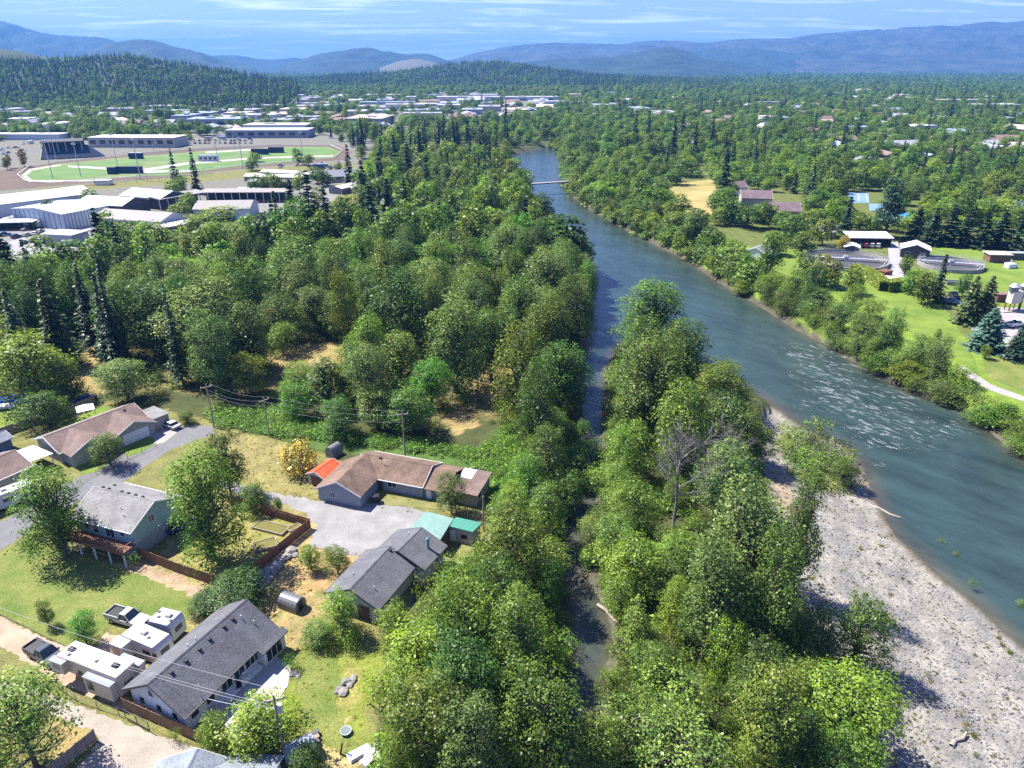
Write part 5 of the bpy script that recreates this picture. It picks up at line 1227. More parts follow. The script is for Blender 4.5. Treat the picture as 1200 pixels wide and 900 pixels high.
flatbox('pump_house', 'small brown brick hut with a tan flat roof on the right lawn', (1167, 306), 7, 5, 2.8, mat('brown_brick', (.18, .10, .075), .9, .2, 2), mat('tan_roof', (.55, .43, .32), .8), -.12)
flatbox('container', 'long grey container beside the brown brick hut', (1190, 304), 9, 2.6, 2.4, M_dtrim, M_metal, -.05, over=.0)
flatbox('bunker', 'low sloping white lid over the pit beside the hedge', (1036, 330), 8, 4, 1.2, M_darkw, M_white, -.2, over=.1)
flatbox('garden_shed', 'small shed with rusty stacked timber beside the service road', (1036, 323), 4, 3, 1.6, mat('rust_wall', (.22, .1, .05)), mat('rust', (.22, .08, .04)), .5, over=.1)
c = G(1183, 314); T_ = thing('pump_unit', 'white machine housing on the right lawn', 'machine', c, .2)
MB().box(-1.6, 1.6, -1.2, 1.2, 0, 1.8).build('housing', M_white, T_, bevel=.2); MB().tube((0, 0, 1.8), (0, 0, 3), .25, n=8).build('stack', M_metal, T_); MB().box(1.7, 2.6, -.5, .5, 0, 1.0).build('motor', mat('light_blue_metal', (.2, .42, .6), .5), T_)
c = G(1142, 332); T_ = thing('concrete_stair', 'angled concrete channel on the lawn behind the cedars', 'channel', G(1120, 334), -.3)
MB().box(-3, 3, -1.2, -.9, 0, 1.4).build('channel_side', M_wallc, T_); MB().box(-3, 3, .9, 1.2, 0, 1.4).build('channel_side', M_wallc, T_); MB().box(-3, 3, -.9, .9, 0, .5).build('channel_floor', M_wallc, T_)
c = G(1186, 364); T_ = thing('mixing_plant', 'pale tower with two dark round hoppers in the grey yard', 'machine', c, .2)
MB().box(-2.2, 1.2, -1.0, 1.0, 2.5, 6.0).build('tower_body', mat('cream_metal', (.6, .55, .45), .6), T_)
for sx_ in (-1, 1):
    for sy_ in (-1, 1): MB().box(sx_ * 1.6 - .6, sx_ * 1.6 - .35, sy_ * .8 - .12, sy_ * .8 + .12, 0, 2.5).build('leg', mat('red_metal', (.15, .05, .04), .6), T_)
for x in (-1.6, 2.2):
    MB().tube((x, 0, 6.0), (x, 0, 7.4), 1.1, 1.4, 12).build('hopper', mat('dark_hopper', (.12, .14, .18), .5), T_); MB().tube((x, 0, 7.4), (x, 0, 8.3), 1.4, .5, 12).build('hopper_lid', M_metal, T_)
MB().box(2.0, 2.4, -.3, .3, 0, 6).build('chute', mat('red_metal', (.15, .05, .04), .6), T_)
MB().box(-4.5, 3.5, -1.6, 1.6, 0, .3).build('base_pad', M_wallc, T_)
flatbox('storage_box', 'red brown storage box behind the mixing tower', (1176, 353), 6, 2.5, 2.2, mat('red_box', (.16, .08, .065)), mat('red_box_lid', (.2, .12, .1)), 0, over=0)
# hedge
M_fhedge = foliage('hedge_leaves', (.15, .24, .012), (.27, .36, .02))
def leafy_mesh(name, P, Nn, size, var, m, asp=1.5, seedv=0):
    "rhombic leaves at P facing Nn"
    r2 = np.random.default_rng(seedv); n = len(P)
    Nn = Nn / (np.linalg.norm(Nn, axis=1, keepdims=True) + 1e-9)
    A = np.cross(Nn, r2.normal(size=(n, 3))); A /= (np.linalg.norm(A, axis=1, keepdims=True) + 1e-9)
    B = np.cross(Nn, A); sz = (size * r2.uniform(.65, 1.35, n))[:, None] if np.isscalar(size) else size[:, None]
    fold = Nn * sz * .14
    V = np.stack([P - A * sz * asp * .5 - fold, P + B * sz * .5, P + A * sz * asp * .5 - fold, P - B * sz * .5], 1).reshape(-1, 3)
    me = bpy.data.meshes.new(name)
    me.vertices.add(4 * n); me.vertices.foreach_set('co', V.astype(np.float32).ravel())
    me.loops.add(4 * n); me.polygons.add(n)
    me.loops.foreach_set('vertex_index', np.arange(4 * n, dtype=np.int32)); me.polygons.foreach_set('loop_start', np.arange(0, 4 * n, 4, dtype=np.int32))
    me.update(calc_edges=True)
    at_ = me.attributes.new('var', 'FLOAT', 'POINT'); at_.data.foreach_set('value', np.repeat(np.clip(var, 0, 1), 4).astype(np.float32))
    me.materials.append(m); return me
hp = [G(u, v) for u, v in ((999, 320), (1012, 324), (1024, 331), (1036, 341), (1058, 338))]
PP, NN = [], []
for i in range(len(hp) - 1):
    a_, b_ = hp[i], hp[i + 1]; d = (b_ - a_).normalized(); nn = Vector((-d.y, d.x, 0)); n = int((b_ - a_).length * 330)
    for k in range(n):
        t_ = rnd.uniform(-.03, 1.03); q = rnd.random(); p_ = a_.lerp(b_, t_)
        if q < .45: o_ = rnd.uniform(-1.9, 1.9); PP.append(p_ + nn * o_ + Vector((0, 0, 3.2 + rnd.uniform(-.35, .15)))); NN.append(Vector((rnd.gauss(0, .4), rnd.gauss(0, .4), 1)))
        else: s = rnd.choice((-1, 1)); PP.append(p_ + nn * s * rnd.uniform(1.6, 2.0) + Vector((0, 0, rnd.uniform(.1, 3.2)))); NN.append(nn * s + Vector((rnd.gauss(0, .4), rnd.gauss(0, .4), .4)))
T_ = thing('hedge', 'bright yellow green clipped hedge bending round the large round tank', 'hedge', (0, 0, 0))
hm = leafy_mesh('foliage', np.array(PP), np.array(NN), .42, nr.random(len(PP)), M_fhedge)
o = bpy.data.objects.new('foliage', hm); COL.objects.link(o); o.parent = T_
b = MB()
for i in range(len(hp) - 1):
    d = (hp[i + 1] - hp[i]).normalized(); nn = Vector((-d.y, d.x, 0)) * 1.2; a_, b_ = hp[i].lerp(hp[i + 1], .03), hp[i + 1].lerp(hp[i], .03)
    b.prism_z([(a_ - nn).xy, (b_ - nn).xy, (b_ + nn).xy, (a_ + nn).xy], 0, 2.5 + .01 * i)
b.build('stems', mat('hedge_core', (.03, .05, .012), .95), T_)
EXCL.append(wpoly([(992, 312), (1020, 318), (1064, 330), (1060, 350), (1030, 350), (995, 330)]))
# tennis courts and pool
def court(name, label, px, m):
    return sheet(name, px, m, 0, label=label, step=5)
M_court = mat('blue_court', (.15, .25, .40), .8, .06, .1, coord='P')
court('tennis_court', 'pale blue tennis court beyond the park trees', [(993, 226), (1018, 226.5), (1019, 238), (996, 238)], M_court)
court('tennis_court', 'pale blue tennis court beside the tall dark pine', [(1018, 239), (1034, 239), (1036, 247), (1019, 247)], M_court)
T_ = thing('court_lines', 'white lines and net posts of the blue tennis court', 'markings', G(1006, 232))
b = MB()
a_, b_ = G(1000, 228), G(1002, 237)
for q, w in (((997, 227.5), (1015, 227.8)), ((998, 236.5), (1017, 237)), ((997, 227.5), (998, 236.5)), ((1015, 227.8), (1017, 237)), ((1006, 227.6), (1007, 236.8))):
    s, e = G(*q) - G(1006, 232), G(*w) - G(1006, 232); b.tube((s.x, s.y, .2), (e.x, e.y, .2), .12, n=4)
b.build('line', M_white, T_)
court('pool', 'bright blue swimming pool between dark conifers', [(1046, 250), (1066, 249), (1068, 257), (1050, 259)], mat('pool_water', (.05, .30, .75), .1, .1, .2, coord='P'))
court('pool', 'small turquoise pool seen through the conifer row', [(1088, 252), (1099, 252), (1100, 262), (1090, 263)], mat('pool_water2', (.25, .65, .75), .2, .1, .2, coord='P'))
# big houses with purple brown roofs beyond the meadow
R_purp = roofmat('purple_brown_shingle', (.16, .115, .12))
house('house', 'large purple brown roofed house left of the meadow pine', (868, 222), (905, 223), 8.5, 5.5, 12, W_beige, R_purp, ridgecap=False, gut=False, wins=[('s', -4, 1.5, 2, 1.5), ('s', 4, 1.5, 2, 1.5)])
house('house', 'wide purple brown roofed house with two front gables', (900, 236), (938, 237), 8, 5, 11, W_tan, R_purp, ridgecap=False, gut=False, wins=[('s', 0, 1.2, 2, 1.5)])
hh_ = bpy.context.scene.objects[-1]
house('house', 'pale house half hidden behind the meadow pine', (852, 213), (872, 212), 7, 4.5, 9, W_white, R_purp, ridgecap=False, gut=False)
house('house', 'grey roofed house among the round park trees', (960, 262), (982, 264), 5, 3, 8, W_tan, R_grey, ridgecap=False, gut=False)
house('house', 'small grey roofed house by the river trees', (886, 290), (902, 284), 4.5, 2.8, 8, W_white, R_grey, ridgecap=False, gut=False)
house('house', 'pale flat topped house at the right edge beyond the dark conifers', (1182, 234), (1215, 236), 6, 4, 14, W_white, R_blue, ridgecap=False, gut=False)
# footbridge
a_, b_ = G(612, 215.5, 4), G(682, 211, 4)
T_ = thing('footbridge', 'slim pale footbridge crossing the upper river', 'bridge', (a_.x, a_.y, 0))
d = b_ - a_; e = d.normalized(); nn = Vector((-e.y, e.x, 0))
def bar(p0, p1, w, z0, z1_): return MB().hexa([tuple((p0 - nn * w).xy) + (z0,), tuple((p1 - nn * w).xy) + (z0,), tuple((p1 + nn * w).xy) + (z0,), tuple((p0 + nn * w).xy) + (z0,), tuple((p0 - nn * w).xy) + (z1_,), tuple((p1 - nn * w).xy) + (z1_,), tuple((p1 + nn * w).xy) + (z1_,), tuple((p0 + nn * w).xy) + (z1_,)])
bar(d * 0, d, 1.5, 3.3, 4.0).build('deck', M_wallc, T_)
for s in (-1, 1):
    b = MB(); b.tube(nn * s * 1.4 + Vector((0, 0, 5.2)), d.xyz * Vector((1, 1, 0)) + nn * s * 1.4 + Vector((0, 0, 5.2)), .1, n=4)
    for k in range(25): q = d * (k / 24); b.tube((q.x + nn.x * s * 1.4, q.y + nn.y * s * 1.4, 4), (q.x + nn.x * s * 1.4, q.y + nn.y * s * 1.4, 5.2), .06, n=4)
    b.build('railing', M_metal, T_, kind='stuff')
for k in (.12, .88): q = d * k; MB().tube((q.x, q.y, -4.5), (q.x, q.y, 3.3), .8, n=10).build('pier', M_wallc, T_)

# ------------------------------------------------------------------ fairground
def barn(label, A, B, hr, he, Wd, wall, roof, **k): return house('barn', label, A, B, hr, he, Wd, wall, roof, cat='barn', ridgecap=False, oe=.3, oh=.4, **k)
M_barnw = mat('pale_metal_wall', (.52, .56, .6), .7, .06, .5, stretch=(4, 4, .3))
M_whm = mat('white_metal_roof', (.53, .505, .465), .5, .04, .3)
M_whm2 = mat('pale_metal_roof', (.38, .41, .415), .5, .12, .15)
M_tanr = mat('tan_grey_roof', (.27, .25, .23), .7, .08, .3)
barn('big white low arched barn roof at the left edge of the fairground', (-70, 236), (97, 217), 8.5, 6.0, 25, M_barnw, M_whm)
h = barn('pale metal barn with ribbed bluish walls beside the parking lot', (40, 243.5), (97, 233.5), 8.5, 7.0, 33, M_barnw, M_whm2)
Lb = h['L']
for k in range(14):
    x = -Lb / 2 + (k + .5) * Lb / 14
    for s, y in (('s', -16.5),): MB().box(x - .15, x + .15, y - .12, y - .001, 0, 6.9).build('wall_rib', mat('blue_rib', (.2, .25, .33)), h)
for k in range(10):
    y = -16 + (k + .5) * 3.2; MB().box(-Lb / 2 - .12, -Lb / 2 - .001, y - .15, y + .15, 0, 6.9).build('wall_rib', mat('blue_rib', (.2, .25, .33)), h)
barn('tan grey gabled barn right of the ribbed pale barn', (123, 244), (203, 249), 7.5, 5.2, 17, M_barnw, M_tanr, wins=[('s', -14 + 5 * k, 2.6, 2.4, 1.2) for k in range(6)])
barn('long low white roofed shed in front of the tan grey barn', (143, 271), (221, 257), 4.4, 3.8, 8, mat('grey_shed_wall', (.25, .25, .26)), M_whm)
barn('white and rust roofed barn behind the ribbed pale barn', (102, 228.5), (158, 231), 8, 5.5, 18, M_darkw, M_whm2)
barn('white roofed barn below the two firs', (155, 219.5), (203, 223.5), 8, 5.5, 17, M_darkw, M_whm)
barn('tan arched barn at the right end of the barns', (231, 235), (297, 234), 7.5, 5.2, 17, M_barnw, M_tanr)
def stand(label, A, B, dep, hgt):
    a_, b_ = G(*A, hgt), G(*B, hgt); d = b_ - a_; c = (a_ + b_) / 2
    T_ = thing('covered_stall_row', label, 'building', (c.x, c.y, 0), math.atan2(d.y, d.x)); L_ = d.length
    MB().hexa([(-L_ / 2, -dep / 2, hgt - .5), (L_ / 2, -dep / 2, hgt - .5), (L_ / 2, dep / 2, hgt + .2), (-L_ / 2, dep / 2, hgt + .2), (-L_ / 2, -dep / 2, hgt - .2), (L_ / 2, -dep / 2, hgt - .2), (L_ / 2, dep / 2, hgt + .5), (-L_ / 2, dep / 2, hgt + .5)]).build('roof', M_tanr, T_)
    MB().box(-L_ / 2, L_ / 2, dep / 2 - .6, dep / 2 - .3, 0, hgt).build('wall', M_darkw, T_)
    MB().box(-L_ / 2, L_ / 2, -dep / 2 + .3, -dep / 2 + .45, 0, 1.2).build('rail', W_brown, T_)
    n = int(L_ / 4)
    for k in range(n + 1):
        x = -L_ / 2 + k * L_ / n; MB().box(x - .12, x + .12, -dep / 2 + .2, -dep / 2 + .45, 0, hgt - .5).build('post', M_white, T_)
    EXCL.append(foot(c, T_.rotation_euler.z, L_, dep + 2))
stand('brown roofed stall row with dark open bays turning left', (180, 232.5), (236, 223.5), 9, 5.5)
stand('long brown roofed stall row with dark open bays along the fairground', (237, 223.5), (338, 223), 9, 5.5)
for k, (A, B, w, lb) in enumerate((((309, 198), (373, 201), 9, 'uppermost of the long white stable roofs'), ((289, 203), (358, 204.5), 9, 'second long white stable roof from the top'), ((293, 209), (341, 210.5), 9, 'third long white stable roof by the dark firs'), ((280, 219), (306, 220), 8, 'short white stable roof left of the dark firs'), ((392, 218), (424, 211), 9, 'white roofed shed right of the dark firs'))):
    barn(lb, A, B, 4.4, 3.3, w, mat('stable_wall', (.22, .22, .24)), M_whm, gut=False)
flatbox('show_hall', 'large flat pale hall behind the race track', (164, 171), 76, 26, 8, mat('hall_wall', (.46, .42, .38)), mat('hall_roof', (.62, .57, .5), .8), -.03, over=.3, wn=9)
flatbox('show_hall', 'long flat grey hall at the far right of the track', (318, 160), 80, 30, 7, mat('hall_wall2', (.30, .31, .36)), mat('hall_roof2', (.42, .44, .48), .8), .02, over=.3, wn=8)
flatbox('show_hall', 'low white roofed building left of the grandstand', (35, 163), 70, 18, 5, M_barnw, M_whm, -.03, over=.3)
flatbox('small_hut', 'small white flat roofed hut at the edge of the parking lot', (80, 285), 13, 9, 4.2, mat('hut_wall', (.3, .33, .38)), M_whm, -.2, over=.2)
flatbox('open_shed', 'white roofed open shed at the left edge of the parking lot', (8, 268), 26, 8, 3.2, M_darkw, M_whm2, .12, open_front=True)
# grandstand
a_, b_ = G(49, 187.5), G(124, 184); d = b_ - a_; L_ = d.length
T_ = thing('grandstand', 'dark blue raked grandstand facing the race track', 'grandstand', ((a_ + b_) / 2), math.atan2(d.y, d.x))
M_seat = mat('blue_seats', (.035, .06, .115), .7, .25, .4)
for k in range(14):
    z = 1.0 + k * .5; y = k * 1.9; MB().box(-L_ / 2, L_ / 2 - k * .9, y, y + 1.95, z - .9, z).build('seat_row', M_seat, T_)
b = MB(); b.box(-L_ / 2, L_ / 2 - 14, 26.5, 27, 0, 11); b.build('back_wall', M_darkw, T_)
MB().hexa([(-L_ / 2, 12, 11), (L_ / 2 - 14, 12, 11), (L_ / 2 - 14, 28, 11.8), (-L_ / 2, 28, 11.8), (-L_ / 2, 12, 11.6), (L_ / 2 - 14, 12, 11.6), (L_ / 2 - 14, 28, 12.4), (-L_ / 2, 28, 12.4)]).build('roof', M_darkw, T_)
for k in range(6): x = -L_ / 2 + .5 + k * (L_ - 16) / 5; MB().tube((x, 13, 0), (x, 13, 11), .3, n=6).build('column', M_metal, T_)
MB().hexa([(-L_ / 2 - .6, 0, 0), (-L_ / 2 - .2, 0, 0), (-L_ / 2 - .2, 27, 0), (-L_ / 2 - .6, 27, 0), (-L_ / 2 - .6, 0, 1.4), (-L_ / 2 - .2, 0, 1.4), (-L_ / 2 - .2, 27, 8), (-L_ / 2 - .6, 27, 8)]).build('end_wall', M_wallc, T_)
EXCL.append(foot((a_ + b_) / 2, T_.rotation_euler.z, L_ + 8, 70))
for k, (u, v, w, lb) in enumerate(((153, 203, 16, 'dark blue scoreboard wall on the near infield'), (132, 204, 5, 'small dark cabin beside the near scoreboard'), (305, 181, 13, 'dark blue cabin left of the twin infield cabins'), (324, 179, 12, 'dark green cabin right of the twin infield cabins'), (245, 189, 14, 'white and dark stage trailer behind the two firs'), (160, 186, 10, 'black screen board beside the grandstand'))):
    flatbox('field_cabin', lb, (u, v), w, 3, 4.2, mat('navy_wall', (.03, .05, .11)) if k != 4 else M_barnw, M_dtrim if k < 4 else M_whm2, .03, over=.1, wn=0 if k != 4 else 4)
flatbox('small_plane_shed', 'white canopy tent on the strip before the infield', (122, 216.5), 9, 5, 2.6, M_metal, M_whm, .1, over=.2)
MP = None
for k, (u, v, hh_, wh) in enumerate(((62, 209, 22, 'at the near left infield'), (95, 207, 20, 'mid near infield'), (66, 187, 24, 'in front of the grandstand'), (165, 211, 24, 'left of the two firs'), (138, 196, 22, 'beside the near scoreboard'), (285, 198, 20, 'left of the stables'), (255, 186, 20, 'behind the two firs'), (355, 184, 18, 'far infield'), (275, 176, 18, 'beyond the far rail'), (180, 176, 20, 'before the pale hall'))):
    c = G(u, v); T_ = thing('floodlight_mast', 'thin floodlight mast ' + wh, 'light mast', c, 0, 'floodlight masts round the race track')
    MB().tube((0, 0, 0), (0, 0, hh_), .3, .18, 6).build('mast', M_metal, T_); MB().box(-1.3, 1.3, -.3, .3, hh_ - .6, hh_ + .6).build('lamp_head', M_metal, T_)
# white rail round the track
def rail(label, px, z=1.1, m=M_white):
    P = [G(u, v) for u, v in px]; o = P[0]; T_ = thing('track_rail', label, 'rail', o)
    b = MB(); b.path([p_ - o + Vector((0, 0, z)) for p_ in P], [.16] * len(P), 5); b.build('rail_tube', m, T_)
    b = MB()
    for i in range(len(P) - 1):
        n = max(1, int((P[i + 1] - P[i]).length / 6))
        for k in range(n): q = P[i].lerp(P[i + 1], k / n) - o; b.tube((q.x, q.y, 0), (q.x, q.y, z), .1, n=4)
    b.build('rail_posts', m, T_, kind='stuff')
rail('white inner rail of the dirt race track', [(330, 191), (250, 198), (160, 208), (60, 216), (30, 213.5), (21, 206), (33, 197), (68, 191), (150, 183), (240, 176), (330, 171), (388, 171.5), (402, 177.5), (392, 186), (330, 191)])
rail('grey outer wall of the dirt race track along the near side', [(-20, 238), (0, 233), (60, 224), (110, 220), (160, 214), (250, 206)], 1.6, M_wallc)
# ------------------------------------------------------------------ trees
F_leaf = foliage('broad_leaves', (.042, .094, .015), (.162, .245, .038), .36, .02)
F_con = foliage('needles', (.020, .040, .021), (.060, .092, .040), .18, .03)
F_flow = foliage('orange_tips', (.15, .16, .012), (.66, .47, .015), .15)
F_broom = foliage('broom_flowers', (.08, .12, .02), (.62, .42, .01), .3)
M_bark = mat('bark', (.135, .115, .095), .95, .3, 2, stretch=(2, 2, .5), bump=.5)
M_dbark = mat('dead_bark', (.22, .195, .18), .95, .2, 2, stretch=(2, 2, .5))
TINT = dict(md=(1, 1, 1), dk=(.60, .72, .72), br=(1.42, 1.38, .9), ye=(1.7, 1.5, .8), gr=(1.15, 1.06, 1.5), pale=(1.45, 1.3, 1.6), ol=(1.3, 1.08, .85), vv=(.8, 1.15, .6), lt=(1.35, 1.35, 1.2), bl=(1.5, 1.9, 2.6), rd=(1.6, .55, .5), og=(2.6, 1.3, .5), cd=(1.7, 1.55, 1.0), dc=(.8, .9, 1.0))
def sph(n, r2):
    d = r2.normal(size=(n, 3)); return d / np.linalg.norm(d, axis=1, keepdims=True)
def trunk_mesh(name, pts, rad, limbs, m=None):
    b = MB(); b.path(pts, rad, 7)
    for q, r_ in limbs: b.path(q, r_, 5)
    me = bpy.data.meshes.new(name); me.from_pydata(b.v, [], b.f); me.materials.append(m or M_bark)
    for p_ in me.polygons: p_.use_smooth = True
    return me
def broad(seed, H_=16., R=5., ncl=80, nlf=110, leaf=.36, cb=.2, prof='round', rc=(1.0, 1.9), flat=.75, fill=.25, m=None, split=0, up=.5, bare=0.0):
    r2 = np.random.default_rng(seed); q = random.Random(seed)
    C = []; tries = 0; D = []
    nd = dict(round=7, tall=10, cone=8, dome=8)[prof]
    for k in range(nd):
        t_ = (k + q.uniform(.1, .9)) / nd
        if prof == 'round': off, rad, zf = .55 * (1 - t_ * .5), q.uniform(.42, .62), .20 + .58 * t_
        elif prof == 'tall': off, rad, zf = .62 * (1 - t_ * .75), q.uniform(.34, .56) * (1 - .25 * t_), .12 + .72 * t_
        elif prof == 'cone': off, rad, zf = .30 * (1 - t_), .85 - .62 * t_, .18 + .70 * t_
        else: off, rad, zf = .62 * q.random() ** .5, q.uniform(.28, .5), .20 + .38 * q.random()
        a_ = k * 2.4 + q.uniform(-.5, .5); o_ = R * off * q.uniform(.55, 1.15)
        rv = min(rad * R * q.uniform(.8, 1.15) * (1.5 if prof in ('tall', 'cone') else 1.1), H_ * .34)
        D.append((np.array([o_ * math.cos(a_), o_ * math.sin(a_), H_ * (cb * .35 + (1 - cb * .35) * zf)]), rad * R, rv))
    ztop = max(c[2] + rv for c, _r, rv in D); zs = H_ / ztop
    D = [(np.array([c[0], c[1], c[2] * zs]), r_, rv * zs) for c, r_, rv in D]
    while len(C) < ncl and tries < 9000:
        tries += 1
        dc, dr, dv = q.choices(D, [x[1] ** 2 for x in D])[0]
        e = np.array([q.gauss(0, 1), q.gauss(0, 1), q.gauss(.35, 1)]); e /= np.linalg.norm(e)
        if e[2] < -.6: continue
        k = (1 - fill * q.random() ** 1.8) * q.uniform(.8, 1.24)
        c = dc + e * np.array([dr, dr, dv]) * k
        if c[2] < H_ * cb * .8 or any(o is not dc and np.linalg.norm((c - o) / np.array([r_, r_, rv])) < .72 for o, r_, rv in D): continue
        r_ = rc[0] + (rc[1] - rc[0]) * q.random() ** 1.7
        if any(np.linalg.norm(c - o[0]) < .5 * (r_ + o[1]) for o in C): continue
        C.append((c, r_))
    P, Nn, Vv, Sz = [], [], [], []
    for c, r_ in C:
        n = int(nlf * (r_ / 1.4) ** 2)
        d = sph(n, r2); d = d[d[:, 2] > -.55]
        n = len(d); rad = r_ * r2.uniform(.55, 1.08, n) ** .6
        # small tufts: quantise direction a little so leaves gather in sprays
        rad = np.where(r2.random(n) < .22, rad * r2.uniform(1.05, 1.65, n), rad); p_ = c + d * rad[:, None] * np.array([1, 1, flat])
        p_ += r2.normal(size=(n, 3)) * (.16 if leaf < .3 else .25)
        outw = c - np.array([0, 0, H_ * .45]); outw /= (np.linalg.norm(outw) + 1e-6)
        nn = d * .75 + outw * .45 + np.array([0, 0, up * .8]) + r2.normal(size=(n, 3)) * .42
        P.append(p_); Nn.append(nn); cv = q.uniform(.1, .85); Vv.append(cv + r2.normal(size=n) * .2); Sz.append(leaf * np.clip(np.exp(r2.normal(size=n) * .38), .4, 2.1))
    cm_ = leafy_mesh('crown', np.concatenate(P), np.concatenate(Nn), np.concatenate(Sz), np.concatenate(Vv), m or F_leaf, 1.45, seed)
    limbs = []
    order = sorted(range(len(C)), key=lambda i: q.random())[:int(len(C) * .45)]
    top = np.array([q.uniform(-.4, .4), q.uniform(-.4, .4), H_ * .86])
    tr = H_ / 16.
    for i in order:
        c = C[i][0]; z0 = max(H_ * .12, c[2] * q.uniform(.45, .7)); s = top * (z0 / top[2]); s[2] = z0
        mid = s * .45 + c * .55 + np.array([q.uniform(-.4, .4), q.uniform(-.4, .4), -.5])
        limbs.append(([s, mid, c], [.13 * tr, .085 * tr, .02]))
    t_ = [(0, 0, -.4), (top[0] * .3, top[1] * .3, H_ * .3), (top[0] * .7, top[1] * .7, H_ * .6), tuple(top)]
    if split:
        for s in (-1, 1): limbs.append(([(0, 0, .3), (s * .9, .3 * s, H_ * .32), (s * 1.7, .5 * s, H_ * .72)], [.24, .18, .07]))
    return trunk_mesh('trunk', t_, [.34 * tr, .26 * tr, .16 * tr, .04], limbs), cm_
def conif(seed, H_=20., R=3., nw=30, nb=9, nl=8, leaf=.42, base=.1, droop=.35, pw=.85, gap=.0, m=None):
    r2 = np.random.default_rng(seed); q = random.Random(seed); P, Nn, Vv, Sz = [], [], [], []; limbs = []
    for w in range(nw):
        t_ = base + (1 - base) * (w + q.uniform(-.3, .3)) / nw; z = H_ * t_
        if q.random() < gap: continue
        rr_ = R * max(.04, (1 - (t_ - base) / (1 - base))) ** pw * q.uniform(.82, 1.12)
        m_ = max(4, int(nb * (.45 + .55 * rr_ / R)))
        for k in range(m_):
            a_ = 2 * PI * (k + q.random()) / m_; L_ = rr_ * q.uniform(.65, 1.12)
            n = max(3, int(nl * (L_ / R) + 2)); s = (np.arange(n) + r2.random(n)) / n; s = s ** .75
            d = np.array([math.cos(a_), math.sin(a_), 0.])
            p_ = d * (s * L_)[:, None]; p_[:, 2] = z - droop * L_ * s ** 1.5 + .18 * L_ * (s > .8) * (s - .8)
            sd = np.array([-d[1], d[0], 0]); p_ += sd * (r2.normal(size=n) * .22 * L_ * (1 - s * .6))[:, None]; p_[:, 2] += r2.normal(size=n) * .1
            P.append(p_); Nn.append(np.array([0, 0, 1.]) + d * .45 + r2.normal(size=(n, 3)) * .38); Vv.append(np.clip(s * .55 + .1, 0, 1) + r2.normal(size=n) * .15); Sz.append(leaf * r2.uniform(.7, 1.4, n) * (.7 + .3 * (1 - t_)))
            if k % 3 == 0: limbs.append(([(0, 0, z), (d[0] * L_ * .8, d[1] * L_ * .8, z - droop * L_ * .6)], [.05, .015]))
    cm_ = leafy_mesh('crown', np.concatenate(P), np.concatenate(Nn), np.concatenate(Sz), np.concatenate(Vv), m or F_con, 1.7, seed)
    return trunk_mesh('trunk', [(0, 0, -.3), (0, 0, H_ * .5), (0, 0, H_ * .98)], [.3, .18, .02], limbs[:70]), cm_
def dead(seed, H_=16., R=5.):
    q = random.Random(seed); limbs = []
    def br(p_, d, L_, r_, dep):
        pts = [p_]; n = 3
        for k in range(n):
            d = (d + Vector((q.gauss(0, .16), q.gauss(0, .16), q.gauss(.05, .1)))).normalized(); pts.append(pts[-1] + d * L_ / n)
        limbs.append((pts, [r_, r_ * .75, r_ * .5, r_ * .3]))
        if dep:
            for k in range(5 if dep > 1 else 6):
                i = q.choice((1, 2, 2, 3)); a_ = Vector((q.gauss(0, 1), q.gauss(0, 1), q.gauss(.5, .4))).normalized()
                br(pts[i], (d * .6 + a_ * .8).normalized(), L_ * q.uniform(.45, .7), max(.011, r_ * .42), dep - 1)
    for k in range(10):
        a_ = k * 2.4; z = H_ * q.uniform(.3, .8)
        br(Vector((0, 0, z)), Vector((math.cos(a_), math.sin(a_), q.uniform(.4, 1.2))).normalized(), R * q.uniform(.7, 1.1) * (1.2 - z / H_ * .5), .085, 3)
    br(Vector((0, 0, H_ * .75)), Vector((.1, 0, 1)), H_ * .3, .12, 2)
    n_ = len(limbs)
    b = MB()
    for pts, rs in limbs: b.path(pts, rs, 3)
    me = bpy.data.meshes.new('branches'); me.from_pydata(b.v, [], b.f); me.materials.append(M_dbark)
    return trunk_mesh('trunk', [(0, 0, -.3), (.15, 0, H_ * .3), (-.1, .1, H_ * .55), (0, .1, H_ * .78)], [.24, .18, .13, .08], [], M_dbark), me
# prototypes: kind -> (height, radius, crown centre fraction, [near variants], [far variants])
PR = {}
def reg(k, H_, R, cf, near_, far_): PR[k] = (H_, R, cf, near_, far_)
reg('cot', 20, 5, .52, [broad(100 + i, 20, 5, 200, 210, .17, .06, 'tall', (.6, 1.45), 1.25, .3, up=.25) for i in range(4)], [broad(150 + i, 20, 5, 120, 40, .46, .05, 'tall', (.8, 1.7), 1.2, .3, up=.25) for i in range(3)])
reg('lf', 14, 5, .50, [broad(200 + i, 14, 5, 130, 225, .17, .04, 'round', (.6, 1.55)) for i in range(4)], [broad(250 + i, 14, 5, 75, 42, .46, .03, 'round', (.9, 1.9)) for i in range(3)])
reg('wil', 10, 5, .52, [broad(300 + i, 10, 5, 190, 125, .155, .06, 'dome', (.45, 1.15), .9, .45, up=.3) for i in range(3)], [broad(350 + i, 10, 5, 80, 36, .42, .04, 'dome', (.7, 1.6), .9, .4) for i in range(2)])
reg('pop', 16, 3, .5, [broad(400 + i, 16, 3, 150, 190, .185, .05, 'cone', (.5, 1.1), 1.1) for i in range(2)], [broad(450 + i, 16, 3, 60, 40, .46, .06, 'cone', (.8, 1.4)) for i in range(2)])
reg('open', 16, 5, .54, [broad(500 + i, 16, 5, 150, 200, .165, .10, 'tall', (.55, 1.45), .85, .6, split=1) for i in range(2)], None)
reg('bush', 3, 2.2, .45, [broad(600 + i, 3, 2.2, 55, 110, .14, .02, 'dome', (.3, .75), .9, .4) for i in range(3)], [broad(650 + i, 3, 2.2, 26, 20, .42, .02, 'dome', (.5, .95), .9, .4) for i in range(2)])
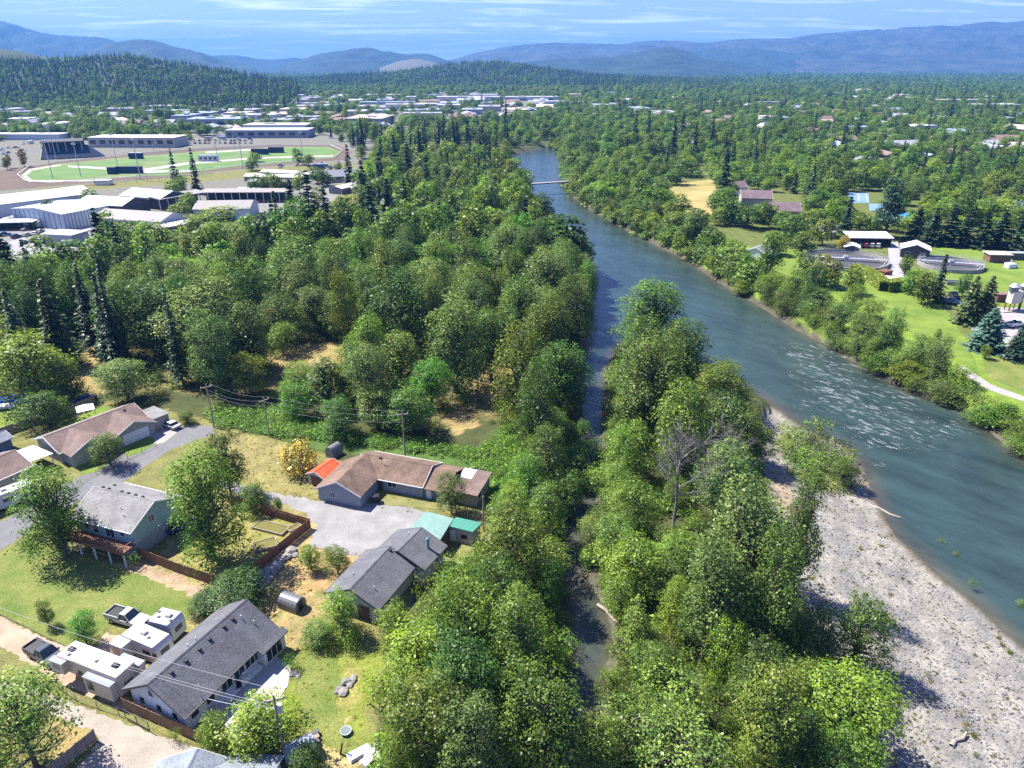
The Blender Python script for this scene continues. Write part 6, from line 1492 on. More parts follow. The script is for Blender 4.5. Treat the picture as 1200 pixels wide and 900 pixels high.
reg('fir', 24, 3.4, .5, [conif(700 + i, 24, 3.4, 38, 10, 9, .5, .1, .32, .8, .08) for i in range(3)], [conif(750 + i, 24, 3.4, 24, 7, 4, 1.0, .08, .3, .8) for i in range(3)])
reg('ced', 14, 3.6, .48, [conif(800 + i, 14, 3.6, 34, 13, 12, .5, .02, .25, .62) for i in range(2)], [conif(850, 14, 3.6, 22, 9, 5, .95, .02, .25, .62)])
reg('pine', 24, 5, .62, [broad(880 + i, 24, 5, 80, 75, .42, .3, 'tall', (.9, 1.8), .6, .5, m=F_con) for i in range(2)], None)
reg('dead', 16, 5, .55, [dead(900), dead(901)], None)
reg('flow', 6, 3.2, .5, [broad(910, 6, 3.2, 110, 110, .2, .02, 'round', (.6, 1.1), m=F_flow)], None)
reg('broom', 1.6, 1.2, .5, [broad(920 + i, 1.6, 1.2, 22, 60, .13, .05, 'dome', (.25, .5), m=F_broom) for i in range(2)], None)
NAME = dict(cot='cottonwood_tree', lf='leafy_tree', wil='willow_tree', pop='poplar_tree', open='shade_tree', bush='shrub', fir='fir_tree', ced='cedar_tree', pine='pine_tree', dead='bare_tree', flow='flowering_shrub', broom='broom_shrub')
CATN = dict(bush='shrub', flow='shrub', broom='shrub')
PLACED = []
SRC = {}
def plant(kind, x, y, h, w, tint, label, group=None, z=None, lod=None):
    H_, R, cf, nv, fv = PR[kind]
    dist = math.hypot(x, y)
    vs = fv if (fv and (lod == 'far' or (lod is None and dist > 235))) else nv
    i = rnd.randrange(len(vs)); tm, cm_ = vs[i]
    z = z1(x, y) if z is None else z
    T_ = thing(NAME[kind], label, CATN.get(kind, 'tree'), (x, y, z), rnd.uniform(0, 6.28), group)
    s = w / (2 * R)
    T_.scale = (s * rnd.uniform(.94, 1.06), s * rnd.uniform(.94, 1.06), h / H_)
    a_ = bpy.data.objects.new('trunk', tm); COL.objects.link(a_); a_.parent = T_
    b_ = bpy.data.objects.new('crown' if kind != 'dead' else 'branches', cm_); COL.objects.link(b_); b_.parent = T_
    tc_ = TINT[tint]; b_.color = (tc_[0] * rnd.uniform(.92, 1.08), tc_[1] * rnd.uniform(.95, 1.05), tc_[2] * rnd.uniform(.9, 1.1), 1)
    PLACED.append((x, y, w / 2))
    SRC.setdefault((kind, vs is fv, i), b_)
    return T_
def zone(x, y):
    u, v = PXY(x, y, 0); u = float(u); v = float(v)
    if y > 330 and u > 640: return 'in the leafy neighbourhood beyond the far bank'
    if u > 760 and v < 480: return 'along the far bank of the river'
    if u > 690 and v > 380: return 'on the wooded strip beside the gravel bar'
    if u > 575 and v > 500: return 'along the left bank of the side channel'
    if v > 560: return 'in the gardens of the houses on the left'
    if v < 300: return 'between the fairground and the river'
    if u < 220: return 'in the wood below the fairground parking lot'
    if u > 520: return 'in the wood along the upper side channel'
    return 'in the wood behind the brown house'
ADJ = dict(md='mid green', dk='dark green', br='bright green', ye='yellow green', gr='grey green', pale='pale green', ol='olive green', vv='vivid green', lt='light green', bl='blue', rd='dark red', og='orange', cd='olive', dc='dark')
KW = dict(cot='tall clumpy cottonwood', lf='rounded leafy tree', wil='low spreading willow', pop='narrow upright poplar', open='open crowned tree', bush='low leafy shrub', fir='tall narrow fir', ced='broad cedar', pine='tall open pine', dead='bare grey branching tree')
LMK = [(232, 745, 'the charcoal roofed white house'), (110, 775, 'the fifth wheel trailer'), (145, 600, 'the teal house'), (110, 505, 'the ranch house'), (450, 555, 'the L-shaped brown house'), (440, 675, 'the charcoal workshop'), (545, 615, 'the flat green roofed shed'), (343, 710, 'the arched metal shed'), (360, 615, 'the gravel lot fence corner'), (670, 610, 'the dark bend of the side channel'), (695, 745, 'the side channel pool'), (690, 440, 'the upper side channel'), (795, 620, 'the bare dead tree'), (960, 530, 'the bar thicket'), (940, 670, 'the pointed tree on the bar'), (1000, 870, 'the round bright tree on the bar'), (360, 418, 'the dry clearing below the firs'), (465, 408, 'the dry clearing by the dark tree'), (575, 455, 'the small right clearing'), (100, 440, 'the dry clearing at the left'), (40, 320, 'the fairground parking lot'), (165, 265, 'the tan grey barn'), (265, 240, 'the tan arched barn'), (340, 210, 'the stable roofs'), (362, 275, 'the three tall firs'), (530, 350, 'the vivid domed tree'), (640, 290, 'the channel mouth'), (645, 212, 'the footbridge'), (600, 190, 'the upper river bend'), (480, 200, 'the firs beyond the fairground'), (812, 235, 'the yellow meadow'), (890, 226, 'the purple roofed houses'), (893, 290, 'the small grey house by the river'), (990, 305, 'the large round tank'), (1113, 312, 'the smaller round tank'), (1005, 232, 'the blue tennis court'), (1130, 268, 'the dark conifer row'), (1161, 395, 'the blue spruce'), (1140, 450, 'the far footpath'), (1040, 440, 'the rapids'), (760, 270, 'the straight middle reach'), (900, 190, 'the meadow pine'), (1068, 157, 'the pale suburban street'), (1190, 200, 'the right edge of the suburb'), (740, 180, 'the tall dark firs above the river'), (1190, 510, 'the brambles on the far bank'), (630, 870, 'the large olive tree'), (800, 870, 'the pale feathery willow'), (1015, 300, 'the open vehicle shed')]
LMW = [(G(u_, v_), n_) for u_, v_, n_ in LMK]
USED = {}
def auto(kind, tint, x, y):
    p_, n_ = min(LMW, key=lambda q: (q[0].x - x) ** 2 + (q[0].y - y) ** 2)
    ux = (x - p_.x); uy = (y - p_.y)
    dist = math.hypot(ux, uy)
    rel = 'close to' if dist < 6 else (('left of' if ux < 0 else 'right of') if abs(ux) > abs(uy) * 1.2 else ('behind' if uy > 0 else 'in front of'))
    k = ADJ[tint] + ' ' + KW[kind]; ds = ''
    if dist > 45: ds = 'far '
    lb = k + ' ' + ds + rel + ' ' + n_
    return lb, k + 's ' + ds + rel + ' ' + n_
def tree(kind, u, v, wpx, h, tint='md', label=None):
    "crown centre at pixel (u, v)"
    if kind == 'cot': h *= 1.12
    cf = PR[kind][2]; p_ = G(u, v, h * cf); zg = z1(p_.x, p_.y)
    p_ = G(u, v, h * cf + zg); w = .9 * wpx / PM(u, v, h * cf)
    if label: return plant(kind, p_.x, p_.y, h, w, tint, label, None, zg)
    lb, gr_ = auto(kind, tint, p_.x, p_.y); return plant(kind, p_.x, p_.y, h, w, tint, lb, gr_, zg)
HERO = [
 # gardens on the left
 ('cot', 236, 592, 104, 16, 'br', 'large bright green two-stemmed tree right of the teal house'),
 ('lf', 264, 545, 58, 12, 'dk', 'dark dense tree just behind the two-stemmed bright tree'),
 ('cot', 62, 602, 100, 13, 'lt', 'light green open crowned tree left of the teal house'),
 ('lf', 125, 527, 44, 6.5, 'md', 'small round street tree on the ranch house lawn'),
 ('lf', 24, 850, 128, 12, 'pale', 'pale olive tree in the bottom left corner'),
 ('lf', 52, 719, 22, 4.2, 'md', 'slim young tree standing on the bright lawn by the rail'),
 ('lf', 97, 738, 44, 4.6, 'vv', 'rounded vivid green small tree beside the fifth wheel trailer'),
 ('open', 305, 850, 120, 7.5, 'ye', 'wide yellow green yard tree round the transformer pole'),
 ('lf', 252, 868, 50, 6, 'br', 'bright green tree spilling over the fence at the bottom edge'),
 ('flow', 352, 537, 52, 5.6, 'md', 'round bush with orange yellow tips beside the red roofed shed'),
 ('lf', 528, 580, 46, 6.8, 'gr', 'grey green dense tree in front of the flat brown addition'),
 ('open', 399, 718, 58, 7, 'br', 'bright tree at the gable of the charcoal workshop'),
 ('lf', 277, 692, 96, 4.6, 'dk', 'large dark shrub mass at the upper end of the charcoal roof'),
 ('lf', 238, 708, 48, 2.8, 'dk', 'dark low shrub beside the campers'),
 ('lf', 394, 657, 40, 4.4, 'ol', 'brownish olive shrub on the tan dirt by the workshop'),
 ('lf', 363, 655, 34, 4.0, 'ye', 'thin yellow green sapling on the tan dirt'),
 ('bush', 341, 775, 24, 2.6, 'vv', 'small rounded shrub at the corner of the patio'),
 ('lf', 374, 742, 50, 3.2, 'md', 'low green shrub below the arched shed'),
 ('lf', 300, 583, 40, 5, 'lt', 'small light tree at the top corner of the fenced yard'),
 ('lf', 326, 592, 14, 3.0, 'br', 'thin sapling by the fence and gravel lot'),
 ('bush', 205, 862, 20, 2.0, 'ye', 'yellow green shrub against the brown fence'),
 ('lf', 360, 893, 48, 4, 'md', 'rounded green bush at the bottom edge beside the pale tank'),
 ('lf', 218, 489, 24, 2.6, 'md', 'small green tree at the end of the ranch driveway'),
 ('lf', 52, 482, 62, 7, 'dk', 'dark spreading tree behind the ranch house fence'),
 ('lf', 78, 448, 40, 9, 'md', 'round tree beside the dry clearing left'),
 ('lf', 32, 432, 118, 15, 'br', 'broad bright tree with tall dark stems at the left edge'),
 ('bush', 157, 655, 28, 2.4, 'md', 'shrub at the corner of the teal house deck'),
 ('lf', 145, 447, 74, 9, 'gr', 'grey green thicket tree behind the ranch garage'),
 # left bank of the side channel
 ('open', 486, 775, 118, 10, 'ye', 'big yellow green tree overhanging the sloping back lawn'),
 ('lf', 468, 740, 60, 8, 'br', 'bright green tree between workshop and sloping lawn'),
 ('lf', 545, 745, 110, 14, 'ol', 'tall olive tree at the middle of the left bank thicket'),
 ('lf', 590, 712, 90, 14, 'md', 'dense green tree beside the narrow channel bend'),
 ('lf', 600, 640, 88, 13, 'br', 'tall bright green tree beside the flat green roofed shed'),
 ('lf', 545, 690, 70, 10, 'br', 'bright tree behind the square workshop'),
 ('lf', 645, 690, 45, 8, 'vv', 'vivid green tree leaning to the water at the channel bend'),
 ('cot', 610, 760, 90, 14, 'md', 'dark dense tree above the bottom of the side channel'),
 ('lf', 540, 800, 110, 13, 'dk', 'dark green tree in the shade behind the yellow green tree'),
 ('lf', 630, 850, 130, 14, 'ol', 'large olive tree at the middle of the bottom edge'),
 ('lf', 500, 850, 110, 12, 'lt', 'light green tree left of the large olive one at the bottom'),
 ('lf', 560, 880, 100, 12, 'gr', 'grey green tree at the bottom edge left of the olive tree'),
 ('lf', 470, 890, 60, 8, 'br', 'bright tree at the bottom edge by the white boards'),
 ('lf', 640, 540, 60, 12, 'md', None), ('lf', 692, 545, 60, 9, 'lt', 'light green tree leaning over the upper side channel'),
 ('lf', 645, 505, 52, 9, 'gr', None), ('lf', 668, 580, 50, 9, 'md', 'green tree on the left bank where the channel turns dark'),
 ('lf', 640, 600, 60, 10, 'md', None), ('lf', 620, 560, 50, 9, 'lt', None), ('lf', 600, 590, 46, 7, 'br', None),
 ('cot', 630, 480, 72, 18, 'dk', 'tall dark trunked tree left of the side channel'),
 # strip between channel and bar
 ('cot', 765, 372, 112, 17, 'lt', 'broad light green cottonwood at the upstream tip of the wooded strip'),
 ('cot', 752, 420, 80, 17, 'md', None), ('cot', 800, 412, 88, 14, 'md', 'green cottonwood on the river side of the wooded strip tip'),
 ('cot', 765, 460, 105, 19, 'md', 'tall green cottonwood in the middle of the upper strip'), ('lf', 845, 455, 90, 11, 'ol', None), ('lf', 850, 498, 84, 12, 'gr', None), ('cot', 746, 472, 58, 14, 'gr', None),
 ('lf', 880, 520, 62, 8, 'ol', None), ('cot', 800, 505, 95, 17, 'ol', 'olive cottonwood just behind the bare dead tree'), ('lf', 735, 530, 70, 11, 'br', None),
 ('dead', 795, 562, 104, 15.5, 'md', 'large bare dead tree with grey branches on the wooded strip'),
 ('lf', 850, 565, 90, 13, 'gr', 'thin grey green tree right of the dead tree'),
 ('dead', 848, 545, 80, 14, 'md', 'smaller bare grey tree close behind the thin grey green tree'),
 ('lf', 742, 590, 70, 9, 'br', 'bright green tree left of the dead tree'),
 ('lf', 722, 635, 62, 9, 'md', None), ('lf', 726, 568, 50, 8, 'lt', None), ('lf', 690, 655 , 26, 4, 'lt', None),
 ('lf', 745, 660, 90, 9, 'br', 'bright tree on the right bank of the channel bend'), ('lf', 790, 655, 70, 8, 'lt', None),
 ('cot', 872, 660, 150, 20, 'gr', 'great grey green cottonwood right of the dead tree'),
 ('cot', 835, 705, 110, 16, 'gr', 'grey green cottonwood in front of the great one'),
 ('cot', 905, 705, 90, 18, 'md', 'dark sided tall tree at the shady edge of the gravel bar'),
 ('cot', 941, 622, 66, 18, 'md', 'tall pointed tree standing out against the gravel bar'),
 ('lf', 790, 715, 52, 9, 'br', 'slender bright green tree in the middle of the strip'), ('pop', 745, 745, 50, 11, 'ol', 'slender olive tree above the channel pool'),
 ('lf', 730, 700, 60, 7, 'br', None), ('lf', 765, 790, 70, 8, 'lt', None), ('wil', 740, 850, 130, 8, 'lt', 'light green willow thicket at the bottom of the strip'), ('wil', 800, 825, 120, 8, 'lt', None),
 ('wil', 800, 885, 150, 8, 'pale', 'pale feathery willow at the bottom edge right of the olive tree'), ('wil', 720, 805, 60, 6, 'br', None), ('lf', 700, 880, 80, 9, 'lt', None),
 ('lf', 890, 800, 84, 12, 'md', 'green tree below the shady edge of the bar'), ('cot', 905, 850, 110, 14, 'ol', 'olive tree at the bottom edge beside the round bright tree'),
 ('lf', 1000, 838, 124, 11, 'br', 'broad bright round tree casting shade on the gravel bar'),
 ('lf', 935, 880, 90, 9, 'gr', None), ('lf', 960, 750, 70, 9, 'gr', 'grey green low tree left of the tree on the gravel'), ('lf', 1008, 742, 78, 11, 'md', 'rounded tree growing out on the gravel with a dark shadow'),
 ('lf', 985, 905, 110, 8, 'lt', None), ('lf', 850, 770, 66, 10, 'br', None), ('lf', 945, 800, 56, 7, 'md', None),
 # bushes on the bar
 ('bush', 940, 520, 44, 3.5, 'br', 'bright bush at the upper end of the gravel bar'), ('bush', 962, 500, 40, 4.0, 'ol', 'olive bush by the rapids at the upper bar'), ('bush', 955, 540, 50, 3.6, 'ye', 'yellow green bush in the middle of the bar thicket'),
 ('bush', 980, 528, 46, 4.2, 'md', 'green bush on the river side of the bar thicket'), ('lf', 990, 553, 44, 5.5, 'md', 'rounded dense bush at the lower end of the bar thicket'), ('bush', 925, 505, 36, 2.8, 'br', 'small bright bush at the bar edge by the tall strip'), ('bush', 972, 565, 40, 2.4, 'ye', 'low yellow green bush on the sand of the bar'), ('bush', 960, 515, 36, 3.2, 'gr', None), ('bush', 940, 550, 36, 2.6, 'vv', None),
 ('bush', 930, 528, 50, 3.4, 'br', None), ('bush', 948, 508, 46, 3.6, 'md', None), ('bush', 968, 530, 52, 3.8, 'gr', None), ('bush', 985, 540, 44, 4.0, 'br', None), ('bush', 952, 556, 50, 2.8, 'ye', None), ('bush', 938, 536, 46, 3.0, 'vv', None), ('bush', 975, 548, 46, 3.4, 'md', None), ('bush', 918, 520, 36, 2.6, 'ol', None), ('bush', 998, 566, 34, 2.4, 'gr', None),
 ('bush', 1104, 636, 14, 1.3, 'br', 'sprig of leaves at the waterline of the bar'), ('bush', 1120, 651, 14, 1.3, 'br', 'second sprig of leaves farther down the waterline'), ('bush', 1140, 684, 15, 1.4, 'lt', 'small bush on the edge of the bar near the right'), ('bush', 1198, 708, 22, 2.2, 'br', 'bright shrub in the water at the right edge'),
 ('broom', 1060, 787, 20, 1.5, 'md', 'yellow broom clump in the shadow of the round tree'), ('broom', 1079, 812, 10, 1.0, 'md', 'smallest yellow broom right of the round tree shadow'), ('broom', 1050, 836, 12, 1.1, 'md', 'yellow broom against the bright round tree'), ('broom', 1128, 834, 18, 1.4, 'md', 'upper of two yellow brooms alone on the gravel'), ('broom', 1134, 850, 14, 1.2, 'md', 'lower of two yellow brooms alone on the gravel'),
 ('bush', 1087, 790, 10, .8, 'md', None), ('bush', 1144, 884, 11, .8, 'gr', None), ('bush', 1093, 818, 9, .7, 'md', None), ('bush', 1040, 790, 14, 1.0, 'ol', None),
 # upper side channel and left wood
 ('cot', 662, 285, 92, 17, 'dk', 'dark tree leaning over the river at the channel mouth'), ('cot', 640, 335, 92, 19, 'gr', 'grey green cottonwood left of the channel mouth'), ('cot', 640, 400, 80, 18, 'ol', 'olive cottonwood beside the upper side channel'),
 ('cot', 610, 440, 84, 20, 'ol', 'bright olive cottonwood left of the upper side channel'), ('cot', 610, 370, 80, 18, 'md', None), ('cot', 600, 300, 74, 18, 'gr', None), ('lf', 575, 260, 60, 12, 'lt', None), ('cot', 560, 350, 70, 17, 'ol', None),
 ('lf', 530, 312, 118, 15, 'vv', 'huge vivid green domed tree in the middle of the left wood'), ('cot', 473, 362, 100, 19, 'dk', 'dark green tall tree with bare trunks beside the dry clearing'), ('cot', 532, 405, 96, 19, 'gr', 'grey green tall tree right of the dry clearing'),
 ('cot', 420, 345, 66, 15, 'md', None), ('lf', 405, 300, 80, 12, 'md', None), ('cot', 345, 320, 110, 18, 'md', 'broad green tree group below the three dark firs'), ('cot', 240, 380, 130, 19, 'gr', 'great feathery grey green tree in the left wood'), ('cot', 180, 372, 90, 17, 'gr', None),
 ('cot', 290, 395, 70, 15, 'gr', None), ('lf', 330, 398, 44, 8, 'br', 'small bright tree at the edge of the dry clearing'), ('pop', 382, 450, 60, 12, 'gr', 'blue green pointed tree below the dry clearing'), ('pop', 418, 440, 46, 14, 'dk', None), ('lf', 350, 445, 50, 7, 'br', None), ('lf', 290, 440, 54, 9, 'ol', None),
 ('lf', 480, 482, 74, 10, 'lt', 'light green tree rising behind the brown house'), ('lf', 440, 480, 60, 9, 'gr', None), ('lf', 400, 490, 56, 8, 'md', None), ('lf', 345, 470, 50, 8, 'vv', None), ('cot', 575, 405, 66, 15, 'md', None), ('lf', 505, 450, 60, 11, 'vv', None),
 ('fir', 122, 375, 52, 23, 'dc', 'tall dark fir in the lower left wood'), ('fir', 118, 285, 54, 24, 'dc', 'tall dark fir in front of the parking lot'), ('fir', 60, 378, 56, 22, 'cd', 'olive fir left of the tall dark fir'), ('fir', 12, 322, 56, 24, 'dc', 'dark fir cut by the left edge'), ('lf', 78, 312, 56, 9, 'ol', None), ('lf', 100, 330, 50, 10, 'br', None), ('lf', 92, 350, 60, 11, 'lt', None),
 ('dead', 145, 328, 40, 12, 'md', 'bare grey shrubby tree below the parking lot'), ('lf', 215, 325, 84, 12, 'br', 'bright round tree right of the bare grey one'), ('lf', 248, 265, 80, 13, 'ol', 'olive tree in front of the tan arched barn'), ('lf', 178, 290, 76, 11, 'md', None), ('lf', 160, 275, 60, 10, 'md', None), ('lf', 285, 275, 60, 11, 'md', None),
 ('fir', 342, 248, 40, 26, 'dc', 'leftmost of three tall dark firs by the white stable roofs'), ('fir', 362, 240, 44, 28, 'dc', 'middle of three tall dark firs by the white stable roofs'), ('fir', 382, 252, 36, 25, 'dc', 'rightmost of three tall dark firs by the white stable roofs'),
 ('fir', 436, 258, 46, 28, 'dc', None), ('fir', 455, 252, 46, 28, 'dc', None), ('fir', 475, 250, 40, 26, 'dc', None),
 ('fir', 203, 198, 18, 23, 'dc', 'left of two dark firs beside the race track'), ('fir', 227, 200, 20, 25, 'dc', 'right of two dark firs beside the race track'), ('lf', 212, 216, 18, 9, 'md', 'small green tree at the foot of the two firs'),
 ('fir', 38, 330, 46, 24, 'dc', None), ('fir', 20, 395, 50, 22, 'dc', None), ('fir', 100, 360, 44, 23, 'dc', None), ('fir', 140, 300, 40, 22, 'dc', None), ('fir', 462, 185, 26, 28, 'dc', None), ('fir', 478, 196, 26, 28, 'dc', None), ('fir', 492, 178, 24, 28, 'dc', None), ('fir', 520, 165, 22, 27, 'dc', None), ('fir', 532, 172, 22, 27, 'dc', None), ('fir', 548, 160, 22, 27, 'dc', None), ('fir', 565, 168, 22, 27, 'dc', None), ('fir', 445, 210, 28, 27, 'dc', None), ('fir', 425, 222, 28, 27, 'dc', None), ('fir', 500, 212, 26, 26, 'dc', None), ('fir', 615, 268, 34, 24, 'dc', None),
 ('lf', 1000, 330, 26, 8, 'ol', None), ('lf', 945, 312, 30, 9, 'md', None), ('lf', 1020, 372, 40, 10, 'md', None), ('lf', 1000, 352, 34, 9, 'ol', None), ('cot', 955, 338, 40, 13, 'dk', None), ('cot', 1045, 392, 44, 13, 'md', None), ('cot', 1100, 425, 46, 12, 'gr', None), ('lf', 1130, 335, 22, 7, 'dk', None), ('cot', 900, 300, 38, 13, 'dk', None), ('lf', 1062, 310, 18, 6, 'md', None),
 ('fir', 408, 195, 22, 25, 'dc', None), ('lf', 398, 200, 14, 9, 'dk', None),
 ('lf', 7, 192, 10, 8, 'ol', None), ('lf', 10, 189, 8, 9, 'rd', None), ('lf', 26, 185, 11, 12, 'rd', 'dark red round tree in front of the grandstand lot'),
 # far bank
 ('ced', 1139, 352, 40, 14, 'cd', 'left of two olive cedars beside the grey yard'), ('ced', 1157, 352, 40, 14, 'cd', 'right of two olive cedars beside the grey yard'), ('ced', 1161, 386, 58, 11, 'bl', 'fat blue spruce on the far bank lawn'), ('ced', 1194, 402, 36, 9, 'dc', 'dark grey spruce at the right edge of the far lawn'),
 ('fir', 1103, 326, 26, 15, 'dc', 'narrow dark conifer in front of the smaller round tank'), ('lf', 1084, 338, 34, 10, 'ol', 'thin brownish tree left of the narrow conifer'), ('lf', 1070, 330, 24, 8, 'vv', 'vivid green tree beside the service road'), ('lf', 1155, 413, 15, 3.4, 'ye', 'tiny yellow green tree at the foot of the blue spruce'),
 ('lf', 988, 285, 14, 6, 'og', 'small orange leaved tree at the dark hut'), ('lf', 970, 318, 38, 10, 'ol', 'olive tree in front of the large round tank'), ('lf', 966, 272, 36, 11, 'ol', None), ('lf', 928, 270, 34, 12, 'md', None), ('lf', 940, 285, 30, 9, 'md', None), ('lf', 910, 285, 30, 9, 'br', None), ('lf', 1010, 262, 26, 10, 'lt', None), ('fir', 994, 252, 22, 16, 'dc', None), ('lf', 1024, 265, 22, 9, 'md', None),
 ('pine', 1046, 236, 42, 24, 'dc', 'tall dark pine standing over the blue tennis court'), ('fir', 850, 207, 30, 26, 'dc', 'tall dark pine right of the yellow meadow'), ('fir', 1076, 262, 34, 14, 'dc', None), ('fir', 1095, 265, 34, 15, 'dc', None), ('fir', 1115, 264, 38, 16, 'dc', None), ('fir', 1135, 266, 38, 15, 'dc', None), ('fir', 1155, 268, 38, 15, 'dc', None), ('fir', 1175, 268, 38, 15, 'dc', None), ('fir', 1195, 272, 36, 14, 'dc', None),
 ('lf', 1100, 392, 10, 3, 'br', None), ('wil', 1060, 425, 70, 6, 'lt', None), ('wil', 1100, 440, 60, 7, 'lt', None), ('lf', 1080, 412, 50, 8, 'md', None), ('lf', 1125, 448, 46, 7, 'br', 'bright tree on the far bank beside the brambles'), ('lf', 1035, 402, 40, 8, 'gr', None), ('lf', 1010, 392, 46, 10, 'gr', None), ('lf', 985, 375, 48, 10, 'gr', None), ('lf', 960, 352, 44, 9, 'gr', None), ('lf', 935, 335, 46, 9, 'md', None), ('lf', 905, 335, 40, 8, 'ol', None), ('lf', 880, 318, 44, 10, 'md', None), ('lf', 860, 300, 42, 10, 'lt', None), ('lf', 836, 282, 36, 9, 'md', None), ('cot', 815, 265, 40, 12, 'gr', None), ('lf', 790, 262, 34, 9, 'md', None), ('lf', 770, 235, 46, 12, 'br', None), ('cot', 752, 222, 40, 14, 'md', None), ('lf', 720, 215, 34, 10, 'br', None), ('lf', 740, 250, 30, 8, 'lt', None), ('lf', 700, 222, 30, 9, 'lt', None),
 ('fir', 760, 150, 18, 30, 'dc', None), ('fir', 745, 150, 18, 30, 'dc', None), ('fir', 800, 150, 20, 30, 'dc', None), ('fir', 790, 160, 20, 30, 'dc', None), ('fir', 835, 155, 18, 28, 'dc', None), ('fir', 815, 165, 18, 28, 'dc', None),
]
for a_ in HERO: tree(*a_)

# filling trees of the nearer woods, each one a thing
MEAD = [wpoly(q) for q in ([(672, 385), (714, 385), (714, 545), (678, 545)], [(650, 600), (702, 600), (694, 675), (650, 675)], [(660, 690), (726, 690), (716, 830), (656, 830)], [(862, 224), (945, 228), (945, 262), (862, 252)], [(990, 226), (1040, 226), (1040, 262), (990, 256)], [(318, 412), (345, 402), (402, 405), (410, 425), (400, 455), (325, 455)], [(440, 395), (470, 388), (492, 408), (488, 450), (445, 445)], [(545, 445), (575, 435), (600, 455), (600, 490), (548, 490)], [(515, 485), (548, 480), (570, 498), (560, 525), (515, 525)], [(80, 465), (108, 405), (125, 415), (122, 470)], [(410, 270), (440, 265), (445, 295), (415, 295)], [(782, 222), (838, 208), (842, 250), (815, 264), (784, 245)])]
def blocked(x, y, r_, rmin, zg=None):
    for pl in EXCL:
        if abs(pl[0][0] - x) > 260 and abs(pl[0][1] - y) > 260: continue
        if inside(pl, [x], [y])[0]: return True
    for pl in MEAD:
        if inside(pl, [x], [y])[0]: return True
    for px_, py_, pr_ in PLACED:
        if (px_ - x) ** 2 + (py_ - y) ** 2 < ((pr_ + r_) * rmin) ** 2: return True
    return False
CNT = {}
def fill(px, spacing, mix, hr, wr, lim, tints, rmin=.62, world=None):
    pl = world or wpoly(px)
    xs = [p_[0] for p_ in pl]; ys = [p_[1] for p_ in pl]
    pts = []
    y = min(ys)
    while y < max(ys):
        x = min(xs)
        while x < max(xs):
            pts.append((x + rnd.uniform(-.45, .45) * spacing, y + rnd.uniform(-.45, .45) * spacing)); x += spacing
        y += spacing
    P_ = np.array(pts); ok = inside(pl, P_[:, 0], P_[:, 1]); P_ = P_[ok]
    zg = zt(P_[:, 0], P_[:, 1]); P_ = P_[zg > -1.6]
    u, v = PXY(P_[:, 0], P_[:, 1], 8.0); P_ = P_[(u > -60) & (u < 1260)]
    P_ = P_.tolist(); rnd.shuffle(P_); n = 0
    for x, y in P_:
        if n >= lim: break
        k = rnd.choices([m_[0] for m_ in mix], [m_[1] for m_ in mix])[0]
        if CNT.get(k, 0) >= dict(lf=205, bush=215).get(k, 230): continue
        w = rnd.uniform(*wr); h = rnd.uniform(*hr)
        if k == 'fir': w *= .62; h *= 1.3
        if blocked(x, y, w / 2, rmin): continue
        tn_ = 'dc' if k in ('fir', 'ced') else rnd.choice(tints)
        lb, gr_ = auto(k, tn_, x, y); plant(k, x, y, h, w, tn_, lb, gr_); n += 1; CNT[k] = CNT.get(k, 0) + 1
    print('FILL', n, 'of', len(P_))
TL = ('md', 'md', 'gr', 'lt', 'ol', 'dk', 'br')
fill([(-80, 330), (60, 335), (130, 315), (230, 300), (320, 290), (420, 262), (560, 262), (620, 275), (662, 330), (676, 400), (672, 500), (620, 505), (585, 475), (500, 500), (440, 495), (330, 470), (290, 470), (270, 470), (190, 462), (120, 462), (60, 440), (-80, 440)], 8, (('cot', 6), ('lf', 4), ('fir', .25)), (12, 21), (8, 14.5), 165, TL + ('vv', 'br', 'gr', 'gr'), .5)
fill([(445, 205), (520, 195), (600, 196), (612, 225), (640, 262), (560, 265), (430, 265), (420, 235)], 10, (('cot', 4), ('lf', 5), ('fir', .8)), (11, 19), (8, 13), 120, ('md', 'gr', 'lt', 'ol', 'br', 'br'), .55)
fill([(410, 165), (600, 165), (598, 192), (520, 195), (440, 205), (420, 190)], 13, (('fir', 5), ('cot', 2), ('lf', 2)), (14, 22), (9, 13), 60, TL)
fill([(656, 186), (700, 188), (780, 205), (790, 262), (830, 300), (900, 345), (985, 395), (1060, 440), (1130, 470), (1190, 515), (1180, 522), (1130, 484), (1035, 442), (960, 400), (870, 347), (790, 298), (720, 262), (668, 228)], 6.5, (('lf', 5), ('wil', 2), ('bush', 2)), (5, 10), (6, 9), 120, ('md', 'gr', 'lt', 'br', 'ol'), .6)
fill([(860, 255), (1000, 250), (1040, 250), (1300, 265), (1300, 215), (1000, 210), (860, 225)], 11, (('lf', 8), ('fir', 1), ('cot', 2)), (7, 12), (8, 12), 110, ('md', 'lt', 'br', 'ol', 'br', 'ye'))
fill([(660, 172), (1300, 185), (1300, 225), (1000, 220), (860, 215), (850, 200), (780, 205), (700, 188)], 11, (('lf', 7), ('fir', .8), ('cot', 2)), (9, 15), (9, 13), 200, ('md', 'lt', 'br', 'ol', 'gr', 'ye'))
fill([(700, 405), (800, 425), (890, 500), (915, 600), (935, 700), (970, 780), (1020, 850), (1030, 960), (690, 960), (722, 780), (725, 720), (698, 660), (712, 560)], 5, (('lf', 4), ('wil', 3), ('bush', 2)), (4, 8), (4, 7), 70, ('lt', 'br', 'md', 'gr', 'pale'), .5)
fill([(560, 620), (620, 520), (668, 505), (652, 640), (660, 720), (650, 800), (640, 960), (440, 960), (445, 870), (480, 820), (500, 720)], 5, (('lf', 5), ('bush', 2)), (5, 9), (5, 8), 45, ('lt', 'br', 'md', 'ol', 'ye'), .5)
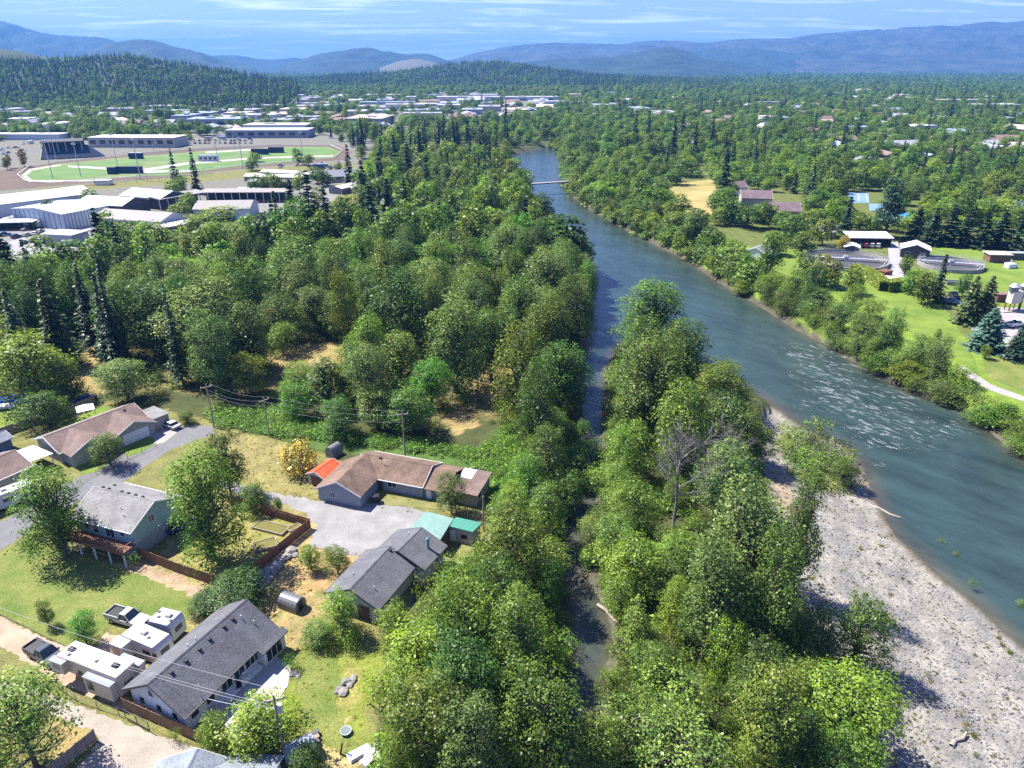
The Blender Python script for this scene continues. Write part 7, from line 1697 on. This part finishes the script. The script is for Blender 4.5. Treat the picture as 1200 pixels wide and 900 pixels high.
fill([(170, 315), (230, 262), (330, 262), (420, 250), (420, 268), (330, 290), (230, 305), (130, 320)], 9, (('lf', 5), ('cot', 2)), (8, 13), (7, 11), 40, ('md', 'br', 'ol', 'lt'))
fill([(1060, 455), (1140, 462), (1200, 500), (1300, 560), (1300, 600), (1200, 530), (1150, 490)], 4.5, (('bush', 3), ('wil', 1)), (2.5, 4), (5, 7), 40, ('vv', 'md', 'lt'), .5)

bk_ = wpoly(RIGHT[2:], ZW); acc = 0
for i in range(len(bk_) - 1):
    s_, e_ = bk_[i], bk_[i + 1]; ln_ = (e_ - s_).length; dn = (e_ - s_).normalized(); nn_ = Vector((-dn.y, dn.x))
    if nn_.x < 0: nn_ = -nn_
    t_ = rnd.uniform(0, 4)
    while t_ < ln_:
        o_ = rnd.uniform(-.3, 4.5); p_ = s_ + dn * t_ + nn_ * o_; k = rnd.choice(('wil', 'wil', 'bush', 'wil', 'pop')); h = rnd.uniform(3, 8) if k != 'bush' else rnd.uniform(2, 4); w = rnd.uniform(5, 8)
        if p_.y > 60 and PXY(p_.x, p_.y)[0] < 1260: tn_ = rnd.choice(('md', 'gr', 'lt', 'br', 'ol')); lb, gr_ = auto(k, tn_, p_.x, p_.y); plant(k, p_.x, p_.y, h, w, tn_, lb, gr_)
        t_ += rnd.uniform(2.6, 5)
for line, sgn in ((CH_L[3:19], -1), (ISLE_L[:11], 1)):
    bk_ = wpoly(line, ZW)
    for i in range(len(bk_) - 1):
        s_, e_ = bk_[i], bk_[i + 1]; ln_ = (e_ - s_).length; dn = (e_ - s_).normalized(); nn_ = Vector((-dn.y, dn.x))
        if nn_.x * sgn < 0: nn_ = -nn_
        t_ = rnd.uniform(0, 3)
        while t_ < ln_:
            p_ = s_ + dn * t_ + nn_ * rnd.uniform(.3, 3.5); v_ = float(PXY(p_.x, p_.y)[1]); open_ = 585 < v_ < 650 or 680 < v_ < 810 or 385 < v_ < 570
            k = rnd.choice(('wil', 'lf', 'wil', 'bush')) if not open_ else rnd.choice(('bush', 'bush', 'wil')); h = rnd.uniform(5, 10) if not open_ else rnd.uniform(2.5, 5); w = rnd.uniform(6, 10) if not open_ else rnd.uniform(3.5, 5.5)
            if k == 'bush': h *= .6
            if sgn < 0 and v_ < 385: k = rnd.choice(('cot', 'lf', 'wil')) if v_ > 300 else 'wil'; h = rnd.uniform(8, 14) if v_ > 300 else rnd.uniform(3, 6); w = rnd.uniform(6, 10)
            tn_ = rnd.choice(('md', 'gr', 'lt', 'br', 'ol', 'vv')); lb, gr_ = auto(k, tn_, p_.x, p_.y); plant(k, p_.x, p_.y, h, w, tn_, lb, gr_)
            t_ += rnd.uniform(3, 5.5)
# low growth that nobody could count, set out as instances
def scatter(name, P_, Sc, src, label, color=(1, 1, 1), idx=None):
    n = len(P_)
    me = bpy.data.meshes.new(name); me.vertices.add(n); me.vertices.foreach_set('co', np.asarray(P_, np.float32).ravel())
    a1_ = me.attributes.new('scl', 'FLOAT_VECTOR', 'POINT'); a1_.data.foreach_set('vector', np.asarray(Sc, np.float32).ravel())
    a2_ = me.attributes.new('rz', 'FLOAT', 'POINT'); a2_.data.foreach_set('value', nr.uniform(0, 6.28, n).astype(np.float32))
    a3_ = me.attributes.new('idx', 'INT', 'POINT'); a3_.data.foreach_set('value', (nr.integers(0, len(src), n) if idx is None else idx).astype(np.int32))
    o = bpy.data.objects.new(name, me); COL.objects.link(o); o['kind'] = 'stuff'; o['label'] = label; o.color = (*color, 1)
    g = bpy.data.node_groups.new(name, 'GeometryNodeTree')
    g.interface.new_socket('Geometry', in_out='INPUT', socket_type='NodeSocketGeometry'); g.interface.new_socket('Geometry', in_out='OUTPUT', socket_type='NodeSocketGeometry')
    N = g.nodes; L = g.links
    gi = N.new('NodeGroupInput'); gout = N.new('NodeGroupOutput'); jn = N.new('GeometryNodeJoinGeometry')
    def na(nm, dt):
        q = N.new('GeometryNodeInputNamedAttribute'); q.data_type = dt; q.inputs['Name'].default_value = nm
        return [s for s in q.outputs if s.enabled and s.name == 'Attribute'][0]
    s_ = na('scl', 'FLOAT_VECTOR'); r_ = na('rz', 'FLOAT'); i_ = na('idx', 'INT')
    cx = N.new('ShaderNodeCombineXYZ'); L.new(r_, cx.inputs[2])
    for k, so_ in enumerate(src):
        oi = N.new('GeometryNodeObjectInfo'); oi.transform_space = 'ORIGINAL'; oi.inputs['Object'].default_value = so_
        cmp_ = N.new('FunctionNodeCompare'); cmp_.data_type = 'INT'; cmp_.operation = 'EQUAL'
        ii_ = [s for s in cmp_.inputs if s.enabled]; L.new(i_, ii_[0]); ii_[1].default_value = k
        ip = N.new('GeometryNodeInstanceOnPoints')
        L.new(gi.outputs[0], ip.inputs['Points']); L.new(cmp_.outputs[0], ip.inputs['Selection']); L.new(oi.outputs['Geometry'], ip.inputs['Instance'])
        L.new(cx.outputs[0], ip.inputs['Rotation']); L.new(s_, ip.inputs['Scale']); L.new(ip.outputs[0], jn.inputs[0])
    L.new(jn.outputs[0], gout.inputs[0])
    md = o.modifiers.new('scatter', 'NODES'); md.node_group = g
    return o
def srcs(kind, far_, n=3): return [b_ for (k, f, i), b_ in sorted(SRC.items(), key=lambda t: str(t[0])) if k == kind and f == far_][:n]
def pts_in(px, n, z=0, world=None):
    pl = world or wpoly(px); xs = [p_[0] for p_ in pl]; ys = [p_[1] for p_ in pl]
    X = nr.uniform(min(xs), max(xs), n); Y = nr.uniform(min(ys), max(ys), n); k = inside(pl, X, Y)
    return X[k], Y[k]
def free(X, Y, use_mead=True):
    ok = np.ones(len(X), bool)
    for pl in EXCL + (MEAD if use_mead else []): ok &= ~inside(pl, X, Y)
    return ok & (zt(X, Y) > -1.9)
def under(px, n, sc, src, name, label, color, exc=True, hz=1.0):
    X, Y = pts_in(px, n); k = free(X, Y); X, Y = X[k], Y[k]
    d = vnoise(X, Y, 6); k = d > -.7; X, Y = X[k], Y[k]
    s = nr.uniform(sc[0], sc[1], len(X)) * (1 + .3 * vnoise(X, Y, 9))
    scatter(name, np.stack([X, Y, zt(X, Y) - .1], 1), np.stack([s, s, s * nr.uniform(.6, 1.2, len(X)) * hz], 1), src, label, color); print(name, len(X))
bs = srcs('bush', False) + srcs('bush', True)
under([(-60, 340), (120, 320), (320, 290), (560, 265), (660, 320), (678, 400), (678, 500), (600, 510), (500, 505), (330, 470), (190, 462), (60, 440), (-60, 440)], 5200, (.35, .9), bs, 'undergrowth', 'shrubby undergrowth beneath the left wood', (.95, .95, .9))
under([(240, 482), (330, 478), (420, 512), (500, 520), (560, 530), (620, 482), (676, 500), (655, 620), (600, 655), (575, 605), (575, 560), (540, 535), (430, 522), (340, 512), (262, 503)], 9000, (.35, .8), bs, 'brambles', 'bright bramble thicket behind the brown house', (1.1, 1.25, .9), hz=.6)
under([(700, 405), (800, 425), (890, 500), (905, 580), (925, 700), (960, 780), (1010, 850), (1020, 980), (685, 980), (722, 780), (725, 720), (694, 660), (710, 560)], 1500, (.3, .8), bs, 'undergrowth', 'low bushes beneath the trees of the wooded strip', (1.2, 1.25, .95))
under([(560, 650), (600, 640), (652, 625), (666, 690), (660, 800), (640, 980), (430, 980), (440, 880), (480, 800), (500, 720)], 800, (.35, .9), bs, 'undergrowth', 'low bushes along the left bank of the side channel', (1.2, 1.25, .8))
under([(656, 182), (790, 205), (800, 270), (985, 392), (1130, 465), (1300, 570), (1300, 606), (1180, 520), (1035, 440), (960, 399), (870, 346), (790, 297), (720, 261), (664, 225)], 1800, (.5, 1.1), bs, 'undergrowth', 'bushes lining the far bank', (1.05, 1.15, .9))
# tufts on lawns, verge and bar
tuf = []
MT = foliage('grass_blades', (.10, .155, .025), (.26, .22, .07), .3, 0)
def tuft_obj(seed):
    r2 = np.random.default_rng(seed); n = 60; P_ = r2.normal(size=(n, 3)) * np.array([.22, .22, 0]) + np.array([0, 0, .1]); P_[:, 2] += r2.uniform(0, .14, n)
    return leafy_mesh('grass_tuft', P_, r2.normal(size=(n, 3)) + np.array([0, 0, .3]), .10, r2.random(n), MT, 2.6, seed)
o = bpy.data.objects.new('grass_tuft', tuft_obj(3)); COL.objects.link(o); c = G(1010, 640, -1); o.location = (c.x, c.y, z1(c.x, c.y)); tag(o, 'lone grass tuft on the gravel near the pointed tree', 'grass tuft')
X, Y = pts_in([(200, 480), (440, 540), (600, 600), (440, 680), (420, 900), (300, 900), (340, 760), (240, 690)], 3500)
hard = np.zeros(len(X), bool)
for pl, o_ in zip(EXCL, range(len(EXCL))):
    pass
HARD = [wpoly(q) for q in ([(85, 560), (190, 505), (252, 495), (256, 510), (200, 530), (100, 590)], [(262, 560), (380, 588), (500, 603), (455, 642), (396, 650), (362, 638), (352, 598), (258, 570)], [(-120, 665), (85, 762), (150, 745), (172, 790), (150, 832), (0, 758)], [(232, 838), (322, 768), (332, 778), (250, 852)])]
ok = (zt(X, Y) > -.1)
for pl in HARD: ok &= ~inside(pl, X, Y)
X, Y = X[ok], Y[ok]; s = nr.uniform(.2, .55, len(X))
scatter('grass', np.stack([X, Y, np.full(len(X), .02)], 1), np.stack([s, s, s * .7], 1), [o], 'ragged grass and weeds round the houses', (1.9, 1.75, 1.5))
X, Y = pts_in([(905, 480), (1010, 530), (1080, 650), (1210, 760), (1300, 900), (1030, 960), (1000, 800), (940, 680), (900, 560)], 1300); k = inside(BAR, X, Y) & ~inside(WATER, X, Y); X, Y = X[k], Y[k]; k = vnoise(X, Y, 8) > -.2; X, Y = X[k], Y[k]
s = nr.uniform(.2, .55, len(X)) * np.where(nr.random(len(X)) < .06, 2.2, 1); scatter('weeds', np.stack([X, Y, zt(X, Y)], 1), np.stack([s, s, s * .8], 1), [o], 'sparse weeds between the stones of the gravel bar', (.75, .72, .7))

# ------------------------------------------------------------------ the far town and its trees
TR = [M_whm, mat('town_grey_roof', (.30, .31, .33), .8, .1, .3), mat('town_brown_roof', (.22, .15, .12), .8, .1, .3), mat('town_tan_roof', (.5, .43, .35), .8, .1, .3), mat('town_blue_roof', (.26, .31, .38), .8, .1, .3), mat('town_pale_roof', (.60, .60, .60), .7, .1, .3)]
TRN = ['white', 'grey', 'brown', 'tan', 'blue grey', 'pale grey']
TW = [W_white, W_tan, W_beige, mat('town_wall', (.42, .40, .38)), W_blue]
PROTO = {}
def town_proto(i, flat_):
    if (i, flat_) in PROTO: return PROTO[(i, flat_)]
    w = TW[i % len(TW)]; L_ = (('wall', None),)
    b = MB()
    if flat_: b.box(-.5, .5, -.5, .5, -.05, .9)
    else: b.prism_x([(-.46, -.05), (.46, -.05), (.46, .55), (0, .93), (-.46, .55)], -.48, .48)
    r_ = MB()
    if flat_: r_.box(-.52, .52, -.52, .52, .901, 1.0); r_.box(-.2, -.05, -.2, 0, 1.0, 1.15); r_.box(.2, .3, .1, .22, 1.0, 1.12)
    else: r_.prism_x([(-.56, .50), (0, 1.0), (.56, .50), (.56, .44), (0, .94), (-.56, .44)], -.53, .53)
    g = MB()
    for k in range(4):
        x = -.42 + k * .24; zz0, zz1 = (.3, .6) if flat_ else (.22, .42)
        yy = .5 if flat_ else .46
        g.box(x, x + .13, -yy - .012, -yy + .01, zz0, zz1); g.box(x, x + .13, yy - .01, yy + .012, zz0, zz1)
    PROTO[(i, flat_)] = (b, r_, g, w); 
    meshes = []
    for nm, mb, mt in (('wall', b, w), ('roof', r_, TR[i]), ('window', g, M_glass)):
        o_ = mb.build(nm, mt); meshes.append((nm, o_.data)); bpy.data.objects.remove(o_)
    PROTO[(i, flat_)] = meshes; return meshes
TOWNB = []
def town(x, y, w, d, h, ang, i, flat_, zn):
    nm = 'town_building' if flat_ else 'town_house'
    lb = ('large flat %s roofed building ' if flat_ else 'small %s roofed house ') % TRN[i] + zn
    T_ = thing(nm, lb, 'building' if flat_ else 'house', (x, y, 0), ang, lb.replace('building', 'buildings').replace('house ', 'houses '))
    T_.scale = (w, d, h)
    for nm_, me_ in town_proto(i, flat_):
        o_ = bpy.data.objects.new(nm_, me_); COL.objects.link(o_); o_.parent = T_
        if nm_ == 'window': o_['kind'] = 'stuff'
    TOWNB.append((x, y, max(w, d) * .62))
def townzone(px, n, flat_p, zn, size, ang0, flen, lims=200):
    k = 0; tr_ = 0
    pl = wpoly(px)
    while k < n and tr_ < n * 30:
        tr_ += 1
        # even in picture height so that far rows are seen too
        u = rnd.uniform(min(p_[0] for p_ in px), max(p_[0] for p_ in px)); v = rnd.uniform(min(p_[1] for p_ in px), max(p_[1] for p_ in px))
        c = G(u, v)
        if not inside(pl, [c.x], [c.y])[0]: continue
        fl = rnd.random() < flat_p; s = rnd.uniform(*size) * (1.7 if fl else 1)
        w, d = s * rnd.uniform(1.1, 1.9), s * rnd.uniform(.7, 1.0)
        if any((c.x - a_) ** 2 + (c.y - b_) ** 2 < (max(w, d) * .6 + r_) ** 2 for a_, b_, r_ in TOWNB): continue
        if any(inside(pl_, [c.x], [c.y])[0] for pl_ in EXCL): continue
        if blocked(c.x, c.y, min(w, d) * .35, .8): continue
        town(c.x, c.y, w, d, rnd.uniform(5, 7.5) * (1.15 if fl else 1), ang0 + rnd.choice((0, PI / 2)) + rnd.gauss(0, .12), rnd.choice((0, 1, 1, 5, 3, 4)) if fl else rnd.choice((1, 1, 2, 2, 3, 4, 1)), fl, zn); k += 1
townzone([(190, 120), (440, 112), (640, 116), (640, 138), (520, 140), (430, 152), (300, 155), (190, 152)], 120, .6, 'in the town at the foot of the wooded hill', (14, 26), .1, 1)
townzone([(0, 122), (190, 112), (190, 150), (130, 150), (0, 158)], 30, .35, 'below the conifer hill on the left', (12, 20), .1, 1)
townzone([(380, 210), (445, 205), (460, 262), (395, 258)], 3, .0, 'among the firs between fairground and river', (9, 12), .4, 1)
townzone([(880, 110), (1200, 105), (1200, 190), (1000, 195), (880, 160)], 100, .12, 'in the green suburb on the right', (12, 17), .05, 1)
townzone([(660, 108), (880, 110), (880, 160), (700, 140)], 30, .25, 'in the green suburb above the river', (12, 18), .05, 1)
for k, (u, v, w, d, i, lb) in enumerate(((1122, 122, 105, 20, 3, 'long tan roofed building on the right below the range'), (1165, 128, 70, 26, 5, 'pale flat roofed building at the right end of the suburb'), (552, 118, 130, 30, 0, 'long white warehouse roof in the middle of the town'), (455, 125, 90, 30, 4, 'blue roofed warehouse in the middle of the town'), (475, 128, 60, 22, 0, 'white warehouse beside the blue roofed one'), (620, 118, 110, 30, 0, 'white warehouse left of the upper river'), (640, 124, 60, 24, 0, 'white flat building just above the river bend'))):
    c = G(u, v); T_ = thing('warehouse', lb, 'building', c, .03); T_.scale = (w, d, 8)
    for nm_, me_ in town_proto(i, True):
        o_ = bpy.data.objects.new(nm_, me_); COL.objects.link(o_); o_.parent = T_
        if nm_ == 'window': o_['kind'] = 'stuff'
    TOWNB.append((c.x, c.y, w * .45))
# more cars far off: parked rows beyond the track
for k in range(26):
    u = 222 + (k % 13) * 6 + rnd.uniform(-1, 1); v = 165.5 + (k // 13) * 3
    c = G(u, v); T_ = thing('parked_car', 'small parked car in the rows beyond the race track', 'car', c, rnd.choice((1.4, 1.7)), 'cars parked beyond the race track')
    pt = (P_white, P_silver, P_black, P_blue, P_red, P_lgrey)[k % 6]
    MB().prism_y([(-2.2, .3), (-2.2, .9), (-1.5, 1.0), (2.2, .9), (2.2, .3)], -.9, .9).build('body', pt, T_); MB().taper((-1.5, 1.0, -.8, .8, .95), (-1.0, .4, -.65, .65, 1.5)).build('cabin_glass', M_glass, T_)

for k in range(46):
    u, v = ((rnd.uniform(2, 42), rnd.uniform(168, 186)), (rnd.uniform(300, 400), rnd.uniform(190, 200)), (rnd.uniform(370, 430), rnd.uniform(200, 212)), (rnd.uniform(225, 300), rnd.uniform(158, 164)))[k % 4]
    c = G(u, v)
    if any(inside(pl, [c.x], [c.y])[0] for pl in EXCL): continue
    wh = ('in the lot left of the grandstand', 'by the stables below the track', 'near the right end of the stables', 'in the rows above the race track')[k % 4]; big = rnd.random() < .35; pn_ = ('white', 'silver', 'black', 'blue', 'white', 'pale grey')[k % 6]; pt = (P_white, P_silver, P_black, P_blue, P_white, P_lgrey)[k % 6]
    T_ = thing('horse_trailer' if big else 'parked_car', ('%s horse trailer ' if big else '%s small car ') % pn_ + wh, 'trailer' if big else 'car', c, rnd.choice((.1, 1.6)), ('%s horse trailers ' if big else '%s small cars ') % pn_ + wh)
    if big: MB().box(-3.5, 3.5, -1.2, 1.2, .5, 2.9).build('body', pt, T_, bevel=.1); MB().box(-3.2, 3.2, -1.23, 1.23, 1.9, 2.3).build('window_band', M_glass, T_); wheels(T_, (-.6, .6), 1.2)
    else: MB().prism_y([(-2.2, .3), (-2.2, .9), (-1.5, 1.0), (2.2, .9), (2.2, .3)], -.9, .9).build('body', pt, T_); MB().taper((-1.5, 1.0, -.8, .8, .95), (-1.0, .4, -.65, .65, 1.5)).build('cabin_glass', M_glass, T_)
for u, v in ((140, 158), (100, 158), (60, 158), (200, 160), (220, 161), (235, 160), (270, 152), (295, 150), (375, 158), (388, 162), (400, 166), (412, 170), (420, 178), (424, 186), (372, 215), (380, 218), (430, 205), (330, 222), (315, 223), (108, 243), (70, 256), (60, 258), (95, 258), (296, 200), (300, 190), (350, 193), (362, 194), (212, 262), (222, 248), (226, 254), (205, 232), (300, 228), (312, 232), (325, 232), (352, 226)):
    k = rnd.choice(('lf', 'lf', 'fir', 'cot')) if v < 190 else 'lf'; c = G(u, v); tn_ = rnd.choice(('md', 'dk', 'ol', 'br')) if k != 'fir' else 'dc'; h = rnd.uniform(6, 12) * (1.6 if k == 'fir' else 1); lb, gr_ = auto(k, tn_, c.x, c.y); plant(k, c.x, c.y, h, rnd.uniform(6, 11) * (.6 if k == 'fir' else 1), tn_, lb, gr_)
# far trees as masses
fb = srcs('lf', True) + srcs('wil', True)[:1] + srcs('cot', True)[:1]; nb_ = len(fb)
ff = srcs('fir', True); nf_ = len(ff)
def mass(name, label, X, Y, Z, con, sc, color):
    n = len(X)
    s = nr.uniform(sc[0], sc[1], n)
    src = ff if con else fb
    scatter(name, np.stack([X, Y, Z], 1), np.stack([s, s, s * nr.uniform(.8, 1.2, n)], 1), src, label, color)
def farpts(y0, y1, sp, dens=1.0):
    ys_ = np.arange(y0, y1, sp); P_ = []
    for y in ys_:
        xm = y * .80 + 60; xs_ = np.arange(-xm, xm, sp)
        P_.append(np.stack([xs_ + nr.uniform(-.5, .5, len(xs_)) * sp, y + nr.uniform(-.5, .5, len(xs_)) * sp], 1))
    return np.concatenate(P_)
tp = wpoly([(150, 108), (660, 108), (660, 140), (600, 150), (520, 150), (430, 165), (300, 168), (190, 166), (120, 150)])
fair = wpoly([(-300, 230), (-100, 172), (0, 166), (60, 161), (110, 165), (220, 165), (300, 150), (380, 155), (420, 165), (428, 195), (440, 240), (340, 262), (100, 300), (60, 345), (-200, 380)])
near_ok = wpoly([(-300, 400), (-100, 330), (100, 300), (340, 262), (440, 240), (420, 165), (600, 165), (600, 190), (656, 185), (662, 172), (1500, 186), (1900, 1200), (-900, 1200)])
AL, AD, AB, AC = [], [], [], []
for y0, y1, sp in ((300, 900, 11), (900, 1700, 15), (1700, 3000, 21), (3000, 5200, 34)):
    P_ = farpts(y0, y1, sp); X, Y = P_[:, 0], P_[:, 1]
    nk = inside(near_ok, X, Y) & ~((X > 20) & (Y > 300) & (X > .0 * Y))
    ok = ~inside(fair, X, Y) & ~nk & ~(inside(WATER, X, Y)) & (pdist(WATER, X, Y) > 4)
    cl = vnoise(X, Y, 130); it = inside(tp, X, Y)
    ok &= ~(it & (cl < -.1)) & ~((X > 0) & ~it & (vnoise(X + 400, Y, 90) < -.6))
    for a_, b_, r_ in TOWNB:
        if y0 - 60 < b_ < y1 + 60: ok &= ~((np.abs(X - a_) < r_ * .9 + 2) & (Y < b_ + r_ * .5) & (Y > b_ - r_ * .7 - 11 - (a_ < 60) * (5 + (b_ > 1200) * 18)))
    for pl in EXCL + MEAD:
        if max(p_[1] for p_ in pl) > y0: ok &= ~inside(pl, X, Y)
    if y0 < 500:
        for px_, py_, pr_ in PLACED:
            if py_ > 290: ok &= (X - px_) ** 2 + (Y - py_) ** 2 > (pr_ + 3) ** 2
    X, Y = X[ok], Y[ok]
    ty = vnoise(X + 77, Y - 33, 120) + nr.normal(size=len(X)) * .5
    big = sp / 11.0; k = big ** .55
    for lst, m_ in ((AC, ty > 1.4), (AD, (ty <= 1.4) & (ty > .25)), (AL, (ty <= .25) & (ty > -.6)), (AB, ty <= -.6)): lst.append(np.stack([X[m_], Y[m_], np.full(m_.sum(), k)], 1))
def go_(name, label, A_, con, color, sc):
    wide, tall = (1, .9) if con else (1.15, .68)
    A_ = np.concatenate(A_); n = len(A_); s = nr.uniform(sc[0], sc[1], n) * A_[:, 2]
    scatter(name, np.stack([A_[:, 0], A_[:, 1], np.zeros(n)], 1), np.stack([s * wide, s * wide, s / A_[:, 2] ** .7 * nr.uniform(.8, 1.25, n) * tall], 1), ff if con else fb, label, color); print(name, n)
go_('distant_trees', 'dark conifers scattered through the far town', AC, True, (1, 1, 1), (.75, 1.3))
go_('distant_trees', 'mid green trees filling the far valley', AD, False, (.85, .92, .95), (.7, 1.15))
go_('distant_trees', 'lighter green trees filling the far valley', AL, False, (1.15, 1.15, 1.1), (.65, 1.1))
go_('distant_trees', 'bright yellow green trees in the far valley', AB, False, (1.65, 1.5, .9), (.6, .95))
# sparse firs and shade trees inside the fairground
# forest on the two near hills
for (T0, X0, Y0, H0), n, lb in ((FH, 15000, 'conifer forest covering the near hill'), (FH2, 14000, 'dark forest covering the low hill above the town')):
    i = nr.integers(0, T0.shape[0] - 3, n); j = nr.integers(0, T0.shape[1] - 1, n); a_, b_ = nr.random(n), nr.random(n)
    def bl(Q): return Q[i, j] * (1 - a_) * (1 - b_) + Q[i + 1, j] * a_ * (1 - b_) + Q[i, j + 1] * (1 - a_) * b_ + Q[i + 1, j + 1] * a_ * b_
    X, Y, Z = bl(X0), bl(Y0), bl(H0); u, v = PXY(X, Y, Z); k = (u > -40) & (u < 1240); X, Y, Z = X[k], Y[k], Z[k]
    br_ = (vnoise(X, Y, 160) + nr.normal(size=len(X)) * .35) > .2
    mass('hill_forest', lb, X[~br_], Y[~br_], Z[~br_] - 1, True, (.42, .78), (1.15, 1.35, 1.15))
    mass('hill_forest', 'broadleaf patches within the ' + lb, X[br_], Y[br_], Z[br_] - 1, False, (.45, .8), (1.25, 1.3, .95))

# ------------------------------------------------------------------ air
hz = bpy.data.materials.new('haze'); hz.use_nodes = True
for n in list(hz.node_tree.nodes):
    if n.type == 'BSDF_PRINCIPLED': hz.node_tree.nodes.remove(n)
pv = hz.node_tree.nodes.new('ShaderNodeVolumePrincipled')
pv.inputs['Color'].default_value = (.11, .33, .76, 1); pv.inputs['Density'].default_value = .0001; pv.inputs['Anisotropy'].default_value = .1
hz.node_tree.links.new(pv.outputs[0], [n for n in hz.node_tree.nodes if n.type == 'OUTPUT_MATERIAL'][0].inputs['Volume'])
ho = MB().box(-18000, 18000, -2500, 18500, -8, max(TOPS) + 25).build('haze', hz); ho['kind'] = 'stuff'; ho['label'] = 'pale blue summer haze over the valley'
